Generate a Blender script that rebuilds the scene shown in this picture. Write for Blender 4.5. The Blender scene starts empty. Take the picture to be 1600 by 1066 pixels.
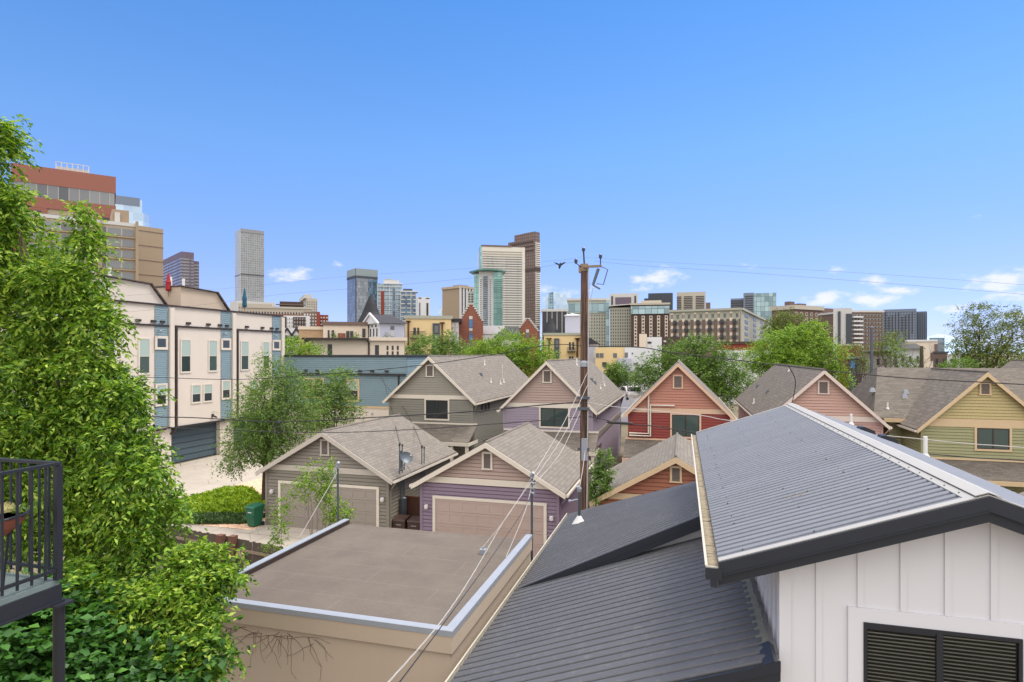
import bpy, math, random
import numpy as np
from mathutils import Vector, Matrix
random.seed(7)
R = math.radians
scene = bpy.context.scene
# ------------------------------------------------------------------ camera, world, sun, exposure
CAMH, HOR, FPX, TH = 8.7, 552.0, 940.0, R(15.8)
ST, CT = math.sin(TH), math.cos(TH)
cam_d = bpy.data.cameras.new('camera'); cam = bpy.data.objects.new('camera', cam_d)
scene.collection.objects.link(cam)
cam.location = (0, 0, CAMH); cam.rotation_euler = (R(90), 0, TH)
cam_d.sensor_width = 36; cam_d.lens = 36*FPX/1600
cam_d.shift_y = (HOR-533)/1600.0
cam_d.clip_start = 0.1; cam_d.clip_end = 60000
scene.camera = cam
SUN_EL, SUN_AZ = R(58), R(44)       # azimuth clockwise from +Y (the view runs roughly along +Y)
sdir = Vector((math.sin(SUN_AZ)*math.cos(SUN_EL), math.cos(SUN_AZ)*math.cos(SUN_EL), math.sin(SUN_EL)))
sl = bpy.data.lights.new('sun', 'SUN'); sl.energy = 1.45; sl.angle = R(20); sl.color = (1.0, 0.94, 0.86)
sun = bpy.data.objects.new('sun', sl); scene.collection.objects.link(sun)
sun.rotation_euler = (-sdir).to_track_quat('-Z', 'Y').to_euler()
world = bpy.data.worlds.new('World'); scene.world = world; world.use_nodes = True
wn, wl = world.node_tree.nodes, world.node_tree.links
wn.clear()
w_out = wn.new('ShaderNodeOutputWorld'); w_bg = wn.new('ShaderNodeBackground')
w_sky = wn.new('ShaderNodeTexSky'); w_sky.sky_type = 'NISHITA'; w_sky.sun_disc = False
w_sky.sun_elevation = SUN_EL; w_sky.sun_rotation = SUN_AZ
w_sky.altitude = 1600; w_sky.air_density = 1.0; w_sky.dust_density = 0.3; w_sky.ozone_density = 1.2
w_bg.inputs['Strength'].default_value = 0.15
def wmath(op, a=None, b=None, c=None):
    n = wn.new('ShaderNodeMath'); n.operation = op
    for i, v in enumerate((a, b, c)):
        if v is None: continue
        if hasattr(v, 'links') or hasattr(v, 'is_linked'): wl.new(v, n.inputs[i])
        else: n.inputs[i].default_value = v
    return n.outputs[0]
tc = wn.new('ShaderNodeTexCoord'); sep = wn.new('ShaderNodeSeparateXYZ'); wl.new(tc.outputs['Generated'], sep.inputs[0])
# clouds: noise-broken ellipses low over the horizon, in azimuth and elevation of the sky itself
az = wmath('ARCTAN2', sep.outputs[0], sep.outputs[1])
el = wmath('ARCSINE', sep.outputs[2])
nz = wn.new('ShaderNodeTexNoise'); nz.inputs['Scale'].default_value = 34; nz.inputs['Detail'].default_value = 7; nz.inputs['Roughness'].default_value = .6
mp = wn.new('ShaderNodeMapping'); mp.inputs['Scale'].default_value = (1, 1, 2.2); wl.new(tc.outputs['Generated'], mp.inputs[0]); wl.new(mp.outputs[0], nz.inputs['Vector'])
cl = None
for (px, py, rx, ry, k) in [(457,429,30,9,.9),(526,414,13,4,.35),(1028,434,34,13,.9),(1000,452,20,7,.5),(865,462,52,18,.45),(1293,467,34,12,.95),(1358,468,36,11,1.0),(1398,454,34,6,.8),
        (1372,438,18,7,.6),(1306,422,13,5,.5),(1565,440,48,17,1.0),(1570,462,50,14,.75),(1495,484,26,8,.7),(1585,495,40,14,.4),(1180,414,22,6,.18),(1532,345,9,6,.15)]:
    a0 = math.atan2((px-800)/FPX, 1.0) - TH; e0 = math.atan((HOR-py)/FPX*math.cos(a0+TH))
    dx = wmath('DIVIDE', wmath('SUBTRACT', az, a0), rx*1.2/FPX*math.cos(a0+TH)**2)
    dy = wmath('DIVIDE', wmath('SUBTRACT', el, e0), ry*1.2/FPX*math.cos(a0+TH))
    d = wmath('SQRT', wmath('ADD', wmath('MULTIPLY', dx, dx), wmath('MULTIPLY', dy, dy)))
    m = wmath('MULTIPLY', wmath('SUBTRACT', 1.25, d), k)
    cl = m if cl is None else wmath('MAXIMUM', cl, m)
cov = wmath('MULTIPLY_ADD', nz.outputs['Fac'], 2.9, -1.42)
cl = wmath('ADD', cl, cov)
rmp = wn.new('ShaderNodeMapRange'); rmp.interpolation_type = 'SMOOTHSTEP'
wl.new(cl, rmp.inputs[0]); rmp.inputs[1].default_value = .15; rmp.inputs[2].default_value = 1.15; rmp.inputs[3].default_value = 0; rmp.inputs[4].default_value = .8
hsv = wn.new('ShaderNodeHueSaturation'); hsv.inputs['Saturation'].default_value = 1.08; hsv.inputs['Hue'].default_value = .5
gam = wn.new('ShaderNodeGamma'); gam.inputs[1].default_value = .58; wl.new(w_sky.outputs[0], gam.inputs[0])
tint = wn.new('ShaderNodeMix'); tint.data_type = 'RGBA'; tint.blend_type = 'MULTIPLY'; tint.inputs[0].default_value = 1.0
wl.new(gam.outputs[0], tint.inputs[6]); tint.inputs[7].default_value = (.70, .93, 1.38, 1); 
skr = wn.new('ShaderNodeValToRGB'); wl.new(sep.outputs[2], skr.inputs[0]); e_ = skr.color_ramp.elements
for i_, (p_, c_) in enumerate([(.0, (.96,.80,.86,1)), (.11, (.93,.79,.86,1)), (.306, (.82,.88,.86,1)), (.5, (.63,.79,.86,1)), (.8, (.46,.7,.84,1))]):
    if i_ > 1: e_.new(p_)
    e_[min(i_, len(e_)-1)].position = p_
    e_[min(i_, len(e_)-1)].color = c_
tint2 = wn.new('ShaderNodeMix'); tint2.data_type = 'RGBA'; tint2.blend_type = 'MULTIPLY'; tint2.inputs[0].default_value = 1.0
wl.new(tint.outputs[2], tint2.inputs[6]); wl.new(skr.outputs[0], tint2.inputs[7]); wl.new(tint2.outputs[2], hsv.inputs['Color'])
wmx = wn.new('ShaderNodeMix'); wmx.data_type = 'RGBA'
wl.new(rmp.outputs[0], wmx.inputs[0]); wl.new(hsv.outputs[0], wmx.inputs[6]); wmx.inputs[7].default_value = (2.95, 2.95, 3.0, 1)
# added unseen cloud and haze overhead and behind the viewer, a neutral fill light
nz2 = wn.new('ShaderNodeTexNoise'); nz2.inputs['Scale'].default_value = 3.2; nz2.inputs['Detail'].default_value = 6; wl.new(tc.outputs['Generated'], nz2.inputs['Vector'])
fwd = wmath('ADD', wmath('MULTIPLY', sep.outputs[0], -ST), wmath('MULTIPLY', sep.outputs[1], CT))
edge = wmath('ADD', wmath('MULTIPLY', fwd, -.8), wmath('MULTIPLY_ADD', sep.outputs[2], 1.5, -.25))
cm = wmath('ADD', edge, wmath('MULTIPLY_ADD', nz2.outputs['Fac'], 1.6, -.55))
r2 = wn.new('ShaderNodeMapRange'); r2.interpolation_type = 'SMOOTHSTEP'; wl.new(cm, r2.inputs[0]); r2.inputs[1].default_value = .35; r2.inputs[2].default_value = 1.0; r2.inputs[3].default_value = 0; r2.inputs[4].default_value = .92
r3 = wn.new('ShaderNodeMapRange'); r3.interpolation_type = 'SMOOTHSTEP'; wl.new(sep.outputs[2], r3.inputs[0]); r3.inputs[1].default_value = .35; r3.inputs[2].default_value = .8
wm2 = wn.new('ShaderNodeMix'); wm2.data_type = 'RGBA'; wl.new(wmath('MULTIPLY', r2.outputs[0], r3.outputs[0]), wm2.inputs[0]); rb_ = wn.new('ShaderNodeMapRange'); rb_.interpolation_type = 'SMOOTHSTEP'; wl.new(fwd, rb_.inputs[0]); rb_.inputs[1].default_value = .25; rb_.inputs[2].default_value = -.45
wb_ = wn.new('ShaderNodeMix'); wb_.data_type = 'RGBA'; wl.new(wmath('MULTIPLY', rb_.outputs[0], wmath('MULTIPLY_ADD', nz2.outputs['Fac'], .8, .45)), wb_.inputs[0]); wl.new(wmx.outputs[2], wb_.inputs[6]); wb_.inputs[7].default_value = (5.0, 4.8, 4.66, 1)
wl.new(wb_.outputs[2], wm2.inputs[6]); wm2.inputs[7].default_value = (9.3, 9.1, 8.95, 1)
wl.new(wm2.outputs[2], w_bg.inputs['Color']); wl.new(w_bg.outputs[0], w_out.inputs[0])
scene.view_settings.view_transform = 'Standard'; scene.view_settings.look = 'None'
scene.view_settings.exposure = 1.2; scene.view_settings.gamma = 1.0
scene.render.resolution_x = 1024; scene.render.resolution_y = 682

# ------------------------------------------------------------------ pixel <-> world helpers (design-time survey of the photograph)
def ray(px, py):
    r = (px-800)/FPX; u = (HOR-py)/FPX
    return Vector((-ST+r*CT, CT+r*ST, u))
CAM = Vector((0, 0, CAMH))
def atY(px, py, Y): d = ray(px, py); return CAM + d*(Y/d[1])
def atX(px, py, X): d = ray(px, py); return CAM + d*(X/d[0])
def atZ(px, py, Z): d = ray(px, py); return CAM + d*((Z-CAMH)/d[2])
def atF(px, py, f): return CAM + ray(px, py)*f

# ------------------------------------------------------------------ object helpers
class Acc(object): pass
def tag(o, label=None, cat=None, group=None, kind=None):
    if label: o['label'] = label
    if cat: o['category'] = cat
    if group: o['group'] = group
    if kind: o['kind'] = kind
    return o
def empty(name, loc=(0,0,0), rz=0.0, label=None, cat=None, group=None):
    o = bpy.data.objects.new(name, None); scene.collection.objects.link(o)
    o.empty_display_size = .2
    o.location = loc; o.rotation_euler = (0, 0, rz)
    return tag(o, label, cat, group)
def origin(o):
    v = Vector((0, 0, 0))
    while o is not None:
        v = v + Vector(o.location); o = o.parent
    return v
class MB:
    def __init__(s): s.v = []; s.f = []; s.mi = []; s.cur = 0
    def add(s, vs, fs):
        n = len(s.v); s.v += [tuple(p) for p in vs]; s.f += [tuple(i+n for i in f) for f in fs]; s.mi += [s.cur]*len(fs)
        return s
    def box(s, x0, x1, y0, y1, z0, z1):
        return s.add([(x0,y0,z0),(x1,y0,z0),(x1,y1,z0),(x0,y1,z0),(x0,y0,z1),(x1,y0,z1),(x1,y1,z1),(x0,y1,z1)],
            [(0,3,2,1),(4,5,6,7),(0,1,5,4),(1,2,6,5),(2,3,7,6),(3,0,4,7)])
    def beam(s, a, b, w, h, up=(0,0,1)):
        a = Vector(a); b = Vector(b); d = (b-a)
        if d.length < 1e-6: return s
        d.normalize(); up = Vector(up)
        sd = d.cross(up)
        if sd.length < 1e-4: sd = d.cross(Vector((0,1,0)))
        sd.normalize(); u = sd.cross(d).normalized()
        sd = sd*w/2; u = u*h/2
        vs = [a-sd-u, a+sd-u, a+sd+u, a-sd+u, b-sd-u, b+sd-u, b+sd+u, b-sd+u]
        return s.add(vs, [(0,1,2,3),(7,6,5,4),(0,4,5,1),(1,5,6,2),(2,6,7,3),(3,7,4,0)])
    def tube(s, pts, r, n=8, cap=True):
        pts = [Vector(p) for p in pts]; rs = r if isinstance(r, (list, tuple)) else [r]*len(pts)
        base = len(s.v); prev = None
        for i, p in enumerate(pts):
            d = (pts[min(i+1, len(pts)-1)] - pts[max(i-1, 0)])
            if d.length < 1e-9: d = Vector((0,0,1))
            d.normalize()
            ref = prev if prev is not None else (Vector((1,0,0)) if abs(d.x) < .9 else Vector((0,1,0)))
            a = (ref - d*ref.dot(d))
            if a.length < 1e-6: a = d.orthogonal()
            a.normalize(); prev = a; b = d.cross(a)
            for k in range(n):
                t = 2*math.pi*k/n
                s.v.append(tuple(p + (a*math.cos(t) + b*math.sin(t))*rs[i]))
        fs = []
        for i in range(len(pts)-1):
            for k in range(n):
                q = base+i*n; fs.append((q+k, q+(k+1)%n, q+n+(k+1)%n, q+n+k))
        if cap:
            fs.append(tuple(base+k for k in reversed(range(n)))); q = base+(len(pts)-1)*n; fs.append(tuple(q+k for k in range(n)))
        s.f += fs; s.mi += [s.cur]*len(fs)
        return s
    def cyl(s, x, y, z0, z1, r, n=12): return s.tube([(x,y,z0),(x,y,z1)], r, n)
    def ball(s, c, r, n=10, sz=1.0):
        m = max(4, n//2); pts = []; rs = []
        for i in range(m+1):
            t = math.pi*i/m; pts.append((c[0], c[1], c[2]-math.cos(t)*r*sz)); rs.append(max(1e-4, math.sin(t)*r))
        return s.tube(pts, rs, n)
    def prism(s, poly, d):
        d = Vector(d); n = len(poly); a = [Vector(p) for p in poly]
        nr = Vector((0,0,0))
        for i in range(n): nr += a[i].cross(a[(i+1)%n])
        if nr.dot(d) < 0: a.reverse()
        return s.add(a + [p+d for p in a], [tuple(reversed(range(n))), tuple(range(n, 2*n))] + [(i, (i+1)%n, n+(i+1)%n, n+i) for i in range(n)])
    def quad(s, *p): return s.add(p, [tuple(range(len(p)))])
    def build(s, name, mat, parent=None, smooth=False, world=True, **kw):
        me = bpy.data.meshes.new(name)
        off = origin(parent) if (world and parent is not None) else Vector((0,0,0))
        ctr = Vector((0,0,0))
        if parent is None and world and s.v:
            xs = np.array(s.v); ctr = Vector((float(xs[:,0].mean()), float(xs[:,1].mean()), float(xs[:,2].min()))); off = ctr
        me.from_pydata([(p[0]-off.x, p[1]-off.y, p[2]-off.z) for p in s.v], [], s.f)
        mats = mat if isinstance(mat, (list, tuple)) else [mat]
        for m in mats: me.materials.append(m)
        if len(mats) > 1: me.polygons.foreach_set('material_index', s.mi)
        if smooth: me.polygons.foreach_set('use_smooth', [True]*len(me.polygons))
        me.update()
        o = bpy.data.objects.new(name, me); scene.collection.objects.link(o)
        o.location = ctr if parent is None else (0,0,0)
        if parent is not None: o.parent = parent
        return tag(o, **kw)
def kids(o): return list(o.children)
def copy_tree(o, parent=None, loc=None, rz=None, **kw):
    c = o.copy(); scene.collection.objects.link(c)
    if parent is not None: c.parent = parent
    if loc is not None: c.location = loc
    if rz is not None: c.rotation_euler = (0, 0, rz)
    for ch in kids(o): copy_tree(ch, c)
    return tag(c, **kw)

# ------------------------------------------------------------------ materials
def lin(c):
    c = c/255.0
    return c/12.92 if c <= .04045 else ((c+.055)/1.055)**2.4
def rgb(r, g, b, k=1.0):
    c = [lin(r)*k, lin(g)*k, lin(b)*k]; l = .3*c[0]+.59*c[1]+.11*c[2]
    return tuple(min(.82, v*.88+l*.12) for v in c)+(1,)
class NT:
    def __init__(s, name):
        s.m = bpy.data.materials.new(name); s.m.use_nodes = True
        s.n = s.m.node_tree.nodes; s.l = s.m.node_tree.links
        s.b = s.n['Principled BSDF']
    def new(s, t, **kw):
        n = s.n.new(t)
        for k, v in kw.items(): setattr(n, k, v)
        return n
    def link(s, a, b): s.l.new(a, b)
    def coord(s, scale=(1,1,1), swap=None, rot=(0,0,0)):
        t = s.new('ShaderNodeTexCoord'); o = t.outputs['Object']
        if swap:
            sp = s.new('ShaderNodeSeparateXYZ'); s.link(o, sp.inputs[0]); cb = s.new('ShaderNodeCombineXYZ')
            for i, ax in enumerate(swap): s.link(sp.outputs['XYZ'.index(ax)], cb.inputs[i])
            o = cb.outputs[0]
        mp = s.new('ShaderNodeMapping'); mp.inputs['Scale'].default_value = scale; mp.inputs['Rotation'].default_value = rot
        s.link(o, mp.inputs[0]); return mp.outputs[0]
    def noise(s, scale, detail=4, rough=.55, vec=None):
        n = s.new('ShaderNodeTexNoise'); n.inputs['Scale'].default_value = scale; n.inputs['Detail'].default_value = detail; n.inputs['Roughness'].default_value = rough
        s.link(vec if vec is not None else s.coord(), n.inputs['Vector']); return n.outputs['Fac']
    def ramp(s, fac, stops):
        n = s.new('ShaderNodeValToRGB'); e = n.color_ramp.elements
        while len(e) < len(stops): e.new(.5)
        for i, (p, c) in enumerate(stops): e[i].position = p; e[i].color = c
        s.link(fac, n.inputs[0]); return n.outputs[0]
    def mix(s, fac, a, b, mode='MIX'):
        n = s.new('ShaderNodeMix'); n.data_type = 'RGBA'; n.blend_type = mode
        for i, v in ((0, fac), (6, a), (7, b)):
            if isinstance(v, (int, float, tuple)): n.inputs[i].default_value = v
            else: s.link(v, n.inputs[i])
        return n.outputs[2]
    def math(s, op, a, b=0.0):
        n = s.new('ShaderNodeMath', operation=op)
        for i, v in ((0, a), (1, b)):
            if isinstance(v, (int, float)): n.inputs[i].default_value = v
            else: s.link(v, n.inputs[i])
        return n.outputs[0]
    def bump(s, h, strength=.3, dist=.02):
        n = s.new('ShaderNodeBump'); n.inputs['Strength'].default_value = strength; n.inputs['Distance'].default_value = dist
        s.link(h, n.inputs['Height']); s.link(n.outputs[0], s.b.inputs['Normal']); return n
    def base(s, c):
        if isinstance(c, tuple): s.b.inputs['Base Color'].default_value = c
        else: s.link(c, s.b.inputs['Base Color'])
    def set(s, rough=None, metal=None, spec=None):
        if rough is not None: s.b.inputs['Roughness'].default_value = rough
        if metal is not None: s.b.inputs['Metallic'].default_value = metal
        if spec is not None: s.b.inputs['Specular IOR Level'].default_value = spec
def sc(c, k): return (min(.9, c[0]*k), min(.9, c[1]*k), min(.9, c[2]*k), 1)
def paint(name, col, rough=.6, var=.08, nscale=1.5, metal=0.0, bump=.0, bscale=60, spec=.4, streak=False):
    t = NT(name); v = t.coord((1,1,.25) if streak else (1,1,1))
    a = t.noise(nscale, 6, .6, v); c = t.mix(a, sc(col, 1-var*1.6), sc(col, 1+var*1.4))
    b = t.noise(nscale*9, 3, .6, v); c = t.mix(t.math('MULTIPLY', b, .5), c, sc(col, 1-var), 'MIX')
    t.base(c); t.set(rough, metal, spec)
    if bump: t.bump(t.noise(bscale, 3), bump, .01)
    return t.m
def glass(name, tint=(.02,.025,.03,1), rough=.06, var=.6, spec=.8, streaks=None):
    t = NT(name); oi = t.new('ShaderNodeObjectInfo'); gi = t.new('ShaderNodeNewGeometry')
    r = t.math('FRACT', t.math('ADD', oi.outputs['Random'], gi.outputs['Random Per Island']))
    c = t.mix(r, sc(tint, 1-var*.7), sc(tint, 1+var*2.2)); t.base(c); t.set(rough, 0, spec)
    n = t.noise(2.5, 2); t.bump(n, .04, .02)
    return t.m
def cellglass(name, tint, tint2, cell, line=None, lw=.06, rough=.12, spec=.9, metal=0.0, swap=None, bands=False):
    """curtain-wall glass: each pane its own tone, thin mullions in the pane grid; cell = (w, h) metres"""
    t = NT(name); tc_ = t.new('ShaderNodeTexCoord'); sp = t.new('ShaderNodeSeparateXYZ'); t.link(tc_.outputs['Object'], sp.inputs[0])
    u = t.math('DIVIDE', t.math('ADD', sp.outputs[0], sp.outputs[1]), cell[0]); v = t.math('DIVIDE', sp.outputs[2], cell[1])
    cb = t.new('ShaderNodeCombineXYZ'); t.link(t.math('FLOOR', u), cb.inputs[0]); t.link(t.math('FLOOR', v), cb.inputs[1])
    wn_ = t.new('ShaderNodeTexWhiteNoise'); wn_.noise_dimensions = '3D'; t.link(cb.outputs[0], wn_.inputs['Vector'])
    c = t.mix(wn_.outputs['Value'], tint, tint2)
    if line is not None:
        e = t.math('MINIMUM', t.math('FRACT', u), t.math('FRACT', v)); e = t.math('LESS_THAN', e, lw); c = t.mix(e, c, line)
    t.base(c); t.set(rough, metal, spec); return t.m
def shingle(name, col, col2, swap, sx=1.0, sy=1.0):
    t = NT(name); v = t.coord((1,1,1), swap)
    br = t.new('ShaderNodeTexBrick'); t.link(v, br.inputs['Vector'])
    br.inputs['Scale'].default_value = 1.0; br.offset = .5; br.inputs['Brick Width'].default_value = .36*sx; br.inputs['Row Height'].default_value = .16*sy
    br.inputs['Mortar Size'].default_value = .014; br.inputs['Mortar Smooth'].default_value = .25
    br.inputs['Color1'].default_value = col; br.inputs['Color2'].default_value = col2; br.inputs['Mortar'].default_value = sc(col, .38)
    n = t.noise(.9, 4); c = t.mix(t.math('MULTIPLY', n, .55), br.outputs['Color'], sc(col2, .8)); n2 = t.noise(45, 3)
    c = t.mix(t.math('MULTIPLY', n2, .35), c, sc(col, 1.35)); t.base(c); t.set(.9, 0, .2)
    t.bump(t.math('ADD', br.outputs['Fac'], t.math('MULTIPLY', n2, -.4)), -.6, .012); return t.m
def bricks(name, c1, c2, mortar, swap='XZY', w=.22, h=.075, ms=.01, rough=.85):
    t = NT(name); tc_ = t.new('ShaderNodeTexCoord'); sp = t.new('ShaderNodeSeparateXYZ'); t.link(tc_.outputs['Object'], sp.inputs[0])
    cb = t.new('ShaderNodeCombineXYZ'); t.link(t.math('ADD', sp.outputs[0], sp.outputs[1]), cb.inputs[0]); t.link(sp.outputs[2], cb.inputs[1])
    br = t.new('ShaderNodeTexBrick'); t.link(cb.outputs[0], br.inputs['Vector']); br.inputs['Scale'].default_value = 1
    br.inputs['Brick Width'].default_value = w; br.inputs['Row Height'].default_value = h; br.inputs['Mortar Size'].default_value = ms
    br.inputs['Color1'].default_value = c1; br.inputs['Color2'].default_value = c2; br.inputs['Mortar'].default_value = mortar
    c = t.mix(t.math('MULTIPLY', t.noise(.3, 4), .5), br.outputs['Color'], sc(c1, .8)); t.base(c); t.set(rough, 0, .2); return t.m
def leafmat(name, dark, light, tip, trans=.35, rough=.5):
    t = NT(name); gi = t.new('ShaderNodeNewGeometry'); r = gi.outputs['Random Per Island']
    n = t.noise(.55, 3)
    c = t.ramp(t.math('ADD', t.math('MULTIPLY', r, .65), t.math('MULTIPLY', n, .4)), [(.2, dark), (.6, light), (.96, tip)])
    t.base(c); t.set(rough, 0, .35)
    tr = t.new('ShaderNodeBsdfTranslucent'); t.link(t.mix(1.0, c, (1.0, 1.0, .4, 1), 'MULTIPLY'), tr.inputs['Color'])
    ms = t.new('ShaderNodeMixShader'); ms.inputs[0].default_value = trans
    out = t.n['Material Output']; t.link(t.b.outputs[0], ms.inputs[1]); t.link(tr.outputs[0], ms.inputs[2]); t.link(ms.outputs[0], out.inputs[0])
    return t.m
M = {}
def MP(k, col, *a, **kw):
    if k.startswith('siding_') or k == 'stucco_tan': col = sc(col, 1.13)
    M[k] = paint(k, col, *a, **kw); return M[k]
K = 0.8
MP('trim_white', rgb(226,214,196,K), .55, .05); MP('trim_grey', rgb(196,186,172,K), .55, .05)
MP('trim_tan', rgb(216,186,142,K), .6, .06); MP('trim_peach', rgb(224,184,152,K), .6, .05); MP('trim_pinkish', rgb(222,202,190,K), .6, .05)
MP('siding_gray_low', rgb(132,128,116,K), .65, .07); MP('siding_gray_up', rgb(150,143,128,K), .65, .06)
MP('siding_ggar', rgb(130,122,108,K), .65, .07); MP('siding_ggar_up', rgb(137,128,116,K), .65, .06)
MP('siding_purple', rgb(132,112,130,K), .65, .07); MP('siding_purple_up', rgb(174,148,136,K), .65, .06)
MP('siding_lilac', rgb(152,138,152,K), .65, .07)
MP('siding_red', rgb(140,52,42,K), .65, .07); MP('siding_red_up', rgb(184,122,100,K), .65, .06)
MP('siding_rust', rgb(160,96,66,K), .65, .07)
MP('siding_pink', rgb(190,150,134,K), .65, .06); MP('siding_rose', rgb(180,140,130,K), .65, .06)
MP('siding_green', rgb(150,148,104,K), .65, .07); MP('siding_mustard', rgb(182,164,108,K), .65, .06)
MP('garage_door_grey', rgb(158,146,134,K), .55, .05); MP('garage_door_pink', rgb(184,160,148,K), .55, .05)
MP('siding_teal', rgb(120,146,156,K), .65, .09, 1.0); MP('stucco_cream', rgb(224,210,194,K), .9, .05, .6, bump=.2)
MP('stucco_cream_far', rgb(222,200,176,K), .9, .05, .3)
MP('stucco_tan', rgb(184,164,142,K), .9, .09, .5, bump=.25, streak=True); MP('stucco_yellow', rgb(214,186,140,K), .9, .09, .5, bump=.25, streak=True)
MP('teal_door', rgb(76,94,104,K), .6, .06); MP('dark_trim', rgb(48,48,50,K), .5, .08); MP('dark_brown', rgb(62,50,46,K), .5, .08)
MP('black_metal', rgb(40,42,50,K), .4, .12, 6); MP('fascia_dark', rgb(40,44,54,K), .45, .08, 2)
MP('galv', rgb(162,167,176,K), .5, .1, 3, metal=.2, spec=.5); MP('galv_dark', rgb(96,104,112,K), .45, .1, 3, metal=.4)
MP('pipe_white', rgb(232,230,226,K), .5, .04)
def concrete_mat():
    t = NT('concrete'); a = t.noise(.35, 7, .65); c = t.mix(a, rgb(150,138,124,K), rgb(196,184,168,K)); st = t.ramp(t.noise(1.3, 6, .7), [(.56, (0,0,0,1)), (.7, (1,1,1,1))]); c = t.mix(t.math('MULTIPLY', st, .35), c, rgb(120,110,100,K))
    br = t.new('ShaderNodeTexBrick'); t.link(t.coord(), br.inputs['Vector']); br.offset = 0; br.inputs['Scale'].default_value = 1; br.inputs['Brick Width'].default_value = 3.0; br.inputs['Row Height'].default_value = 2.6; br.inputs['Mortar Size'].default_value = .018
    c = t.mix(t.math('MULTIPLY', br.outputs['Fac'], .6), c, rgb(96,88,80,K)); v = t.new('ShaderNodeTexVoronoi', feature='DISTANCE_TO_EDGE'); v.inputs['Scale'].default_value = .3; t.link(t.coord(), v.inputs['Vector'])
    c = t.mix(t.math('MULTIPLY', t.math('LESS_THAN', v.outputs['Distance'], .004), .5), c, rgb(80,74,68,K)); t.base(c); t.set(.92); t.bump(t.noise(25, 3), .3, .01); return t.m
M['concrete'] = concrete_mat()
MP('asphalt', rgb(150,143,134,K), .95, .12, .3, bump=.3, bscale=30); MP('soil', rgb(120,108,84,K), .95, .2, .5, bump=.5, bscale=8)
MP('wood_brown', rgb(112,72,52,K), .75, .18, 3, streak=True); MP('wood_dark', rgb(92,78,66,K), .85, .22, 4, streak=True); MP('wood_rail', rgb(150,126,104,K), .85, .15, 4)
MP('bark', rgb(96,80,66,K), .95, .25, 5, bump=.8, bscale=25); MP('bark_light', rgb(140,124,104,K), .95, .2, 5)
MP('bin_green', rgb(14,104,72,K), .45, .1, 2); MP('cart_brown', rgb(74,50,40,K), .55, .12, 2)
MP('lamp_white', rgb(222,214,212,K), .5, .05); MP('terracotta', rgb(170,92,64,K), .8, .12, 8)
MP('deck_grid', rgb(112,128,124,K), .7, .15, 8); MP('umb_red', rgb(170,24,30,K), .8, .1); MP('umb_blue', rgb(10,92,120,K), .8, .1)
MP('cable', rgb(44,42,42,K), .6, .05); MP('cable_far', rgb(120,124,132,K), .6, .05); MP('louvre', rgb(128,114,104,K), .7, .08); MP('cable_light', rgb(190,184,178,K), .5, .05); MP('insulator', rgb(50,46,56,K), .25, .1)
MP('blind_pale', rgb(170,190,180,K), .6, .05, .8)
M['glass_dark'] = glass('glass_dark', (.018,.02,.022,1), .07, .5)
M['glass_green'] = glass('glass_green', (.03,.045,.042,1), .08, .4)
M['glass_far'] = glass('glass_far', (.035,.045,.055,1), .15, .8)
SH1, SH2 = rgb(139,130,120,K), rgb(114,106,97,K)
M['shingle'] = shingle('shingle', SH1, SH2, 'YXZ'); M['shingle_x'] = shingle('shingle_x', SH1, SH2, 'XYZ')
M['shingle_dark'] = shingle('shingle_dark', rgb(128,117,105,K), rgb(94,86,79,K), 'YXZ')
M['shingle_dark_x'] = shingle('shingle_dark_x', rgb(124,114,103,K), rgb(92,84,77,K), 'XYZ')
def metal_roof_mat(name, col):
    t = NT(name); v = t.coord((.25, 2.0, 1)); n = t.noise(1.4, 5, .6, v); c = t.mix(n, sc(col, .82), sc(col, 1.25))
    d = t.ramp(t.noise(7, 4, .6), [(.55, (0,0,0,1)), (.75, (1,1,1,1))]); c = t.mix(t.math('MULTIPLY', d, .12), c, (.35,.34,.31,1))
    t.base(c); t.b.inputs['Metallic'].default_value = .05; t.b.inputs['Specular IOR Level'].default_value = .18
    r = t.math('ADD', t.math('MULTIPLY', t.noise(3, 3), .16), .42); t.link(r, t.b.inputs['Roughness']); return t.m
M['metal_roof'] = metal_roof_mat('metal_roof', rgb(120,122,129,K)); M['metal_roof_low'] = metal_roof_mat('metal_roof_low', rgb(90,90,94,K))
MP('ridge_metal', rgb(172,168,162,K), .6, .06, 2, metal=.1); MP('board_white', rgb(224,222,226,K), .6, .04, .8, streak=True)
MP('gutter_debris', rgb(150,136,112,K), .95, .35, 14, bump=.8, bscale=30); MP('gutter_cream', rgb(190,182,164,K), .5, .08, 3)
M['leaf_near'] = leafmat('leaf_near', (.035,.1,.012,1), (.185,.345,.025,1), (.56,.66,.12,1), .44)
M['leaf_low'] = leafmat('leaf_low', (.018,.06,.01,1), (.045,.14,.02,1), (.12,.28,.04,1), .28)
M['leaf_mid'] = leafmat('leaf_mid', (.06,.12,.03,1), (.16,.27,.055,1), (.33,.42,.11,1), .35)
M['leaf_bright'] = leafmat('leaf_bright', (.07,.16,.02,1), (.22,.36,.035,1), (.4,.52,.08,1), .4)
M['leaf_dark'] = leafmat('leaf_dark', (.05,.11,.02,1), (.13,.23,.035,1), (.25,.36,.07,1), .36)
M['leaf_olive'] = leafmat('leaf_olive', (.06,.1,.022,1), (.16,.21,.045,1), (.3,.3,.08,1), .3)
M['juniper'] = leafmat('juniper', (.09,.17,.01,1), (.27,.4,.015,1), (.45,.56,.03,1), .3)
M['juniper_dark'] = leafmat('juniper_dark', (.03,.07,.02,1), (.07,.13,.04,1), (.12,.2,.06,1), .2)
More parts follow.
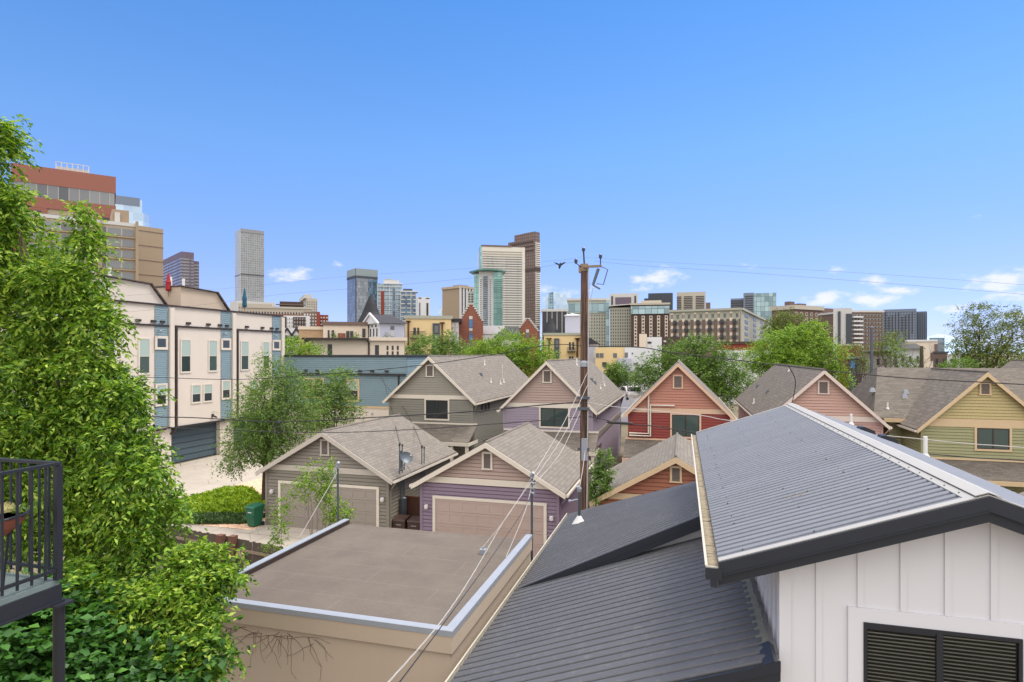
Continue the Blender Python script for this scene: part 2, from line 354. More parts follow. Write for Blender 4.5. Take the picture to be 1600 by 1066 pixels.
# ------------------------------------------------------------------ ground, alley, drives
def gz(x, y=0.0):
    if y > 70: return -1.2
    g = 0.0 if x < -17 else (-1.2 if x > 23 else -0.03*(x+17))
    if y > 50: g = g + (-1.2-g)*(y-50)/20.0
    return g
def build_ground():
    xs = [-9000,-3000,-1000,-300,-120,-60,-45] + list(range(-40, 44, 3)) + [60,120,300,1000,3000,9000]
    ys = [-60,-20] + list(range(-5, 75, 3)) + [90,140,300,800,2500,9000]
    m = MB()
    for y in ys:
        for x in xs: m.v.append((x, y, gz(x, y)))
    n = len(xs)
    for j in range(len(ys)-1):
        for i in range(n-1): m.f.append((j*n+i, j*n+i+1, (j+1)*n+i+1, (j+1)*n+i)); m.mi.append(0)
    m.build('ground', M['soil'], kind='structure', smooth=True)
build_ground()
def strip(name, mat, x0, x1, y0, y1, dz, st=1.5):
    m = MB(); nx = max(1, int((x1-x0)/st)); ny = max(1, int((y1-y0)/st))
    for j in range(ny+1):
        for i in range(nx+1):
            x = x0+(x1-x0)*i/nx; y = y0+(y1-y0)*j/ny; m.v.append((x, y, gz(x, y)+dz))
    for j in range(ny):
        for i in range(nx): m.f.append((j*(nx+1)+i, j*(nx+1)+i+1, (j+1)*(nx+1)+i+1, (j+1)*(nx+1)+i)); m.mi.append(0)
    return m.build(name, mat, kind='structure')
strip('alley', M['concrete'], -60, 40, 20.2, 25.3, .02)
strip('pavement', M['concrete'], -38.0, -28.2, 25.3, 50.9, .024)
strip('pavement', M['concrete'], -28.2, -26.6, 32.8, 50.9, .024)
strip('pavement', M['concrete'], -21.0, -13.0, 24.4, 25.86, .032)
strip('pavement', M['concrete'], -12.0, -4.6, 24.4, 25.86, .032)
strip('yard', M['concrete'], -19, -11, 9.0, 19.0, .012)
# gravel bed: colour-varied pebbles read as a surface material on a slightly raised sheet
def gravel_mat():
    t = NT('gravel'); v = t.new('ShaderNodeTexVoronoi'); v.inputs['Scale'].default_value = 16; t.link(t.coord(), v.inputs['Vector'])
    sp = t.new('ShaderNodeSeparateColor'); t.link(v.outputs['Color'], sp.inputs[0])
    c = t.ramp(sp.outputs[0], [(0, rgb(150,112,84,1.1)), (.5, rgb(196,150,116,1.1)), (1, rgb(214,190,160,1.1))]); t.base(c); t.set(.95)
    t.bump(v.outputs['Distance'], -1.0, .05); return t.m
M['gravel'] = gravel_mat()
strip('gravel_bed', M['gravel'], -28.2, -20.3, 24.9, 38.0, .036)

# ------------------------------------------------------------------ siding walls made of real lapped boards
def siding(m, a, b, z0, z1, n, e=.17, clip=None, lap=.022):
    """boards from point a to b (xy), outward normal n (xy); clip(z)->(t0,t1) narrows the run (gables)"""
    ax, ay = a; bx, by = b; nx, ny = n; z = z0
    while z < z1-1e-4:
        zt = min(z+e, z1)
        if clip: l0 = clip(z); l1 = clip(zt)
        else: l0 = l1 = (0.0, 1.0)
        if l0[1]-l0[0] < 1e-3: break
        def P(t, zz, o): return (ax+(bx-ax)*t+nx*o, ay+(by-ay)*t+ny*o, zz)
        # lower edge of the board stands proud, the upper edge tucks in; the small soffit face closes the lap
        zg = z+e*.17 if zt-z > e*.3 else z; g = -.035
        m.add([P(l0[0],zg,lap), P(l0[1],zg,lap), P(l1[1],zt,0), P(l1[0],zt,0), P(l0[0],zg,g), P(l0[1],zg,g), P(l0[0],z,g), P(l0[1],z,g), P(l0[0],z,0), P(l0[1],z,0)], [(0,1,2,3), (4,5,1,0), (6,7,5,4), (8,9,7,6)])
        z = zt
def slab_roof(m, x0, x1, xr, y0, y1, ze, zr, th=.16):
    """gable roof, ridge along y at xr; each slope a slab of thickness th (eave at ze, ridge at zr, top surface)"""
    for xe in (x0, x1):
        p = [(xe,y0,ze),(xr,y0,zr),(xr,y0,zr-th),(xe,y0,ze-th)]
        m.prism(p, (0,y1-y0,0))
def window(parent, x0, x1, z0, z1, y, trim, gl, n=2, tw=.11, nrm='-y', dark_frame=True, curtain=None, split=None, name='window'):
    """framed window on a wall facing -y (or +x when nrm='+x': then x0,x1 run along y and y is the wall's x)"""
    def bx(m, a0, a1, o0, o1, c0, c1):
        if nrm == '-y': m.box(a0, a1, y-o1, y-o0, c0, c1)
        else: m.box(y+o0, y+o1, a0, a1, c0, c1)
    m = MB()
    bx(m, x0-tw, x0, .0, .055, z0-tw, z1+tw); bx(m, x1, x1+tw, .0, .055, z0-tw, z1+tw)
    bx(m, x0, x1, .0, .053, z1, z1+tw); bx(m, x0, x1, .0, .06, z0-tw, z0)
    w = m.build(name, trim, parent)
    m = MB(); f = .05
    bx(m, x0, x0+f, .0, .045, z0, z1); bx(m, x1-f, x1, .0, .045, z0, z1); bx(m, x0+f, x1-f, .0, .045, z0, z0+f); bx(m, x0+f, x1-f, .0, .045, z1-f, z1)
    if split == 'h':
        bx(m, x0+f, x1-f, .0, .045, (z0+z1)/2-.02, (z0+z1)/2+.02)
    else:
        for k in range(1, n):
            c = x0+(x1-x0)*k/n; bx(m, c-.03, c+.03, .0, .045, z0+f, z1-f)
    m.build('sash', M['dark_brown'] if dark_frame else trim, w)
    m = MB(); bx(m, x0+f, x1-f, .0, .028, z0+f, z1-f); m.build('pane', gl, w)
    if curtain:
        m = MB(); zc = z0+(z1-z0)*.5 if curtain == 'half' else z0+.12
        bx(m, x0+f+.01, x1-f-.01, .0, .032, zc, z1-f-.01); m.build('blind', M['blind_pale'], w)
    return w
def vent_louvre(parent, xc, z0, z1, y, w, trim, low):
    m = MB(); t = .09; x0, x1 = xc-w/2, xc+w/2
    m.box(x0, x0+t, y-.06, y, z0, z1); m.box(x1-t, x1, y-.06, y, z0, z1); m.box(x0+t, x1-t, y-.058, y, z1-t, z1); m.box(x0-.02, x1+.02, y-.066, y, z0-t*.7, z0)
    v = m.build('gable_vent', trim, parent)
    m = MB(); z = z0+.01
    while z < z1-t-.03:
        m.add([(x0+t,y-.045,z),(x1-t,y-.045,z),(x1-t,y-.008,z+.05),(x0+t,y-.008,z+.05)], [(0,1,2,3)]); z += .055
    m.build('louvre', M['louvre'], v)
# roof ornaments placed on a roof plane (top surface z = zr - k*|x-xr|)
def on_slope(px, py, xr, zr, k, side):
    """meet of a pixel's ray with the slope on side +1/-1 of the ridge"""
    d = ray(px, py); s = side
    t = (zr + s*k*xr - CAMH)/(d.z + s*k*d.x); return CAM + d*t
def pipe_vent(p, h=.35, r=.05, parent=None, name='vent_pipe', mat=None):
    m = MB(); m.cyl(p.x, p.y, p.z-.05, p.z+h, r, 10); m.tube([(p.x,p.y,p.z-.06),(p.x,p.y,p.z+.07)], [r*2.2, r*1.1], 10)
    return m.build(name, mat or M['pipe_white'], parent)
def roof_hood(p, k, side, parent, s=.3, mat=None):
    m = MB(); x, y, z = p
    m.add([(x-s/2,y-s/2,z-.1),(x+s/2,y-s/2,z-.1),(x+s/2,y+s/2,z-.1),(x-s/2,y+s/2,z-.1),(x-s*.3,y-s*.3,z+.16),(x+s*.3,y-s*.3,z+.16),(x+s*.3,y+s*.3,z+.16),(x-s*.3,y+s*.3,z+.16)],
        [(0,3,2,1),(4,5,6,7),(0,1,5,4),(1,2,6,5),(2,3,7,6),(3,0,4,7)])
    return m.build('roof_vent', mat or M['galv_dark'], parent)

def gabled(name, label, cat, xl, xr_, yf, yb, zb, zt, zr, low, up, trim, band=.3, group=None, ov=.35, ovf=.3, shing='shingle', vent=True,
        vent_z=None, gutter='trim_white', ve=None, upper_down=0.0, xo=None):
    """house or garage with its gable towards -y. zt = top of wall / underside of trim band start, zr = ridge."""
    T = empty(name, ((xl+xr_)/2, (yf+yb)/2, zb), 0, label, cat, group)
    xc = (xl+xr_)/2 if xo is None else xo; k = (zr-zt-.12)/(xr_-xc+.0); T['k'] = 0; del T['k']
    m = MB(); n = (0,-1)
    siding(m, (xl,yf), (xr_,yf), zb, zt, n); siding(m, (xr_,yf), (xr_,yb), zb, zt, (1,0)); siding(m, (xr_,yb), (xl,yb), zb, zt, (0,1)); siding(m, (xl,yb), (xl,yf), zb, zt, (-1,0))
    m.build('wall', M[low], T)
    w = xr_-xl
    def clip(z):
        h = max(0.0, (zr-.12-z)/k); a = (xc-h-xl)/w; b = (xc+h-xl)/w; return (max(0,a), min(1,max(a,b)))
    m = MB(); siding(m, (xl,yf), (xr_,yf), zt+band, zr, n, clip=clip)
    def clipb(z): c = clip(z); return (1-c[1], 1-c[0])
    m.build('gable_wall', M[up], T)
    m = MB(); siding(m, (xr_,yb), (xl,yb), zt, zr, (0,1), clip=clipb); m.build('gable_wall', M[up], T)
    # trim: band across the front, corner boards
    m = MB(); h0 = (zr-.12-zt)/k; h1 = (zr-.12-zt-band)/k
    m.prism([(max(xl,xc-h0)-.03,yf,zt),(min(xr_,xc+h0)+.03,yf,zt),(min(xr_+.03,xc+h1),yf,zt+band),(max(xl-.03,xc-h1),yf,zt+band)], (0,-.05,0)); m.build('trim_band', M[trim], T)
    m = MB()
    for x, s in ((xl,-1),(xr_,1)):
        for y, q in ((yf,-1),(yb,1)):
            m = MB(); m.box(min(x,x-s*.1), max(x,x-s*.1), min(y,y+q*.035), max(y,y+q*.035), zb, zt-.002); m.box(min(x,x+s*.035), max(x,x+s*.035), min(y+q*.035,y-q*.1), max(y+q*.035,y-q*.1), zb, zt-.004)
            m.build('corner_board', M[low], T)
    ze = zr - k*(xr_+ov-xc); m = MB(); xe0 = xl-ov; ze0 = zr-k*(xc-xe0)
    for xe, zz in ((xe0, ze0), (xr_+ov, ze)):
        m.prism([(xe,yf-ovf,zz),(xc,yf-ovf,zr),(xc,yf-ovf,zr-.1),(xe,yf-ovf,zz-.1)], (0,yb-yf+2*ovf,0))
    m.tube([(xc,yf-ovf-.01,zr+.0),(xc,yb+ovf+.01,zr+.0)], .06, 6)
    m.build('roof', M[shing], T)
    for yy, q in ((yf-ovf,-1),(yb+ovf,1)):
        for xe, zz in ((xe0, ze0), (xr_+ov, ze)):
            m = MB(); m.prism([(xe,yy,zz-.02),(xc,yy,zr-.02),(xc,yy,zr-.26),(xe,yy,zz-.24)], (0,q*.045,0)); m.build('rake_board', M[trim], T)
    for xe, zz, s in ((xe0, ze0, -1), (xr_+ov, ze, 1)):
        m = MB(); a, b = (xe, xe+s*.11) if s > 0 else (xe+s*.11, xe)
        y0, y1 = yf-ovf+.02, yb+ovf-.02
        m.box(a, b, y0, y1, zz-.17, zz-.15); m.box(xe+s*.11-.01, xe+s*.11+.01, y0, y1, zz-.17, zz-.05); m.box(a, b, y0-.01, y0, zz-.17, zz-.05)
        m.build('gutter', M[gutter], T)
    for xe, zz, s in ((xe0, ze0, -1), (xr_+ov, ze, 1)):
        m = MB(); m.prism([(xe,yf-ovf+.05,zz-.13),(xe-s*ov,yf-ovf+.05,zz-.13+k*ov),(xe-s*ov,yf-ovf+.05,zz-.16+k*ov),(xe,yf-ovf+.05,zz-.16)], (0,yb-yf+2*ovf-.1,0)); m.build('soffit', M[trim], T)
    m = MB(); xd = xr_+.06; m.tube([(xr_+ov+.05,yf-.05,ze-.15),(xr_+ov-.02,yf-.05,ze-.3),(xd,yf+.12,ze-.62),(xd,yf+.12,zb+.2),(xd+.15,yf+.1,zb+.08)], .04, 6); m.build('downspout', M[low], T)
    if vent:
        z0, z1 = vent_z or (zr-1.15, zr-.4); vent_louvre(T, xc, z0, z1, yf-.015, .5 if not ve else ve, M[trim], M[up])
    return T, k, xc
def garage_door(T, x0, x1, zb, z1, y, trim, mat):
    m = MB(); t = .13
    m.box(x0-t, x0, y-.065, y+.1, zb, z1+t); m.box(x1, x1+t, y-.065, y+.1, zb, z1+t); m.box(x0, x1, y-.063, y+.1, z1, z1+t); m.build('door_frame', M[trim], T)
    m = MB(); rows = 4; cols = 8; h = (z1-zb)/rows; w = (x1-x0)/cols
    m.box(x0, x1, y-.03, y+.02, zb, z1)
    for r in range(rows):
        zc0, zc1 = zb+r*h+.012, zb+(r+1)*h-.012
        # raised panel frame of each section: rails and stiles around sunk fields
        m.box(x0, x1, y-.044, y-.03, zc0, zc0+.1); m.box(x0, x1, y-.044, y-.03, zc1-.1, zc1)
        for c in range(cols+1):
            xa = x0+c*w; m.box(max(x0,xa-.055), min(x1,xa+.055), y-.0425, y-.03, zc0+.1, zc1-.1)
    m.build('garage_door', M[mat], T)
def wall_lamp(x, y, z, label, group='lamps on the garage fronts', src=[None]):
    if src[0] is None:
        T = empty('wall_lamp', (x, y, z), 0, label, 'wall lamp', group)
        m = MB(); m.box(-.05,.05,-.03,0,-.08,.1); m.build('back_plate', M['lamp_white'], T, world=False)
        m = MB(); m.tube([(0,-.12,-.12),(0,-.12,-.08),(0,-.12,.05),(0,-.12,.09)], [.05,.09,.09,.04], 10); m.build('lamp_shade', M['lamp_white'], T, smooth=False, world=False)
        m = MB(); m.tube([(0,-.02,.12),(0,-.09,.14),(0,-.12,.09)], .012, 6); m.tube([(0,-.02,.12),(0,-.03,.05)], .012, 6); m.build('arm', M['galv_dark'], T, world=False)
        src[0] = T; return T
    return copy_tree(src[0], loc=(x, y, z), label=label)

G1, kG1, xG1 = gabled('detached_garage', 'grey clapboard garage with pale grey trim, standing behind the saplings', 'garage', -20.23, -13.42, 25.87, 33.6, -.05, 2.85, 4.92,
    'siding_ggar', 'siding_ggar_up', 'trim_grey', band=.28, group='garages along the alley', ve=.5, vent_z=(3.75,4.5))
garage_door(G1, -19.35, -14.02, 0.0, 2.2, 25.87, 'trim_white', 'garage_door_grey')
G2, kG2, xG2 = gabled('detached_garage', 'purple clapboard garage with a pinkish gable, just left of the utility pole', 'garage', -11.74, -5.2, 25.87, 33.2, -.4, 2.72, 4.72,
    'siding_purple', 'siding_purple_up', 'trim_white', band=.28, group='garages along the alley', ve=.5, vent_z=(3.5,4.25))
garage_door(G2, -11.0, -5.86, -.3, 1.98, 25.87, 'trim_white', 'garage_door_pink')
G3, kG3, xG3 = gabled('detached_garage', 'rust orange clapboard garage with tan trim, half hidden behind the dark metal roof', 'garage', -3.4, 2.9, 25.6, 32.4, -.6, 2.56, 4.5,
    'siding_rust', 'siding_rust', 'trim_tan', band=.26, group='garages along the alley', ve=.48, vent_z=(3.45,4.08))
G4, kG4, xG4 = gabled('detached_garage', 'low shingled garage at the right edge, in front of the green and yellow house', 'garage', 12.0, 18.4, 23.0, 29.8, -1.1, 1.9, 3.6,
    'siding_green', 'siding_mustard', 'trim_tan', group='garages along the alley', vent=False)
wall_lamp(-19.82, 25.85, 1.78, 'white lamp left of the grey garage door'); wall_lamp(-13.68, 25.85, 1.78, 'white lamp right of the grey garage door, beside its corner')
wall_lamp(-11.42, 25.85, 1.6, 'white lamp left of the pink panelled garage door'); wall_lamp(-5.5, 25.85, 1.5, 'white lamp right of the pink panelled garage door')

# ------------------------------------------------------------------ two-storey houses behind the garages
def porch(T, x0, x1, yw, yf, ztop, zbot, trim, sh='shingle_dark_x', post=True, zb=-.6, hip=True):
    m = MB(); xh0 = x0; xh1 = x1
    m.prism([(x0,yf,zbot),(x0,yw,ztop),(x0,yw,ztop-.12),(x0,yf,zbot-.12)], (x1-x0,0,0)); m.build('porch_roof', M[sh], T)
    m = MB(); m.box(x0, x1, yf-.05, yf, zbot-.28, zbot-.04); m.box(x0-.04, x0, yf-.05, yw, zbot-.28, zbot-.06); m.box(x1, x1+.04, yf-.05, yw, zbot-.28, zbot-.06); m.box(x0,x1,yw-.06,yw,ztop+.01,ztop+.12)
    m.build('porch_beam', M[trim], T)
    if post:
        for x in (x0+.15, x1-.15, x1-1.2):
            m = MB(); m.box(x-.09, x+.09, yf+.02, yf+.2, zb, zbot-.285); m.build('post', M[trim], T)
H1, k1, x1_ = gabled('house', 'grey green clapboard house with a grey shingle roof, behind the grey garage', 'house', -20.15, -13.84, 39, 57.2, -.2, 5.5, 8.5,
    'siding_gray_low', 'siding_gray_up', 'trim_white', band=.28, group='gabled houses in a row', ve=.62, vent_z=(7.1,7.9), ov=.3)
window(H1, -17.3, -15.65, 4.12, 5.42, 39, M['trim_white'], M['glass_dark'])
porch(H1, -19.6, -13.5, 39, 37.2, 3.75, 2.85, 'trim_white')
for i in range(3): window(H1, 40.6+i*.75, 41.15+i*.75, 4.55, 5.15, -13.84, M['siding_gray_low'], M['glass_dark'], n=1, nrm='+x', tw=.06)
window(H1, 41.4, 42.2, 1.6, 2.4, -13.84, M['siding_gray_low'], M['glass_dark'], n=1, nrm='+x', tw=.06)
H2, k2, x2_ = gabled('house', 'lilac clapboard house with a pink gable, directly behind the purple garage', 'house', -11.62, -5.6, 39, 57.0, -.5, 5.1, 8.2,
    'siding_lilac', 'siding_purple_up', 'trim_white', band=.28, group='gabled houses in a row', ve=.62, vent_z=(6.8,7.6), ov=.3)
window(H2, -9.05, -7.2, 3.85, 5.08, 39, M['trim_white'], M['glass_green'], curtain=None)
porch(H2, -11.6, -5.2, 39, 37.2, 3.5, 2.62, 'trim_white')
for i in range(2): window(H2, 39.7+i*.9, 40.35+i*.9, 4.3, 5.0, -5.6, M['siding_lilac'], M['glass_dark'], n=1, nrm='+x', tw=.06)
for i in range(4): window(H2, 47.2+i*1.3, 47.9+i*1.3, 4.3, 5.0, -5.6, M['siding_lilac'], M['glass_dark'], n=1, nrm='+x', tw=.06)
window(H2, 41.2, 43.0, 1.2, 2.3, -5.6, M['siding_purple'], M['glass_dark'], n=2, nrm='+x', tw=.08)
m = MB(); m.box(-5.57, -5.5, 39, 57, 2.95, 3.3); m.build('side_band', M['siding_ggar_up'], H2)
H3, k3, x3_ = gabled('house', 'dark red clapboard house with salmon gable and peach trim, right of the utility pole', 'house', -3.3, 2.78, 39, 57, -.7, 4.95, 8.12,
    'siding_red', 'siding_red_up', 'trim_peach', band=.3, group='gabled houses in a row', ve=.62, vent_z=(6.55,7.35), ov=.3)
window(H3, -.62, 1.02, 3.5, 4.86, 39, M['trim_peach'], M['glass_green'])
porch(H3, -3.5, 2.9, 39, 37.2, 3.2, 2.35, 'trim_peach', zb=-.7)
m = MB()   # conduits running across the red front
for pts in ([(-2.05,38.9,6.05),(-2.05,38.9,3.62),(-3.25,38.9,3.62)], [(-.45,38.88,5.42),(-1.93,38.88,5.42),(-1.93,38.88,3.47),(-3.25,38.88,3.47)]):
    m.tube(pts, .055, 8)
m.build('conduit', M['trim_white'], H3)
H4, k4, x4_ = gabled('house', 'dusty pink clapboard house with a broad left roof slope, behind the big metal roof', 'house', 4.9, 11.05, 39, 57.6, -.9, 4.72, 7.75,
    'siding_rose', 'siding_pink', 'trim_pinkish', band=.32, group='gabled houses in a row', ve=.62, vent_z=(6.35,7.1), ov=.3, shing='shingle_dark')
H5, k5, x5_ = gabled('house', 'green and mustard clapboard house with tan trim, nearest the right edge', 'house', 13.0, 19.1, 39, 46.5, -1.0, 4.6, 7.68,
    'siding_green', 'siding_mustard', 'trim_tan', band=.45, group='gabled houses in a row', ve=.56, vent_z=(6.45,7.1), ov=.3, shing='shingle_dark')
window(H5, 15.66, 17.18, 3.42, 4.58, 39, M['trim_tan'], M['glass_green'])
porch(H5, 13.4, 19.0, 39, 37.2, 2.75, 2.05, 'trim_tan', zb=-1.0)
# broad main roof of the green and mustard house: ridge runs left-right, slope faces the alley
xr0 = atY(1371,571,46.4).x; m = MB(); A_ = [(11.3,41.6,4.75),(24.4,41.6,4.75),(24.4,51.2,4.75),(11.3,51.2,4.75),(xr0,46.4,7.72),(24.4,46.4,7.72)]
m.add(A_+[(x,y,z-.15) for x,y,z in A_], [(0,1,5,4),(2,3,4,5),(3,0,4),(7,6,10,11),(9,8,11,10),(6,9,10),(1,0,6,7),(3,2,8,9),(0,3,9,6)]); m.build('main_roof', M['shingle_dark_x'], H5)
m = MB(); siding(m, (12.3,42.2), (13.0,42.2), -1.0, 4.7, (0,-1)); siding(m, (12.3,51.0), (12.3,42.2), -1.0, 4.7, (-1,0)); siding(m, (24.0,51.0), (12.3,51.0), -1.0, 4.7, (0,1)); siding(m, (24.0,42.2), (24.0,51.0), -1.0, 4.7, (1,0)); siding(m, (19.1,42.2), (24.0,42.2), -1.0, 4.7, (0,-1)); m.build('side_wall', M['siding_green'], H5)
m = MB(); m.box(11.85, 13.2, 41.5, 41.6, 4.5, 4.72); m.build('eave_board', M['trim_tan'], H5)
H6, k6, x6_ = gabled('house', 'house showing only its dark shingle roof at the right edge behind the mustard gable', 'house', 22.5, 31.0, 50, 60, -1.0, 4.6, 8.1,
    'siding_gray_low', 'siding_gray_up', 'trim_grey', group='gabled houses in a row', vent=False, shing='shingle_dark')
# small roof pipes, hoods
for (px,py,xr,zr,k,s,T,h) in [(757,570,x1_,8.5,k1,1,H1,.4),(767,597,x1_,8.5,k1,1,H1,.3),(782,600,x1_,8.5,k1,1,H1,.3),(787,597,x1_,8.5,k1,1,H1,.3),
        (901,570,x2_,8.2,k2,1,H2,.5),(938,607,x2_,8.2,k2,1,H2,.3),(944,602,x2_,8.2,k2,1,H2,.3),
        (1115,606,x3_,8.12,k3,1,H3,.9),(1233,580,x4_,7.75,k4,-1,H4,.35),(1178,630,x4_,7.75,k4,-1,H4,.35),(942,596,x2_,8.2,k2,1,H2,1.3),(785,590,x1_,8.5,k1,1,H1,1.1)]:
    p = on_slope(px,py,xr,zr,k,s); pipe_vent(p, h, .05 if h < .8 else .02, T)
for (px,py,xr,zr,k,s,T) in [(751,586,x1_,8.5,k1,1,H1),(929,599,x2_,8.2,k2,1,H2),(924,594,x2_,8.2,k2,1,H2),(1200,613,x4_,7.75,k4,-1,H4),(1184,604,x4_,7.75,k4,-1,H4)]:
    roof_hood(on_slope(px,py,xr,zr,k,s), k, s, T, .3, M['galv_dark'])
def on_front(px, py):   # slope of the mustard house's main roof, facing -y
    d = ray(px,py); k = (7.72-4.75)/4.8; t = (7.72 - k*46.4 - CAMH)/(d.z - k*d.y); return CAM+d*t
for px,py in ((1363,610),(1415,613),(1413,620)): roof_hood(on_front(px,py), 0, 1, H5, .34, M['galv'])
pipe_vent(on_front(1387,638), .35, .05, H5)
# ------------------------------------------------------------------ dark metal-roofed building in the foreground right
ZG, XG = 3.08, -3.8
MH = empty('metal_roofed_house', (1.5, 14, -.5), 0, 'white board and batten house under charcoal corrugated metal roofs, foreground right', 'house')
def corr(m, x0f, x1f, zf, ya, yb, pitch, amp, nx=1, prof='sin', per=8):
    """corrugated sheet: ribs run along x from x0f(y) to x1f(y); height zf(x,y)"""
    n = int((yb-ya)/pitch*per); base = len(m.v)
    for j in range(n+1):
        y = ya+(yb-ya)*j/n; t = (y-ya)/pitch
        s = math.sin(2*math.pi*t)
        if prof == 'sin': o = amp*s
        else:
            q = t % 1.0; wv = {'rib': .18, 'wide': .3}[prof]; e = .09   # sharp-edged groove: valley share wv, walls e of the pitch
            o = amp*.25*math.sin(math.pi*max(0.0, min(1.0, (q-wv-2*e)/(1-wv-2*e))))+amp*(1-2*min(1.0, max(0.0, min(q/e, (wv+e-q)/e))))
        xa, xb = x0f(y), x1f(y)
        for i in range(nx+1):
            x = xa+(xb-xa)*i/nx; m.v.append((x, y, zf(x,y)+o))
    for j in range(n):
        for i in range(nx):
            q = base+j*(nx+1)+i; m.f.append((q, q+1, q+nx+2, q+nx+1)); m.mi.append(0)
UE, UR, UR2, UZ, UK = .46, 3.33, 5.3, 7.06, .355       # upper roof: eave x, ridge x, right eave x, ridge z, pitch
YF, YB, YW = 8.0, 20.8, 8.4
m = MB(); corr(m, lambda y: UE-.02, lambda y: UR, lambda x,y: UZ-UK*abs(x-UR), YF+.03, YB, .175, .03, prof='wide', per=20)
m.build('upper_roof', M['metal_roof'], MH)
m = MB(); corr(m, lambda y: UR, lambda y: UR2, lambda x,y: UZ-UK*abs(x-UR), YF+.03, YB, .175, .03, prof='wide', per=20); m.build('upper_roof', M['metal_roof'], MH)
m = MB()   # soffit/deck under the sheets
for xe in (UE+.04, UR2-.04):
    ze = UZ-UK*abs(xe-UR); m.prism([(xe,YF+.02,ze-.03),(UR,YF+.02,UZ-.03),(UR,YF+.02,UZ-.16),(xe,YF+.02,ze-.16)], (0,YB-YF-.04,0))
m.build('roof_deck', M['board_white'], MH)
m = MB()   # ridge cap: two wide flanges, small hems
for s in (-1, 1):
    a = UR; b = UR+s*.13; c = UR+s*.21
    m.prism([(a,YF,UZ+.07),(b,YF,UZ+.07-.13*UK),(b,YF,UZ+.06-.13*UK),(a,YF,UZ+.058)], (0,YB-YF,0))
    m.prism([(b,YF,UZ+.05-.13*UK),(c,YF,UZ+.045-.21*UK),(c,YF,UZ+.033-.21*UK),(b,YF,UZ+.038-.13*UK)], (0,YB-YF,0))
m.build('ridge_cap', M['ridge_metal'], MH)
m = MB(); y = YF+.3
while y < YB:
    for s in (-1,1): m.ball((UR+s*.175, y, UZ+.05-.175*UK), .012, 6)
    y += .205*2
m.build('screws', M['galv_dark'], MH, kind='stuff')
rs_ = random.Random(4); m = MB()   # fixing screws in rows over the lower and upper sheets
for x in (-2.9,-1.7,-.5,.6):
    y = YF+.25
    while y < 13.4:
        if rs_.random() < .8: m.ball((x+rs_.uniform(-.02,.02), y, ZG+.366*(x-XG)+.03), .011, 5)
        y += .46
for x in (.75,1.6,2.5):
    y = YF+.25
    while y < 20:
        if rs_.random() < .8: m.ball((x+rs_.uniform(-.02,.02), y, UZ-UK*(UR-x)+.034), .011, 5)
        y += .41
m.build('screws', M['dark_trim'], MH, kind='stuff')
# front rake: pale top flashing, dark fascia in two steps, on both slopes; far rake too
def rake(xa, za, xb, zb_, y, q, nm, mat, t0, t1, th):
    m = MB(); m.prism([(xa,y,za+t1),(xb,y,zb_+t1),(xb,y,zb_+t0),(xa,y,za+t0)], (0,q*th,0)); return m.build(nm, mat, MH)
ZE, ZE2 = UZ-UK*(UR-UE), UZ-UK*(UR2-UR)
for xe, ze, xo in ((UE-.02, ZE, UE-.02), (UR2, ZE2, UR2)):
    rake(xe, ze, UR, UZ, YF, -1, 'rake_flashing', M['ridge_metal'], .03, .045, .001)
    m = MB(); m.prism([(xe,YF-.01,ze+.045),(UR,YF-.01,UZ+.045),(UR,YF-.01,UZ+.032),(xe,YF-.01,ze+.032)], (0,.12,0)); m.build('rake_flashing', M['ridge_metal'], MH)
    m = MB(); m.prism([(xe,YF-.012,ze+.03),(UR,YF-.012,UZ+.03),(UR,YF-.012,UZ-.14),(xe,YF-.012,ze-.14)], (0,-.03,0))
    m.prism([(xe,YF-.002,ze-.14),(UR,YF-.002,UZ-.14),(UR,YF-.002,UZ-.27),(xe,YF-.002,ze-.27)], (0,.03,0)); m.prism([(xe,YF-.014,ze-.125),(UR,YF-.014,UZ-.125),(UR,YF-.014,UZ-.14),(xe,YF-.014,ze-.14)], (0,-.045,0)); m.build('fascia', M['fascia_dark'], MH)
    m = MB(); m.prism([(xe,YB,ze+.03),(UR,YB,UZ+.03),(UR,YB,UZ-.2),(xe,YB,ze-.2)], (0,.03,0)); m.build('fascia', M['fascia_dark'], MH)
    m = MB(); m.prism([(xe,YB-.06,ze+.045),(UR,YB-.06,UZ+.045),(UR,YB-.06,UZ+.035),(xe,YB-.06,ze+.035)], (0,.1,0)); m.build('rake_flashing', M['ridge_metal'], MH)
# gutter with debris on the left eave
m = MB(); gx0, gx1 = UE-.17, UE-.03; zt = ZE-.03
m.box(gx0, gx0+.015, YF-.02, YB, zt-.12, zt); m.box(gx0+.015, gx1, YF-.02, YB, zt-.12, zt-.105); m.box(gx0-.012, gx0+.02, YF-.02, YB, zt, zt+.012); m.box(gx0, gx1, YF-.035, YF-.02, zt-.13, zt+.005)
g = m.build('gutter', M['gutter_cream'], MH)
m = MB(); m.box(gx0+.02, gx1, YF-.01, YF+.02, zt-.1, zt-.03); n = 260
for i in range(n):
    y = YF+(YB-YF)*i/n; z = zt-.03+random.uniform(-.004,.004); m.add([(gx0+.015,y,z),(gx1+.06,y,z+random.uniform(0,.008)),(gx1+.06,y+(YB-YF)/n,z+random.uniform(0,.03)),(gx0+.015,y+(YB-YF)/n*1.02,z)], [(0,1,2,3)])
m.build('debris', M['gutter_debris'], g, kind='stuff')
m = MB(); m.box(gx0-.01, gx1+.05, YF-.06, YF-.036, zt-.15, zt-.01); m.box(gx0+.05, gx1+.0, YF-.07, YF+.0, zt-.24, zt-.15); m.build('gutter_end', M['fascia_dark'], MH)
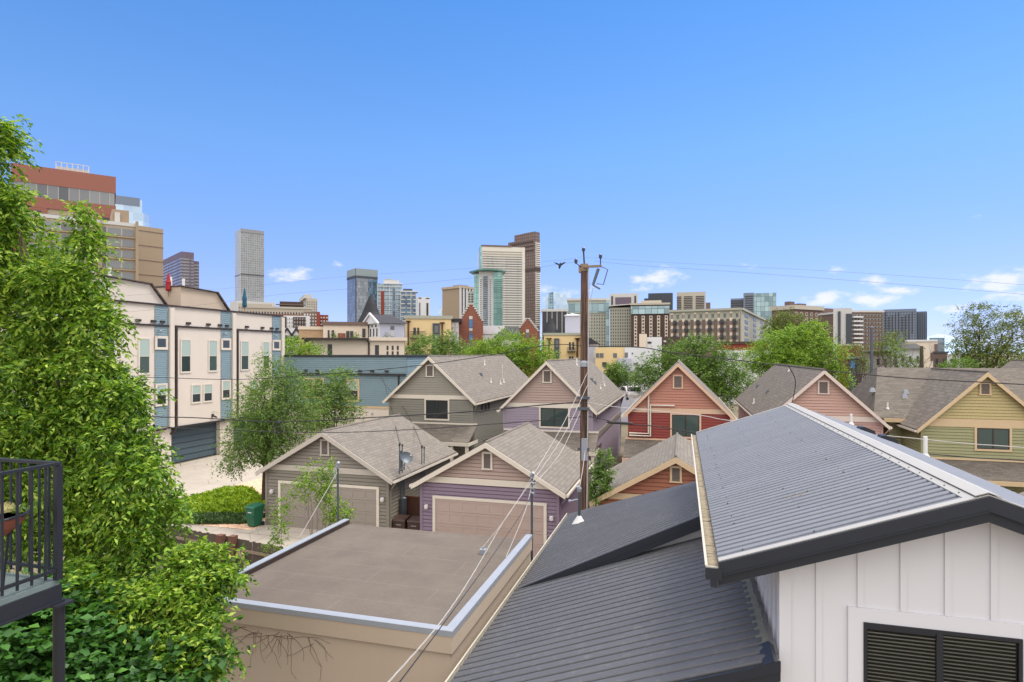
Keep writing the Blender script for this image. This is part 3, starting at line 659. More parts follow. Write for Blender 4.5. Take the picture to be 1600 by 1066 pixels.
# white walls, board and batten
XC = 1.22; XW2 = 5.0
m = MB(); m.prism([(XC,YW,-.6),(XW2,YW,-.6),(XW2,YW,UZ-UK*(XW2-UR)-.12),(UR,YW,UZ-.12),(XC,YW,UZ-UK*(UR-XC)-.12)], (0,YB-YW-.3,0)); m.build('wall', M['board_white'], MH)
BW = atY(1411,860,YW).x-atY(1344,860,YW).x; xb0 = atY(1344,860,YW).x
wx0, wx1, wz0, wz1 = atY(1348,970,YW).x, atY(1595,997,YW).x, 4.1, atY(1348,970,YW).z
tw = .17
for i in range(-3, 7):
    x = xb0+i*BW
    if x < XC+.1 or x > XW2-.1: continue
    zt_ = UZ-UK*abs(x-UR)-.17
    zb_ = -.6
    if wx0-tw-.02 < x < wx1+tw+.02: zb_ = wz1+tw+.002
    m = MB(); m.box(x-.035, x+.035, YW-.022, YW, zb_, zt_); m.build('batten', M['board_white'], MH)
m = MB(); m.box(XC-.02, XC+.12, YW-.03, YW, -.6, UZ-UK*(UR-XC)-.2); m.build('corner_board', M['board_white'], MH)
for i in range(26):
    y = YW+.15+i*.42
    m = MB(); m.box(XC-.022, XC, y-.035, y+.035, 3.5, UZ-UK*(UR-XC)-.18); m.build('batten', M['board_white'], MH)
# the window: white surround, black frame, blinds behind glass
m = MB(); m.box(wx0-tw, wx0-.001, YW-.035, YW, wz0, wz1+tw); m.box(wx1+.001, wx1+tw, YW-.035, YW, wz0, wz1+tw); m.box(wx0-.001, wx1+.001, YW-.033, YW, wz1, wz1+tw)
W = m.build('window', M['board_white'], MH)
m = MB(); f = .055; xm = atY(1466,985,YW).x
m.box(wx0, wx0+f*.7, YW-.05, YW-.002, wz0, wz1); m.box(wx1-f*.7, wx1, YW-.05, YW-.002, wz0, wz1); m.box(wx0+f*.7, wx1-f*.7, YW-.05, YW-.002, wz1-f*.8, wz1); m.box(xm-.035, xm+.035, YW-.052, YW-.002, wz0, wz1-f*.8)
m.box(wx0+.04, xm-.04, YW-.044, YW-.004, wz1-f*1.4, wz1-f*.8)
m.build('frame', M['black_metal'], W)
def winglass():
    t = NT('window_glass'); t.base((.9,.95,.95,1)); t.set(.02, 0, .9); t.b.inputs['Transmission Weight'].default_value = 1.0; t.b.inputs['IOR'].default_value = 1.25; t.b.inputs['Base Color'].default_value = (.66,.68,.66,1); return t.m
m = MB(); m.box(wx0+.04, wx1-.04, YW-.03, YW-.026, wz0, wz1-.04); m.build('pane', winglass(), W)
MP('room_dark', rgb(34,30,28), .9); MP('blind_slat', rgb(214,212,206,K), .5, .1, 3)
m = MB(); m.box(wx0+.04, wx1-.04, YW-.008, YW-.003, wz0, wz1-.04); m.build('room_backing', M['room_dark'], W)
m = MB(); z = wz1-.07
while z > wz0:
    m.add([(wx0+.05,YW-.024,z),(wx1-.06,YW-.024,z),(wx1-.06,YW-.012,z-.02),(wx0+.05,YW-.012,z-.02)], [(0,1,2,3)]); z -= .045
m.build('blind', M['blind_slat'], W)
MP('old_flashing', rgb(128,126,110,K), .6, .2, 5)
# lower roofs
NK = .366
def zN(x, y): return ZG+NK*(x-XG)
XT = 1.02; YD_ = 13.7
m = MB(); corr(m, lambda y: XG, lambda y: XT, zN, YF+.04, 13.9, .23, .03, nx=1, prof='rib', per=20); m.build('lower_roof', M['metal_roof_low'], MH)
m = MB(); m.prism([(XG,YF+.02,zN(XG,0)-.03),(XT+.1,YF+.02,zN(XT+.1,0)-.03),(XT+.1,YF+.02,zN(XT+.1,0)-.16),(XG,YF+.02,zN(XG,0)-.16)], (0,YD_-YF,0)); m.build('roof_deck', M['board_white'], MH)
m = MB(); m.prism([(XG-.05,YF-.0,zN(XG-.05,0)+.03),(XT+.14,YF,zN(XT+.14,0)+.03),(XT+.14,YF,zN(XT+.14,0)-.1),(XG-.05,YF,zN(XG-.05,0)-.1)], (0,-.03,0))
m.prism([(XG-.05,YF+.01,zN(XG-.05,0)-.1),(XT+.14,YF+.01,zN(XT+.14,0)-.1),(XT+.14,YF+.01,zN(XT+.14,0)-.22),(XG-.05,YF+.01,zN(XG-.05,0)-.22)], (0,-.025,0)); m.build('fascia', M['fascia_dark'], MH)
m = MB()   # flashing cap along the top edge of the near lower roof
m.prism([(XT-.06,YF-.02,zN(XT-.06,0)+.03),(XT+.07,YF-.02,zN(XT+.07,0)+.05),(XT+.13,YF-.02,zN(XT+.07,0)-.0),(XT+.13,YF-.02,zN(XT+.07,0)-.12),(XT+.06,YF-.02,zN(XT+.07,0)-.03)], (0,.55,0)); m.build('ridge_end', M['fascia_dark'], MH)
m = MB(); y = YF+.5
while y < 13.6:
    w = random.uniform(.0,.02); m.prism([(XT-.06,y,zN(XT-.06,0)+.025),(XT+.07+w,y,zN(XT+.07,0)+.04),(XT+.07+w,y,zN(XT+.07,0)+.02),(XT-.06,y,zN(XT-.06,0)+.005)], (0,.225,0)); y += .23
m.build('flashing', M['old_flashing'], MH)
# raised dormer-like section (B) and far section (A)
YD = 13.72; BK = .492; XB = .5
def yf_(x): return YD+.02+(x-XG)*.42
def zB(x, y): return ZG+BK*(x-XG)
def xfold(y): return min(XB, XG+(y-YD-.02)/.42)
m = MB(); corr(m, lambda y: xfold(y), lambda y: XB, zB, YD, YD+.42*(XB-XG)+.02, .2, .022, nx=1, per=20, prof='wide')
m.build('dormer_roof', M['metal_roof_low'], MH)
def zA(x, y):
    y0 = yf_(x); t = min(1.0, max(0.0, (y-y0)/(YB-y0))); return ZG+(BK+(.325-BK)*(1-(1-t)**1.3))*(x-XG)
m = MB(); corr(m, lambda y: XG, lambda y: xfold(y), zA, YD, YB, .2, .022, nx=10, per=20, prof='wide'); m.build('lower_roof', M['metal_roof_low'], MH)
m = MB(); m.prism([(XG,YD-.02,zB(XG,0)+.03),(XB+.1,YD-.02,zB(XB+.1,0)+.03),(XB+.1,YD-.02,zB(XB+.1,0)-.13),(XG+.2,YD-.02,zB(XG+.2,0)-.13)], (0,-.03,0))
m.prism([(XG+.2,YD-.01,zB(XG+.2,0)-.13),(XB+.1,YD-.01,zB(XB+.1,0)-.13),(XB+.1,YD-.01,zB(XB+.1,0)-.27),(XG+1.1,YD-.01,zB(XG+1.1,0)-.27)], (0,-.03,0)); m.build('fascia', M['fascia_dark'], MH)
m = MB(); m.prism([(XG+.3,YD+.25,zN(XG+.3,0)),(XT,YD+.25,zN(XT,0)),(XT,YD+.25,zB(XT,0)-.1),(XG+.3,YD+.25,zB(XG+.3,0)-.05)], (0,.1,0)); m.build('dormer_wall', M['board_white'], MH)
m = MB()
for x in np.arange(-1.6, 1.0, .42): m.box(x-.03, x+.03, YD+.225, YD+.25, zN(x,0), zB(x,0)-.12)
m.build('batten', M['board_white'], MH)
m = MB(); m.box(XG-.09, XG-.075, YF, YB, ZG-.12, ZG-.0); m.box(XG-.09, XG+.02, YF, YB, ZG-.12, ZG-.105); m.box(XG-.1, XG-.07, YF, YB, ZG-.0, ZG+.015); m.build('gutter', M['gutter_cream'], MH)
m = MB(); m.prism([(XG+.25,YF+.4,-.6),(XC,YF+.4,-.6),(XC,YF+.4,zN(XC,0)-.15),(XG+.25,YF+.4,zN(XG+.25,0)-.15)], (0,YB-YF-.8,0)); m.build('lower_wall', M['board_white'], MH)
# pipes and hoods on the right slope
def on_up(px, py):
    d = ray(px,py); k = UK; t = (UZ+k*UR-CAMH)/(d.z+k*d.x); return CAM+d*t
for px,py,h in ((1330,662,.35),(1446,712,.45)):
    p = on_up(px,py); m = MB(); m.cyl(p.x,p.y,p.z-.05,p.z+h,.045,12); pp = m.build('vent_pipe', M['pipe_white'], MH)
    m = MB(); m.tube([(p.x,p.y,p.z-.03),(p.x,p.y,p.z+.05)],[.1,.05],12); m.build('boot', M['pipe_white'], pp)
for px,py in ((1353,676),(1387,690)):
    p = on_up(px,py); m = MB(); s = .22
    m.prism([(p.x-s,p.y-s*.7,p.z-.0+.05),(p.x+s,p.y-s*.7,p.z-.08),(p.x+s*.8,p.y-s*.7,p.z+.07),(p.x-s*.3,p.y-s*.7,p.z+.17),(p.x-s*.8,p.y-s*.7,p.z+.16)], (0,s*1.4,0)); m.build('roof_vent', M['fascia_dark'], MH)
# service mast through the lower roof, seam of debris on the upper roof
b_ = atY(905,806,19.0); zz = zA(b_.x, 19.0)
MT = empty('service_mast', (b_.x, 19.0, zz), 0, 'grey service mast with white boot on the dark metal roof beside the utility pole', 'mast', 'electrical service masts')
m = MB(); m.cyl(b_.x, 19.0, zz-.05, zz+1.0, .045, 10); m.build('pipe', M['galv_dark'], MT)
m = MB(); m.tube([(b_.x,19,zz+.98),(b_.x,19,zz+1.08),(b_.x-.03,18.97,zz+1.16)],[.06,.08,.05],10); m.tube([(b_.x,19,zz+.75),(b_.x-.28,18.95,zz+.68)],.025,6); m.ball((b_.x-.3,18.95,zz+.68),.05,8); m.build('weatherhead', M['galv'], MT)
m = MB(); m.tube([(b_.x,19,zz-.12),(b_.x,19,zz+.0),(b_.x,19,zz+.22)],[.26,.2,.06],8); m.build('boot', M['pipe_white'], MT)
p = atZ(1243,776,6.8); 
def on_left(px,py):
    d = ray(px,py); k = UK; t = (UZ-k*UR-CAMH)/(d.z-k*d.x); return CAM+d*t
p = on_left(1245,777); m = MB()
for i in range(60):
    a = random.gauss(0,.1); b = random.gauss(0,.045); r = random.uniform(.008,.022)
    m.ball((p.x+a, p.y+b, UZ-UK*(UR-p.x-a)+.02), r, 5)
m.build('leaf_litter', M['soil'], None, label='small clump of dry leaf litter on the upper metal roof', cat='litter')

# ------------------------------------------------------------------ flat-roofed tan building
FX0, FX1, FY0, FY1, FZ = -10.0, -4.06, 10.31, 16.42, 3.6
FB = empty('flat_roofed_garage', (-7, 13.3, -.4), 0, 'tan stucco building with flat brown gravel roof and pale metal parapet cap', 'building')
m = MB(); m.box(FX0+.06, FX1-.06, FY0+.06, FY1, -.6, FZ-.42); m.build('wall', M['stucco_tan'], FB)
m = MB(); b = .16
m.box(FX0+.02, FX0+b, FY0+.02, FY1, FZ-.42, FZ-.02); m.box(FX1-b, FX1-.02, FY0+.02, FY1, FZ-.42, FZ-.02); m.box(FX0+b, FX1-b, FY0+.02, FY0+b, FZ-.42, FZ-.02); m.build('parapet', M['stucco_yellow'], FB)
def roofing_mat():
    t = NT('roofing_felt'); a = t.noise(1.1, 7, .65); n2 = t.noise(90, 3); c = t.mix(a, rgb(84,76,70,K), rgb(136,125,114,K)); c = t.mix(t.math('MULTIPLY', n2, .45), c, rgb(140,127,115,K))
    br = t.new('ShaderNodeTexBrick'); t.link(t.coord(), br.inputs['Vector']); br.inputs['Scale'].default_value = 1; br.inputs['Brick Width'].default_value = 3.6; br.inputs['Row Height'].default_value = .92; br.inputs['Mortar Size'].default_value = .02; br.inputs['Mortar Smooth'].default_value = .6
    c = t.mix(t.math('MULTIPLY', t.math('MULTIPLY', br.outputs['Fac'], t.noise(1.7, 4)), .4), c, rgb(164,152,140,K)); n3 = t.noise(16, 5, .7); c = t.mix(t.math('MULTIPLY', n3, .5), c, rgb(84,74,67,K)); st = t.ramp(t.noise(.45, 5, .6), [(.5, (0,0,0,1)), (.72, (1,1,1,1))]); c = t.mix(t.math('MULTIPLY', st, .35), c, rgb(108,92,82,K))
    t.base(c); t.set(.95, 0, .15); t.bump(n2, .6, .01); return t.m
m = MB(); m.box(FX0+b-.01, FX1-b+.01, FY0+b-.01, FY1-.03, FZ-.2, FZ-.14); m.build('roof', roofing_mat(), FB)
m = MB(); c = .165
m.box(FX0, FX0+c, FY0, FY1+.0, FZ-.019, FZ+.005); m.box(FX1-c, FX1, FY0, FY1, FZ-.019, FZ+.005); m.box(FX0+c, FX1-c, FY0, FY0+c, FZ-.019, FZ+.004)
m.box(FX0-.012, FX0, FY0, FY1, FZ-.1, FZ+.003); m.box(FX1, FX1+.012, FY0, FY1, FZ-.1, FZ+.003); m.box(FX0-.012, FX1+.012, FY0-.012, FY0, FZ-.1, FZ+.003)
m.build('parapet_cap', M['galv'], FB)
m = MB(); m.box(FX0+c-.03, FX0+c-.001, FY0+c, FY1, FZ-.15, FZ-.02); m.box(FX1-c+.001, FX1-c+.03, FY0+c, FY1, FZ-.15, FZ-.02); m.box(FX0+c, FX1-c, FY0+c-.03, FY0+c-.001, FZ-.15, FZ-.02); m.build('inner_flashing', M['dark_brown'], FB)
m = MB(); m.box(FX0+.03, FX0+b, FY1, FY1+.02, FZ-.5, FZ); m.build('end_cap', M['dark_brown'], FB)
m = MB()   # stucco band under the cap on the front
m.box(FX0+.0, FX1-.0, FY0-.0, FY0+.02, FZ-.42, FZ-.1); m.box(FX1-.02, FX1+.0, FY0+.02, FY1, FZ-.42, FZ-.1); m.build('parapet_band', M['stucco_tan'], FB)
MP('vine_stem', rgb(118,98,84,K), .9, .2, 6)
# dry vine on the tan wall
rng = random.Random(5); m = MB()
for i in range(46):
    x = rng.uniform(-9.6,-6.9); z = FZ-.5-rng.uniform(0,.15); a = rng.uniform(-2.6,-.6) if rng.random() < .5 else rng.uniform(-3.3,.1); pts = []
    for k in range(rng.randint(6,16)):
        pts.append((x, FY0+.05, z)); a += rng.uniform(-.35,.35); x += math.cos(a)*.09; z += math.sin(a)*.06
        if z > FZ-.45: a = -abs(a)
    m.tube(pts, [.0035*(1-.7*j/len(pts))+.001 for j in range(len(pts))], 4)
m.build('dry_vine', M['vine_stem'], None, label='bare brown vine stems clinging to the tan stucco wall', cat='vine')
# mast on the flat building's right rear corner; mast near the saplings
MA = empty('service_mast', (-4.1, 16.55, 2.6), 0, 'tall grey mast at the back corner of the flat roof, cables fanning from its head', 'mast', 'electrical service masts')
m = MB(); m.cyl(-4.1, 16.55, 2.0, 5.2, .035, 10); m.build('pipe', M['galv_dark'], MA)
m = MB(); m.tube([(-4.1,16.55,5.15),(-4.1,16.55,5.25),(-4.04,16.5,5.33)],[.05,.07,.04],8)
for k in range(3): m.tube([(-4.1,16.5,5.05-.14*k),(-4.0,16.44,5.02-.14*k)],[.03,.04],6)
m.build('weatherhead', M['galv'], MA)
MC = empty('service_mast', (-10.35, 16.6, .1), 0, 'blue grey service mast beside the leafy saplings in front of the grey garage', 'mast', 'electrical service masts')
m = MB(); m.cyl(-10.35, 16.6, -.2, 5.15, .032, 10); m.build('pipe', M['galv_dark'], MC)
m = MB(); m.tube([(-10.35,16.6,5.1),(-10.35,16.6,5.25),(-10.3,16.56,5.3)],[.04,.06,.04],8); m.tube([(-10.36,16.57,5.2),(-10.42,16.5,5.0),(-10.38,16.5,4.8)],.018,6); m.build('weatherhead', M['galv'], MC)
m = MB(); m.tube([(-10.36,16.6,5.0),(-10.15,14.4,3.65)], .007, 5); m.build('guy_wire', M['cable_light'], MC)
p = atZ(755,864,FZ-.12); m = MB(); m.box(p.x-.08,p.x+.08,p.y-.08,p.y+.08,p.z-.03,p.z+.1); m.tube([(p.x,p.y,p.z+.1),(p.x,p.y,p.z+.16)],.03,6)
m.build('cable_anchor', M['galv'], None, label='small grey cable anchor block on the flat brown roof', cat='anchor'); ANCH = p

# ------------------------------------------------------------------ steel balcony at the left edge
BX, BY, BZ = -5.28, 4.01, 6.71
BA = empty('balcony', (BX-1.2, BY-1.2, BZ), 0, 'black steel balcony with bar railing and grey grating floor, cut by the left edge', 'balcony')
m = MB(); m.box(BX-2.6, BX-.0, BY-2.6, BY, BZ-.045, BZ); m.build('floor', M['deck_grid'], BA)
m = MB(); m.box(BX-.06, BX+.015, BY-2.6, BY+.015, BZ-.18, BZ-.046); m.box(BX-2.6, BX-.06, BY-.06, BY+.015, BZ-.18, BZ-.046); m.box(BX-.09, BX+.03, BY-2.6, BY+.03, BZ-.2, BZ-.18); m.box(BX-2.6, BX-.09, BY-.09, BY+.03, BZ-.2, BZ-.18)
m.build('edge_beam', M['black_metal'], BA)
m = MB(); m.box(BX-.03, BX+.02, BY-.03, BY+.02, BZ-.0, BZ+1.0); m.build('corner_post', M['black_metal'], BA)
for nm, a, b_ in (('top_rail', (BX,BY,BZ+1.02), (BX,BY-2.6,BZ+1.02)), ('top_rail', (BX+.0,BY,BZ+1.02), (BX-2.6,BY,BZ+1.02)), ('bottom_rail', (BX,BY-.03,BZ+.09), (BX,BY-2.6,BZ+.09)), ('bottom_rail', (BX-.03,BY,BZ+.09), (BX-2.6,BY,BZ+.09))):
    m = MB(); m.beam(a, b_, .05 if nm=='top_rail' else .03, .025); m.build(nm, M['black_metal'], BA)
for i in range(1, 22):
    m = MB(); y = BY-i*.115; m.box(BX-.008, BX+.008, y-.008, y+.008, BZ+.03, BZ+1.01); m.build('baluster', M['black_metal'], BA)
    m = MB(); x = BX-i*.115; m.box(x-.008, x+.008, BY-.008, BY+.008, BZ+.03, BZ+1.01); m.build('baluster', M['black_metal'], BA)
m = MB(); m.cyl(BX+.0, BY+.0, -.2, BZ-.2, .045, 14); m.box(BX-.11,BX+.08,BY-.08,BY+.08,BZ-.22,BZ-.201); m.build('post', M['black_metal'], BA)
PB = empty('planter', (-5.6, 3.65, 7.3), 0, 'terracotta bowl planter on a black stand behind the balcony railing', 'planter')
m = MB(); cx, cy = -5.69, 3.66; z0 = 7.25
prof = [(.12,-.12),(.2,-.09),(.27,-.02),(.3,.03),(.31,.06),(.285,.06),(.26,.02),(.02,.01)]
m.tube([(cx,cy,z0+z) for r,z in prof], [r for r,z in prof], 24, cap=True); m.build('bowl', M['terracotta'], PB, smooth=False)
m = MB(); m.tube([(cx+.32*math.cos(t),cy+.32*math.sin(t),z0+.075) for t in np.linspace(0,2*math.pi,25)], .012, 6)
for t in (0.5,2.6,4.7): m.tube([(cx+.31*math.cos(t),cy+.31*math.sin(t),z0+.07),(cx+.2*math.cos(t),cy+.2*math.sin(t),z0-.1),(cx+.16*math.cos(t),cy+.16*math.sin(t),BZ)], .01, 6)
m.build('stand', M['black_metal'], PB)
MP('cactus_y', rgb(190,180,110,K), .9, .2, 20, bump=.8, bscale=60); MP('plant_g', rgb(96,130,60,K), .8, .25, 14)
m = MB(); m.tube([(cx,cy,z0+.045),(cx,cy,z0+.05)],[.285,.28],24); m.build('soil', M['soil'], PB)
q = atF(9,800,5.28); c_ = atF(34,803,5.28); rgc = np.random.default_rng(6); P = np.array([c_.x,c_.y,c_.z])+np.clip(rgc.normal(0,.03,(240,3)),-.06,.06); V,F = None,None
SUCC = (P, rgc.normal(0,1,(240,3)))
m = MB(); m.ball((q.x,q.y,q.z), .06, 12, 1.1)
for i in range(160):
    d = Vector((random.gauss(0,1),random.gauss(0,1),random.gauss(.4,1))).normalized(); m.tube([q+d*.055, q+d*.09], [.003,.0008], 3)
m.build('cactus', M['cactus_y'], None, label='pale yellow spiny round cactus in the terracotta bowl', cat='cactus')
# ------------------------------------------------------------------ cream stucco townhouses on the left (facade faces +x)
TX = -37.96
MP('bulk_edge', rgb(92,80,76,K), .6)
MP('bulk_tan', rgb(206,184,158,K), .9, .08, .6)
def tri_px(x, y): return (180+x*.2814, 430+y*.2814)
def townhouse(y0, y1, label, idx):
    T = empty('townhouse', (TX-5, (y0+y1)/2, 0), 0, label, 'townhouse', 'cream stucco townhouses in a terrace')
    ztop = 12.3
    m = MB(); m.box(TX-10, TX, y0+.02, y1-.02, 3.0, ztop); m.box(TX-10, TX-1.0, y0+.02, y1-.02, -.3, 3.0); m.build('wall', M['stucco_cream'], T)
    ys = y1-1.55                     # teal siding bay at the far end of each unit
    m = MB(); siding(m, (TX+.03,ys), (TX+.03,y1-.3), 3.1, ztop-.02, (1,0), e=.17); m.build('siding_bay', M['siding_teal'], T)
    m = MB(); m.box(TX, TX+.2, y1-.3, y1+.1, 3.0, ztop-.1); m.build('pier', M['stucco_cream'], T)
    m = MB(); m.box(TX-10, TX+.12, y0, y1, ztop, ztop+.12); m.box(TX-.02, TX+.1, y0, y1, 10.72, 10.86); m.build('cornice', M['dark_brown'], T)
    m = MB(); m.tube([(TX+.12,y0+.35,10.7),(TX+.12,y0+.35,3.0),(TX+.1,y0+.2,2.6),(TX-.7,y0-.3,2.2)], .1, 8); m.build('downspout', M['dark_brown'], T)
    m = MB(); m.box(TX-.1, TX+.16, y0+.05, y1-.6, 2.85, 3.0); m.box(TX-9,TX-.1,y0+.05,y1-.05,2.9,2.99); m.build('soffit', M['dark_trim'], T)
    m = MB(); m.box(TX-1.0, TX-.12, y1-1.5, y1+.1, -.2, 2.9); m.build('garage_pier', M['stucco_cream'], T)
    m = MB(); siding(m, (TX-.5,y0+.1), (TX-.5,y1-1.5), 0.0, 2.85, (1,0), e=.5, lap=.03); m.build('garage_door', M['teal_door'], T)
    for yy in (y0+1.6, y0+3.7, y0+5.0, y1-.9):
        m = MB(); m.box(TX+.0, TX+.14, yy-.2, yy+.2, 11.0, 11.17); m.build('scupper', M['dark_brown'], T)
    wy0 = y0+.9
    window(T, wy0, wy0+.95, 7.2, 9.75, TX, M['trim_white'], M['glass_green'], nrm='+x', split='h', dark_frame=False, curtain='half' if idx else None, tw=.08)
    window(T, y1-2.9, y1-2.0, 7.2, 9.75, TX, M['trim_white'], M['glass_green'], nrm='+x', split='h', dark_frame=False, curtain='half', tw=.08)
    window(T, wy0+1.1, wy0+2.0, 4.7, 6.1, TX, M['trim_white'], M['glass_dark'], nrm='+x', split='h', dark_frame=False, curtain='half', tw=.08)
    window(T, wy0+2.35, wy0+3.25, 4.7, 6.1, TX, M['trim_white'], M['glass_dark'], nrm='+x', split='h', dark_frame=False, curtain='half', tw=.08)
    window(T, ys+.12, ys+1.0, 9.1, 9.85, TX+.05, M['trim_white'], M['glass_far'], nrm='+x', n=1, dark_frame=False, tw=.14)
    window(T, ys+.12, ys+1.0, 4.8, 6.3, TX+.05, M['trim_white'], M['glass_dark'], nrm='+x', split='h', dark_frame=False, curtain='half', tw=.1)
    m = MB(); m.ball((TX+.25, ys+.3, 10.35), .1, 8); m.tube([(TX,ys+.3,10.5),(TX+.2,ys+.3,10.42)], .03, 6); m.build('lamp', M['galv'], T)
    m = MB(); m.tube([(TX,y0+4.2,3.45),(TX+.25,y0+4.2,3.4),(TX+.32,y0+4.35,3.3)], .07, 6); m.box(TX,TX+.08,y0+4.1,y0+4.3,3.35,3.6); m.build('lamp', M['dark_trim'], T)
    # roof stair bulkhead with a slanted brown edge
    bx = TX-.5
    if y1 > 50: return T
    m = MB(); m.prism([(bx,y0+1.4,ztop+.12),(bx,y1-.15,ztop+.12),(bx,y1-1.5,ztop+1.55),(bx,y0+1.4,ztop+1.7)], (-4,0,0)); m.build('roof_bulkhead', M['bulk_tan' if idx else 'stucco_cream'], T)
    m = MB(); m.beam((bx-1.9,y1-.05,ztop+.15), (bx-1.9,y1-1.5,ztop+1.65), 4.2, .09, (0,1,1)); m.build('bulkhead_edge', M['bulk_edge'], T)
    m = MB(); m.beam((bx-1.9,y1-1.45,ztop+1.62),(bx-1.9,y0+1.3,ztop+1.77),4.2,.07); m.build('bulkhead_roof', M['bulk_edge'], T)
    for k in range(2): pipe_vent(Vector((bx-1.5, y1-3.5-k*1.3, ztop+1.7)), .9, .11, T)
    return T
townhouse(24.15, 30.85, 'cream townhouse mostly hidden behind the big linden tree', 0)
townhouse(30.85, 37.55, 'cream townhouse next to the big tree, with tall dark window and teal siding strip', 0)
townhouse(37.55, 44.25, 'cream townhouse whose teal garage door opens on the pale driveway', 1)
townhouse(44.25, 50.95, 'cream townhouse at the far end of the terrace, closed blue parasol on its roof', 1)
def parasol(x, y, z, mat, label, h=2.4):
    T = empty('closed_parasol', (x,y,z), 0, label, 'parasol')
    m = MB(); m.cyl(x,y,z,z+h,.03,8); m.build('pole', M['wood_rail'], T)
    m = MB(); m.tube([(x,y,z+h*.25),(x,y,z+h*.32),(x,y,z+h*.5),(x,y,z+h*.62),(x,y,z+h*.72),(x,y,z+h*.9),(x,y,z+h+.05)], [.15,.22,.19,.21,.14,.09,.02], 9); m.build('canopy', mat, T)
p = atX(382,490,TX-1.6); parasol(p.x, p.y, 12.4, M['umb_blue'], 'closed dark blue parasol on the far townhouse roof')
p = atX(263,455,TX-1.6); parasol(p.x, p.y, 13.2, M['umb_red'], 'closed red parasol behind the slanted roof edge of a townhouse', 1.9)

# teal clapboard building closing the court
TB = empty('clapboard_building', (-31, 54, 0), 0, 'low teal clapboard building with flat dark roof edge behind the grey house', 'building')
x0, x1, yf = -37.9, -24.55, 51.0
m = MB(); siding(m, (x0,yf), (x1,yf), 3.7, 8.35, (0,-1), e=.2); siding(m, (x1,yf), (x1,yf+9), 3.7, 8.35, (1,0), e=.2); m.build('siding', M['siding_teal'], TB)
m = MB(); m.box(x0, x1-.03, yf+.03, yf+9, -.4, 3.5); m.box(x0+.2, x1-.2, yf+.2, yf+8.8, 3.5, 8.2); m.build('base_wall', M['stucco_cream'], TB)
m = MB(); m.box(x0, x1+.03, yf-.03, yf+9.02, 3.5, 3.7); m.build('band', M['trim_tan'], TB)
m = MB(); m.box(x0-.05, x1+.12, yf-.12, yf+9.1, 8.35, 8.52); m.build('cornice', M['dark_trim'], TB)
m = MB(); m.box(x0+1.5, x1-.1, yf-.22, yf-.02, 6.62, 6.8); m.tube([(x1-.8,yf-.12,6.65),(x1-.8,yf-.12,3.7)], .07, 8); m.build('gutter', M['dark_trim'], TB)
for xx in (-35.3,-34.0,-30.7,-29.4,-28.1,-26.6):
    m = MB(); m.box(xx-.18, xx+.18, yf-.15, yf-.02, 6.95, 7.08); m.build('scupper', M['dark_brown'], TB)
window(TB, -35.5, -34.6, 4.4, 6.2, yf-.01, M['trim_tan'], M['glass_dark'], split='h', dark_frame=False, tw=.12); window(TB, -34.3, -33.4, 4.4, 6.2, yf-.01, M['trim_tan'], M['glass_dark'], split='h', dark_frame=False, tw=.12)
window(TB, -30.7, -29.6, 4.2, 6.1, yf-.01, M['trim_tan'], M['glass_dark'], split='h', dark_frame=False, curtain='half', tw=.14)
m = MB(); m.ball((-28.1,yf-.1,3.0),.1,8); m.build('lamp', M['galv'], TB)

# ------------------------------------------------------------------ fence, bin, carts, meters, dish
def fence(pts, h, label):
    T = empty('wooden_fence', (pts[0][0], pts[0][1], gz(*pts[0])), 0, label, 'fence')
    rng = random.Random(3)
    for (xa,ya),(xb,yb) in zip(pts, pts[1:]):
        L = math.hypot(xb-xa, yb-ya); n = int(L/.145); m = MB()
        ux, uy = (xb-xa)/L, (yb-ya)/L
        for i in range(n):
            x = xa+ux*i*.145; y = ya+uy*i*.145; zz = gz(x,y); hh = h+rng.uniform(-.03,.03)
            m.beam((x,y,zz+.05),(x+rng.uniform(-.01,.01),y,zz+hh), .138, .018, (-uy,ux,0))
        m.build('boards', M['wood_dark'], T)
        for zr_ in (h*.78, h*.25):
            m = MB(); m.beam((xa,ya-.05,gz(xa,ya)+zr_), (xb,yb-.05,gz(xb,yb)+zr_), .045, .1); m.build('rail', M['wood_rail'], T)
    return T
FN = fence([(-24.5,20.3),(-16.6,19.0),(-10.4,18.4)], 1.75, 'weathered dark brown board fence between the big tree and the flat-roofed garage')
for dx in (0, .55):
    m = MB(); x, y = -16.75+dx, 18.85; m.box(x-.12,x+.12,y-.12,y+.12,-.1,1.85+.02*dx); m.build('post', M['wood_brown'], FN)
m = MB(); m.beam((-15.9,18.75,1.35),(-14.8,18.6,.1),.09,.05); m.build('brace', M['wood_rail'], FN)
x, y = -20.62, 25.5; z = gz(x,y)+.04
BN = empty('wheeled_bin', (x,y,z), R(-8), 'green wheeled rubbish bin at the left corner of the grey garage', 'bin')
m = MB(); vs = []
for (hz, a, b_) in ((.04,.22,.24),(.62,.27,.3),(.86,.29,.32),(.92,.31,.34),(.98,.31,.34)):
    vs += [(-a,-b_,hz),(a,-b_,hz),(a,b_,hz),(-a,b_,hz)]
fs = [(3,2,1,0)]
for k in range(4):
    for j in range(4): q = k*4; fs.append((q+j, q+(j+1)%4, q+4+(j+1)%4, q+4+j))
fs.append((16,17,18,19)); m.add(vs, fs); m.box(-.2,.2,-.34,-.29,.5,.56); m.build('body', M['bin_green'], BN, world=False)
m = MB(); m.add([(-.33,-.37,.98),(.33,-.37,.98),(.33,.37,1.0),(-.33,.37,1.0),(-.29,-.32,1.03),(.29,-.32,1.03),(.28,.3,1.1),(-.28,.3,1.1)],[(0,3,2,1),(4,5,6,7),(0,1,5,4),(1,2,6,5),(2,3,7,6),(3,0,4,7)]); m.tube([(-.25,.38,.97),(.25,.38,.97)],.02,8); m.build('lid', M['bin_green'], BN, world=False)
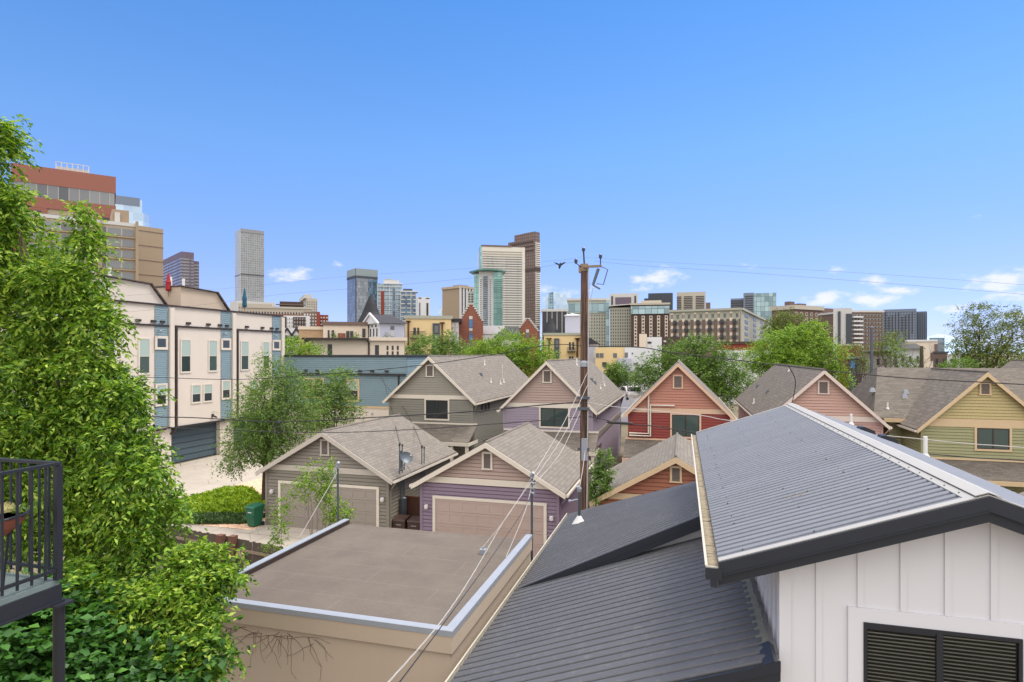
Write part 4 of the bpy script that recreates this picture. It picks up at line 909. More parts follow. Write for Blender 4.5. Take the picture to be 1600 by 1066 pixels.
m = MB(); m.tube([(-.3,.27,.1),(-.25,.27,.1)],.1,12); m.tube([(.25,.27,.1),(.3,.27,.1)],.1,12); m.build('wheel', M['black_metal'], BN, world=False)
m = MB(); m.box(-.12,.12,-.317,-.3,.72,.76); m.build('sticker', M['pipe_white'], BN, world=False)
# gap between the two garages: brown gate and carts, meter pipes, dish
GT = empty('wooden_gate', (-12.6,27.6,-.2), 0, 'reddish brown wooden gate closing the gap between grey and purple garages', 'gate')
m = MB()
for i in range(12): m.box(-13.38+i*.137, -13.38+i*.137+.128, 27.6, 27.63, -.2, 1.55+.01*(i%3))
m.build('boards', M['wood_brown'], GT)
m = MB(); m.box(-13.4,-11.75,27.55,27.6,1.45,1.56); m.box(-13.4,-11.75,27.55,27.6,.2,.3); m.build('rail', M['wood_brown'], GT)
for i, lb in enumerate(('left of two brown wheeled carts between the garages', 'right of two brown wheeled carts between the garages')):
    cx = -13.0+i*.78
    C_ = empty('cart', (cx,26.4,-.15), 0, lb, 'cart', 'brown carts between the garages')
    m = MB(); m.box(-.31,.31,-.3,.3,.0,.86); m.build('body', M['cart_brown'], C_, world=False)
    m = MB(); m.prism([(-.33,-.34,.86),(-.33,.34,.9),(-.33,.3,1.0),(-.33,-.3,.92)],(.66,0,0)); m.build('lid', M['cart_brown'], C_, world=False)
    m = MB(); m.box(-.13,.13,-.325,-.3,.66,.69); m.box(-.13,.13,-.325,-.3,.34,.37); m.build('handle', M['galv'], C_, world=False)
gx = -13.42
m = MB(); m.tube([(gx+.1,27.0,.3),(gx+.1,27.0,3.1),(gx+.1,27.0,3.9)], .04, 8); m.tube([(gx+.1,27.35,.3),(gx+.1,27.35,3.2)], .035, 8); m.tube([(gx+.16,27.15,.6),(gx+.16,27.15,.65),(gx+.16,27.15,1.55),(gx+.16,27.15,1.6)],[.08,.15,.15,.08],12)
m.build('meter_pipes', M['galv_dark'], G1)
def mast_small(x, y, z0, z1, lb):
    T = empty('service_mast', (x,y,z0), 0, lb, 'mast', 'electrical service masts')
    m = MB(); m.cyl(x,y,z0,z1,.028,8); m.cyl(x,y+.3,z0,z1-.05,.028,8); m.build('pipe', M['galv_dark'], T)
    m = MB(); m.tube([(x,y,z1-.02),(x,y,z1+.08),(x+.05,y,z1+.14)],[.04,.06,.03],8); m.build('weatherhead', M['dark_trim'], T); m = MB(); m.tube([(x,y+.3,z1-.07),(x,y+.3,z1+.03)],[.04,.05],8); m.build('weatherhead', M['dark_trim'], T)
    return T
mast_small(-13.2, 26.6, 2.2, 4.2, 'short mast beside the satellite dish on the grey garage')
mast_small(-13.2, 29.2, 1.8, 3.7, 'pair of thin grey conduits on the grey garage, right of the satellite dish')
DS = empty('satellite_dish', (-13.0,26.75,3.1), 0, 'grey satellite dish on a bent bracket at the grey garage eave', 'satellite dish')
m = MB(); c = Vector((-12.85,26.6,3.62)); nrm = Vector((.62,-.55,.5)).normalized(); a = nrm.orthogonal().normalized(); b_ = nrm.cross(a)
rings = [];
for k in range(5):
    r = .3*k/4; d = .09*(k/4)**2
    for j in range(20): t = 2*math.pi*j/20; rings.append(c+(a*math.cos(t)+b_*math.sin(t)*1.1)*r+nrm*d)
fs = [(k*20+j, k*20+(j+1)%20, (k+1)*20+(j+1)%20, (k+1)*20+j) for k in range(4) for j in range(20)]
m.add(rings, fs); n_ = len(rings); m.add([p_-nrm*.02 for p_ in rings], [tuple(reversed(f)) for f in fs]); m.build('reflector', M['galv_dark'], DS, smooth=True)
m = MB(); m.tube([c-nrm*.02, c-nrm*.15, (-13.0,26.75,3.2),(-13.3,26.75,2.95),(-13.42,26.75,2.95)], .025, 8); m.tube([(-12.7,26.4,3.3),(-12.6,26.7,2.9),(-13.1,26.8,2.75)], .02, 6); m.build('bracket', M['galv'], DS)
m = MB(); m.tube([c-b_*.28, c+nrm*.38-b_*.1], .012, 6); m.tube([c+nrm*.36-b_*.1, c+nrm*.46-b_*.08], .035, 8); m.build('feed_arm', M['galv'], DS)

# ------------------------------------------------------------------ utility pole and cables
PX, PY = -3.51, 22.3
PL = empty('utility_pole', (PX,PY,gz(PX,PY)), 0, 'tall brown wooden utility pole with insulators and fuse cutouts, in front of the lilac house', 'utility pole')
def pole_mat():
    t = NT('pole_wood'); v = t.coord((8,8,.35)); n = t.noise(2.2, 6, .65, v); c = t.ramp(n, [(.34, rgb(36,29,27,K)), (.5, rgb(92,62,46,K)), (.66, rgb(146,108,78,K))]); t.base(c); t.set(.8); t.bump(n, .6, .02); return t.m
M['pole'] = pole_mat()
m = MB(); m.tube([(PX,PY,-.6),(PX,PY,3),(PX,PY,8),(PX,PY,12.0)], [.175,.165,.15,.13], 18); m.build('pole', M['pole'], PL, smooth=False)
m = MB(); m.tube([(PX,PY,11.75),(PX,PY,12.02)], .15, 14); m.box(PX-.2,PX-.1,PY-.1,PY+.1,11.7,11.95); m.build('pole_cap', M['wood_rail'], PL)
m = MB(); m.box(PX-.03,PX+.66,PY-.2,PY-.1,11.86,11.94); m.build('crossarm', M['wood_rail'], PL)
def insul(x,y,z,parent):
    m = MB(); m.tube([(x,y,z),(x,y,z+.05),(x,y,z+.055),(x,y,z+.11),(x,y,z+.115),(x,y,z+.17),(x,y,z+.2)], [.03,.03,.065,.055,.07,.05,.02], 10); return m.build('insulator', M['insulator'], parent)
m = MB(); m.tube([(PX,PY,12.0),(PX-.03,PY,12.5)], .03, 8); m.build('pin', M['dark_trim'], PL); m = MB(); m.tube([(PX+.62,PY-.15,11.9),(PX+.62,PY-.15,12.15)],.02,6); m.build('pin', M['dark_trim'], PL); m = MB(); m.tube([(PX-.1,PY-.1,11.9),(PX-.28,PY-.1,12.05)],.02,6); m.build('pin', M['dark_trim'], PL)
insul(PX-.03,PY,12.45,PL); insul(PX+.62,PY-.15,12.15,PL); insul(PX-.3,PY-.1,12.02,PL)
m = MB()
m.tube([(PX+.55,PY-.2,11.8),(PX+.36,PY-.25,11.2)],[.06,.05],8); m.tube([(PX+.64,PY-.2,11.88),(PX+.9,PY-.25,11.75),(PX+.74,PY-.28,11.2),(PX+.5,PY-.25,11.25)],.02,6); m.tube([(PX+.36,PY-.25,11.2),(PX+.62,PY-.28,11.05)],.035,6)
m.build('fuse_cutout', M['galv_dark'], PL)
m = MB(); m.tube([(PX+.16,PY-.1,11.9),(PX+.2,PY-.12,11.3),(PX+.17,PY-.13,10.5),(PX+.16,PY-.15,7),(PX+.12,PY-.17,3),(PX+.12,PY-.18,0)], .02, 6); m.tube([(PX+.36,PY-.25,11.1),(PX+.24,PY-.15,10.6),(PX+.17,PY-.15,9)], .012, 5); m.build('riser_cable', M['cable_light'], PL)
m = MB(); m.box(PX-.06,PX+.14,PY-.3,PY-.15,4.75,5.55); m.build('junction_box', M['galv'], PL)
m = MB(); m.tube([(PX,PY-.02,8.2),(PX,PY-.02,8.35),(PX,PY-.02,8.5)],[.16,.16,.1],14); m.build('band', M['galv'], PL)
m = MB()
for zz in (7.0,6.6,5.1): m.box(PX-.22,PX+.22,PY-.22,PY-.12,zz,zz+.1)
m.build('cable_clamp', M['galv_dark'], PL)
def sagline(pts, r, label, mat='cable', twist=False, seg=14, cat='cable', parent=None, group=None):
    P = [Vector(p) for p in pts]; out = []
    # Catmull-Rom through the survey points keeps the sag the photograph shows
    for i in range(len(P)-1):
        p0 = P[max(0,i-1)]; p1 = P[i]; p2 = P[i+1]; p3 = P[min(len(P)-1,i+2)]
        for k in range(seg):
            t = k/seg; out.append(.5*((2*p1)+(-p0+p2)*t+(2*p0-5*p1+4*p2-p3)*t*t+(-p0+3*p1-3*p2+p3)*t**3))
    out.append(P[-1]); m = MB()
    if twist:
        for ph in (0, 2.1, 4.2):
            q = []
            for i, p in enumerate(out):
                a = i*.9+ph; q.append(p+Vector((math.cos(a), 0, math.sin(a)))*r*1.3)
            m.tube(q, r*.75, 5)
    else: m.tube(out, r, 6)
    return m.build('cable', M[mat], parent, label=label, cat=cat, group=group) if parent is None else m.build('cable', M[mat], parent)
Yl = 22.2
def L(*pp): return [atY(x,y,Yl) for x,y in pp]
sagline([atY(-300,700,Yl)]+L((100,657),(269,652),(434,659),(608,651),(738,643),(847,633),(911,628)), .024, 'thick black telephone cable left of the pole, carrying the wire coil')
sagline([atY(-300,700,Yl)]+L((100,665),(320,671),(505,676),(649,671),(738,665),(847,657),(911,651)), .016, 'thin black cable just under the telephone cable, left of the pole')
sagline(L((-300,600),(100,588),(240,590),(367,593),(477,587),(640,573),(767,555),(860,539),(912,541)), .016, 'upper black cable running left from the pole past the teal building roofline')
sagline(L((913,541),(1000,543),(1049,551),(1144,562),(1206,569.5),(1330,583),(1420,591),(1528,597),(1600,601),(1800,612)), .02, 'black cable running right from the pole across the pink house roof')
sagline(L((914,628),(940,633),(973,637),(1092,649),(1138,657),(1250,668),(1408,683),(1446,687),(1521,694),(1580,698),(1800,716)), .014, 'grey cable right of the pole crossing the red house window', 'cable_light')
sagline(L((914,650),(940,655),(973,662),(1022,666),(1084,676),(1200,690),(1350,702),(1470,711),(1531,716),(1600,720),(1800,735)), .018, 'thick black cable right of the pole passing over the low shingled garage')
sagline([atY(x,y,Yl) for x,y in ((-300,520),(100,495),(300,478),(440,460),(590,448),(740,434),(860,415),(905,409))], .005, 'thin high line leading left from the pole, on which the bird perches', 'cable_far')
sagline([atY(x,y,Yl) for x,y in ((-300,490),(100,468),(340,452),(540,432),(740,419),(870,407),(909,402))], .004, 'thin highest line leading left from the pole top', 'cable_far')
sagline([atY(x,y,Yl) for x,y in ((911,402),(1000,408),(1150,416),(1350,427),(1600,445),(1900,468))], .004, 'thin highest line leading right from the pole top', 'cable_far')
sagline([atY(x,y,Yl) for x,y in ((928,408),(1000,415),(1150,425),(1350,440),(1600,460),(1900,486))], .005, 'thin high line leading right from the crossarm', 'cable_far')
m = MB(); c = atY(435,669,Yl); m.tube([(c.x+.24*math.cos(t), c.y+.03*math.sin(t*3), c.z+.24*math.sin(t)) for t in np.linspace(0,6.28*2,50)], .03, 6)
for dx in (-.06,.06): m.tube([(c.x+dx,c.y,c.z+.18),(c.x+dx,c.y,c.z-.18)],.02,5)
m.build('cable_coil', M['cable'], None, label='round coil of spare black cable hanging on the telephone line', cat='cable coil')
m = MB(); a = L((952,660),(985,662)); m.tube([a[0]-Vector((.1,0,0)), a[0], a[1], a[1]+Vector((.1,0,0))], [.02,.05,.05,.02], 8); m.build('splice_case', M['cable'], None, label='fat black splice case on the cable right of the pole', cat='splice case')
head = Vector((-4.08,16.5,5.2))
for i,(px,py) in enumerate(((918,582),(919,600),(908,640))):
    a = atY(px,py,22.2); b_ = head+Vector((.03*i,0,-.1*i)); mid = (a+b_)/2-Vector((0,0,.18+.08*i)); sagline([a,mid,b_], .0055, ['pale twisted service drop from pole to flat roof mast, uppermost strand','pale twisted service drop from pole to flat roof mast, middle strand','pale twisted service drop from pole to flat roof mast, lowest strand'][i], 'cable_light', twist=True)
sagline([head, (head+ANCH)/2-Vector((0,0,.03)), ANCH+Vector((0,0,.16))], .007, 'taut pale guy wire from flat roof mast to the anchor block', 'cable_light')
e1 = atF(590,1085,4.2); e2 = atF(610,1085,4.2)
sagline([head-Vector((0,0,.1)), atF(790,810,14.0), atF(742,892,9.5), atF(690,970,6.6), e1], .0038, 'pale twisted service cable sweeping over the flat roof towards the viewer', 'cable_light', twist=True)
sagline([head-Vector((0,0,.25)), atF(822,790,15.0), atF(770,868,10.5), atF(700,965,6.8), e2], .006, 'dark thin wire beside the twisted cable over the flat roof', 'cable')
sagline([head-Vector((0,0,.2)), atF(820,800,16.0), Vector((-4.2,14.3,3.65))], .008, 'slim pale wire dropping from the mast to the right parapet cap', 'cable_light')
a = Vector((-3.15,19,zA(-3.15,19)+1.1)); sagline([atY(915,700,22.2), (atY(915,700,22.2)+a)/2-Vector((0,0,.1)), a], .01, 'pale drop from the pole to the white booted mast', 'cable_light')
sagline([atY(598,590,50.6), atY(612,640,38), Vector((-13.2,26.6,4.3))], .018, 'black drop cable from teal building to the mast by the dish')
sagline([atY(589,585,50.6), atY(632,640,38), Vector((-13.2,29.2,3.8))], .018, 'black drop cable from teal building to the thin conduits')
sagline([atY(1232,572,Yl), atY(1243,600,30), atY(1235,640,38.8)], .02, 'black drop cable from the span down to the pink house gable')
# bird on the high line
bp = atY(875,414,Yl); BD = empty('bird', (bp.x,bp.y,bp.z), 0, 'small dark bird with raised wings at the high line left of the pole', 'bird')
m = MB(); x,y,z = bp; m.tube([(x-.03,y,z-.16),(x-.02,y,z-.1),(x,y,z),(x+.02,y,z+.05),(x+.03,y,z+.09)], [.005,.04,.055,.035,.01], 8)
for s in (-1,1):
    m.add([(x,y,z),(x+s*.1,y-.02,z+.06),(x+s*.24,y-.03,z+.1),(x+s*.14,y+.03,z+.03),(x+s*.02,y+.03,z-.04),(x,y,z+.012),(x+s*.1,y-.02,z+.07),(x+s*.24,y-.03,z+.106)], [(0,1,3,4),(1,2,3),(5,6,3,4),(6,7,3)])
m.build('body', M['dark_trim'], BD)

# ------------------------------------------------------------------ vegetation
def mesh_from_np(name, V, T3, mat, parent=None, smooth=False):
    me = bpy.data.meshes.new(name); off = np.array(origin(parent)) if parent is not None else np.zeros(3)
    V = V-off; me.vertices.add(len(V)); me.vertices.foreach_set('co', V.astype(np.float32).ravel())
    me.loops.add(T3.size); me.loops.foreach_set('vertex_index', T3.astype(np.int32).ravel())
    me.polygons.add(len(T3)); me.polygons.foreach_set('loop_start', np.arange(0, T3.size, 3, dtype=np.int32))
    me.materials.append(mat); me.update(calc_edges=True)
    o = bpy.data.objects.new(name, me); scene.collection.objects.link(o); o.parent = parent; return o
def unit(a): return a/np.maximum(1e-9, np.linalg.norm(a, axis=1, keepdims=True))
def leaf_cards(rg, P, A, size, droop=.2, wid=.45, flat=.6):
    """P positions, A axes (outward), folded pointed leaves of 4 verts"""
    n = len(P); A = unit(A + rg.normal(0,.35,(n,3)) + np.array([0,0,-droop]))
    N = unit(rg.normal(0,1-flat,(n,3)) + np.array([0,0,flat*1.4])); S = unit(np.cross(A, N)); N = unit(np.cross(S, A))
    s = (size*rg.uniform(.6,1.25,(n,1)))
    b = P; t = P+A*s; mm = P+A*s*.45; l = mm+S*s*wid*.5+N*s*.1; r = mm-S*s*wid*.5+N*s*.1
    V = np.stack([b, l, t, r], 1).reshape(-1,3); q = np.arange(n)[:,None]*4
    T = np.concatenate([q+np.array([[0,2,1]]), q+np.array([[0,3,2]])], 1).reshape(-1,3)
    return V, T
def crown(rg, blobs, sprays, per, size, spray_len, shell=.45, droop=.25, wid=.45, lump=.25, flat=.6, gaps=.0):
    """blobs: list of (center, radii). Sprays (leafy twigs) start inside each blob's outer shell and reach outward."""
    Ps, As = [], []
    vol = np.array([r[0]*r[1]+r[1]*r[2]+r[0]*r[2] for c, r in blobs]); cnt = (sprays*vol/vol.sum()).astype(int)+1
    for (c, r), k in zip(blobs, cnt):
        c = np.array(c); r = np.array(r); D = unit(rg.normal(0,1,(k,3)))
        ph = rg.uniform(0,6.28,6); f = 1+lump*(np.sin(D[:,0]*5+ph[0])*np.sin(D[:,1]*5+ph[1])+.7*np.sin(D[:,2]*7+ph[2]+D[:,0]*4)+.5*np.sin(D[:,1]*11+ph[3])*np.sin(D[:,2]*9+ph[4]))
        rad = (shell+(1-shell)*rg.uniform(0,1,k)**.6)[:,None]*f[:,None]
        if gaps > 0:
            g = np.sin(D[:,0]*9+ph[5])*np.sin(D[:,2]*10+ph[0])*np.sin(D[:,1]*8+ph[2]); keep = g < (1-gaps); D, rad = D[keep], rad[keep]
        C = c+D*r*rad; A = unit(D*r.mean()/r + rg.normal(0,.45,D.shape)+np.array([0,0,-.1])); L_ = spray_len*rg.uniform(.5,1.3,(len(C),1))
        for j in range(per):
            t = (j+rg.uniform(0,1,(len(C),1)))/per; B = C+A*L_*t+np.array([0,0,-1])*droop*L_*t*t
            side = unit(np.cross(A, np.array([[0,0,1.0]]))+1e-6)*(1 if j%2 else -1)
            Ps.append(B+rg.normal(0,spray_len*.06,B.shape)); As.append(A*.7+side*.9)
    return leaf_cards(rg, np.concatenate(Ps), np.concatenate(As), size, droop, wid, flat)
def split_blobs(bl, n, seed, k=.5):
    rg = random.Random(seed); out = []
    for c, r in bl:
        for i in range(n):
            d = Vector((rg.gauss(0,1), rg.gauss(0,1), rg.gauss(0,1))).normalized()*rg.uniform(.35,.72)
            s = k*rg.uniform(.75,1.2); out.append(((c[0]+d.x*r[0], c[1]+d.y*r[1], c[2]+d.z*r[2]), (r[0]*s*1.15, r[1]*s*1.15, r[2]*s*.72)))
    return out
def trunk_limbs(T, base, tops, r0, mat='bark', seed=1, fork=.45, name='trunk', twig=True):
    rg = random.Random(seed); m = MB(); b = Vector(base)
    cen = Vector((0,0,0))
    for t in tops: cen += Vector(t)
    cen /= len(tops); fk = b.lerp(Vector((cen.x*.35+b.x*.65, cen.y*.35+b.y*.65, cen.z)), fork)
    m.tube([b-Vector((0,0,.3)), b+Vector((0,0,.15)), b.lerp(fk,.5)+Vector((rg.uniform(-.1,.1),rg.uniform(-.1,.1),0))*r0*4, fk], [r0*1.4,r0*1.05,r0*.9,r0*.75], 10)
    for t in tops:
        t = Vector(t); t = fk.lerp(t, .85); mid = fk.lerp(t,.5)+Vector((rg.uniform(-1,1),rg.uniform(-1,1),rg.uniform(0,1)))*(t-fk).length*.08
        m.tube([fk-Vector((0,0,r0)), fk.lerp(mid,.5), mid, t.lerp(mid,.4), t], [r0*.6,r0*.45,r0*.34,r0*.2,r0*.05], 7)
        if twig:
            for k in range(5):
                s = mid.lerp(t, rg.uniform(0,.8)); e = s+Vector((rg.uniform(-1,1),rg.uniform(-1,1),rg.uniform(-.1,.8)))*(t-fk).length*.28; m.tube([s, s.lerp(e,.5)+Vector((0,0,.03)), e], [r0*.16,r0*.1,r0*.03], 5)
    return m.build(name, M[mat], T)
def blob_px(px, py, rx, ry, f, depth=None):
    k = f/FPX; c = atF(px, py, f); return ((c.x,c.y,c.z), (rx*k, (depth if depth else rx)*k, ry*k))
def tree(label, base, blobs, mat, seed, sprays, per, size, spray_len, r0=.2, cat='tree', name='tree', group=None, bark='bark', limbs=7, twig=True, fork=.45, **kw):
    T = empty(name, base, 0, label, cat, group); rg = np.random.default_rng(seed)
    V, F = crown(rg, blobs, sprays, per, size, spray_len, **kw); mesh_from_np('crown', V, F, M[mat], T)
    tops = [c for c, r in blobs][::max(1, len(blobs)//limbs)]; trunk_limbs(T, base, [(c[0],c[1],c[2]) for c in tops], r0, bark, seed, fork, twig=twig); return T
V, F = leaf_cards(np.random.default_rng(8), SUCC[0], SUCC[1], .045, -.3, .5); o = mesh_from_np('succulent', V, F, M['leaf_mid']); tag(o, 'small green succulent beside the yellow cactus in the terracotta bowl', 'plant')
# the big linden at the left
bl = [blob_px(*b) for b in [(2,205,16,34,11.0),(-12,235,30,58,11.0),(10,310,28,40,11.2),(-30,330,50,60,11.2),(-25,420,90,80,11.4),(128,335,16,22,11.0),(126,372,24,34,11.0),(95,440,45,48,11.2),(135,455,38,40,11.0),(155,500,34,34,10.8),(60,500,70,50,11.4),
    (50,570,85,55,11.4),(150,570,48,44,10.8),(190,625,40,30,10.6),(130,640,60,40,11),(60,660,90,60,11.4),(195,690,48,32,10.4),(225,735,44,30,10.2),(150,740,70,40,10.8),(60,750,90,60,11.4),(240,790,40,22,10.2),(180,800,60,30,10.5),(70,830,100,40,11),(230,835,50,24,10.2)]]
tree('big bright green linden tree filling the left side behind the balcony', (-10.6,9.2,-.1), split_blobs(bl, 8, 5, .53), 'leaf_near', 11, 9800, 11, .108, .36, r0=.15, name='linden_tree', limbs=13, twig=False, fork=.3, shell=.4, droop=.6, lump=.3, flat=.45, wid=.42, gaps=.2)
bl = [blob_px(*b) for b in [(315,905,40,20,9.6),(260,925,60,26,9.4),(312,950,38,22,9.3),(210,960,70,38,9.2),(305,1010,48,38,9.0),(270,1060,75,50,8.8),(150,920,80,42,9.6),(355,900,16,10,9.6),(300,875,40,18,9.8)]]
tree('lower green tree spreading over the near left corner of the flat roof', (-8.9,6.2,-.1), split_blobs(bl, 6, 9, .52), 'leaf_near', 12, 3200, 11, .105, .32, r0=.1, name='linden_tree', twig=False, shell=.3, droop=.5, lump=.3, flat=.4)
bl = [blob_px(*b) for b in [(40,960,90,40,8.8),(130,1000,90,45,8.8),(30,1060,110,50,8.4),(200,1070,100,45,8.4),(120,1110,120,50,8.0)]]
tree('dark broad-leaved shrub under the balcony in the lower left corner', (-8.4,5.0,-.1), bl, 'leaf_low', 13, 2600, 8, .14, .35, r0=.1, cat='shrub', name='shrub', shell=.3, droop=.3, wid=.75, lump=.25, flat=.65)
# pear tree beside the driveway and the thinner one behind it
bl = [blob_px(*b) for b in [(430,582,24,22,33),(420,620,45,36,33),(460,600,24,22,33),(395,650,40,34,33),(440,660,48,34,33),(385,695,38,28,33),(430,695,45,28,33),(480,640,28,30,33),(365,722,22,12,33),(415,560,9,10,33)]]
tree('grey green pear tree standing at the left of the grey garage', (atZ(413,790,0).x,atZ(413,790,0).y,0), bl, 'leaf_mid', 21, 4200, 9, .12, .5, r0=.15, name='pear_tree', shell=.15, lump=.3, flat=.3, gaps=.2)
bl = [blob_px(*b) for b in [(530,592,24,14,38),(520,620,32,20,38),(545,640,16,20,38),(500,650,30,20,38),(485,605,14,14,38)]]
tree('thin grey green tree in front of the teal building windows', (atF(522,690,38).x,atF(522,690,38).y,0), bl, 'leaf_mid', 22, 1500, 9, .14, .5, r0=.09, name='pear_tree', shell=.1, lump=.3, flat=.3, gaps=.25)
# saplings in front of the grey garage
for i,(px,bp_,bls,lb) in enumerate([(440,(432,860),[(447,778,8,18),(440,800,9,20),(437,830,10,22),(432,852,14,10)],'leftmost slender sapling, a narrow leafy column before the grey garage'),
        (486,(492,835),[(484,740,12,16),(480,765,12,16),(494,758,10,14),(470,755,9,9)],'tallest sapling with thin bare stem before the grey garage door'),
        (513,(515,840),[(512,735,9,14),(508,760,9,15),(516,775,6,8),(503,780,6,6)],'sapling just left of the blue grey mast'),
        (530,(530,838),[(528,795,14,9),(518,805,9,9),(538,800,9,7)],'short leafy bush right at the back corner of the flat roof')]):
    f = 19.6; b = atF(bp_[0], bp_[1], f); tree(lb, (b.x,b.y,.0), [blob_px(x,y,rx,ry,f) for x,y,rx,ry in bls], 'leaf_bright', 30+i, 150, 9, .085, .3, r0=.025, cat='sapling', name='sapling', group='saplings before the grey garage', bark='bark_light', shell=.1, lump=.3, flat=.35)
# ground cover
def ground_cover(label, area, mat, seed, n, size, h, nm='juniper'):
    rg = np.random.default_rng(seed); P = []; poly = area
    xs = [p[0] for p in poly]; ys = [p[1] for p in poly]
    while len(P) < n:
        x = rg.uniform(min(xs),max(xs)); y = rg.uniform(min(ys),max(ys)); ins = False
        for i in range(len(poly)):
            (xa,ya),(xb,yb) = poly[i], poly[i-1]
            if (ya > y) != (yb > y) and x < (xb-xa)*(y-ya)/(yb-ya)+xa: ins = not ins
        if ins:
            hh = h*(.55+.25*math.sin(x*1.7+seed)*math.sin(y*1.3)+.3*math.sin(x*4.1+y*3.3)*math.sin(y*4.7-x)); P.append((x,y,gz(x,y)+max(.05,hh)*rg.uniform(.25,1)))
    P = np.array(P); A = rg.normal(0,1,(n,3)); A[:,2] = np.abs(A[:,2])*.5+.25; V, F = leaf_cards(rg, P, A, size, -.2, .4, .5)
    o = mesh_from_np(nm, V, F, M[mat]); tag(o, label, 'ground cover', kind='stuff')
ground_cover('bright yellow green juniper mat beside the driveway', [(-27.4,26.6),(-28.1,29.4),(-28.0,31.8),(-26.8,32.4),(-23.4,30.0),(-21.9,28.2),(-22.6,26.9),(-24.6,26.2)], 'juniper', 3, 24000, .18, .36)
ground_cover('dark green low juniper below the bright patch, near the fence', [(-26.6,24.9),(-27.4,26.7),(-24.6,26.3),(-22.6,27.0),(-21.2,27.4),(-21.3,25.7),(-23.6,24.9)], 'juniper_dark', 4, 14000, .16, .3)
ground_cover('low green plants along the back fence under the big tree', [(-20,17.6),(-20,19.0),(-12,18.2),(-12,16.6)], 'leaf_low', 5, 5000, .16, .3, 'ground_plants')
bl = [blob_px(*b) for b in [(940,745,14,20,25.5),(945,715,8,10,25.5),(930,770,10,12,25.5)]]
tree('green shrub in the gap between the purple and the rust garages', (-4.2,26.6,-.5), bl, 'leaf_dark', 41, 420, 9, .12, .3, r0=.05, cat='shrub', name='shrub', shell=.2)
# mid-distance trees
def mid(label, blobs, mat, seed, sprays, f, size=.32, sl=1.1, r0=.35, name='deciduous_tree', **kw):
    b = [blob_px(x,y,rx,ry,f+df) for x,y,rx,ry,df in blobs]; g = atF(blobs[0][0], 560, f); kw.setdefault('shell', .35); kw.setdefault('flat', .4)
    return tree(label, (g.x,g.y,-1.2), b, mat, seed, sprays, 8, size, sl, r0=r0, name=name, group='trees beyond the houses', **kw)
mid('bright green tree between the townhouses and the cream building', [(455,548,26,16,0),(485,552,22,10,0),(440,545,14,14,2)], 'leaf_bright', 51, 900, 62, .22, .8)
mid('light green tree in front of the yellow building, left of the roofs', [(668,545,24,20,0),(700,548,22,18,2),(725,556,22,14,0),(645,552,12,10,0),(702,530,10,12,1)], 'leaf_mid', 52, 1400, 84, .3)
mid('vivid green tree behind the ridge of the grey green house', [(762,548,26,16,0),(795,540,28,20,0),(830,552,26,18,1),(852,560,16,14,0),(780,562,30,14,-1),(812,575,22,12,0),(745,560,16,10,0)], 'leaf_bright', 53, 2600, 80, .28)
mid('small dark tree behind the ridge of the lilac house', [(965,582,18,14,0),(955,590,14,10,0),(978,590,10,10,0)], 'leaf_dark', 54, 800, 70, .22, .7)
mid('broad dark green tree filling the space behind the red house', [(1030,575,28,22,0),(1065,560,30,26,0),(1105,555,28,24,0),(1130,580,30,28,-1),(1085,590,36,24,-1),(1010,590,22,16,0),(1150,600,28,22,-2),(1120,620,26,18,-2),(1090,535,12,10,0)], 'leaf_dark', 55, 4200, 66, .24, .9)
mid('large bright green tree behind the pink house', [(1215,545,32,26,0),(1260,540,36,30,0),(1290,560,30,26,0),(1225,570,40,22,-1),(1305,585,16,14,-2),(1180,560,20,16,0),(1270,515,16,12,0),(1245,522,18,12,0),(1320,600,10,8,-3)], 'leaf_bright', 56, 4200, 72, .26, .9)
mid('dark olive tree top rising above the large bright tree', [(1225,500,16,12,0),(1205,508,10,8,0),(1245,502,12,8,0),(1215,520,20,12,0)], 'leaf_olive', 57, 700, 88, .3, 1.0, shell=.1, gaps=.3)
mid('tall spreading olive green tree at the right edge of the picture', [(1530,487,28,5,0),(1500,512,12,3,0),(1575,500,26,9,0),(1520,515,26,9,1),(1545,530,34,20,0),(1590,540,24,26,0),(1510,545,26,10,0),(1560,560,40,14,-1),(1600,495,20,12,0),(1495,540,12,6,0),(1530,560,26,10,0),(1605,575,20,14,0)], 'leaf_olive', 58, 3000, 75, .24, 1.0, shell=.3, gaps=.55, lump=.35, r0=.4)
mid('small yellow green tree behind the ridge of the mustard house', [(1405,563,14,8,0),(1425,570,14,6,0),(1400,545,10,8,0)], 'leaf_mid', 59, 260, 62, .18, .7, shell=.1)
mid('bushy green tree between white walls at the right, low behind the ridge', [(1505,572,20,8,0),(1480,577,14,5,0)], 'leaf_dark', 60, 380, 68, .2, .7)
mid('sparse green tree behind the bare one, left of the light pole', [(1335,548,16,7,0),(1350,570,12,8,0)], 'leaf_olive', 61, 260, 74, .2, .8, shell=.1)
mid('dim olive tree top against the grey glass tower', [(1395,530,16,10,0),(1375,543,14,8,0)], 'leaf_olive', 62, 300, 90, .26, .8, shell=.1, gaps=.3)
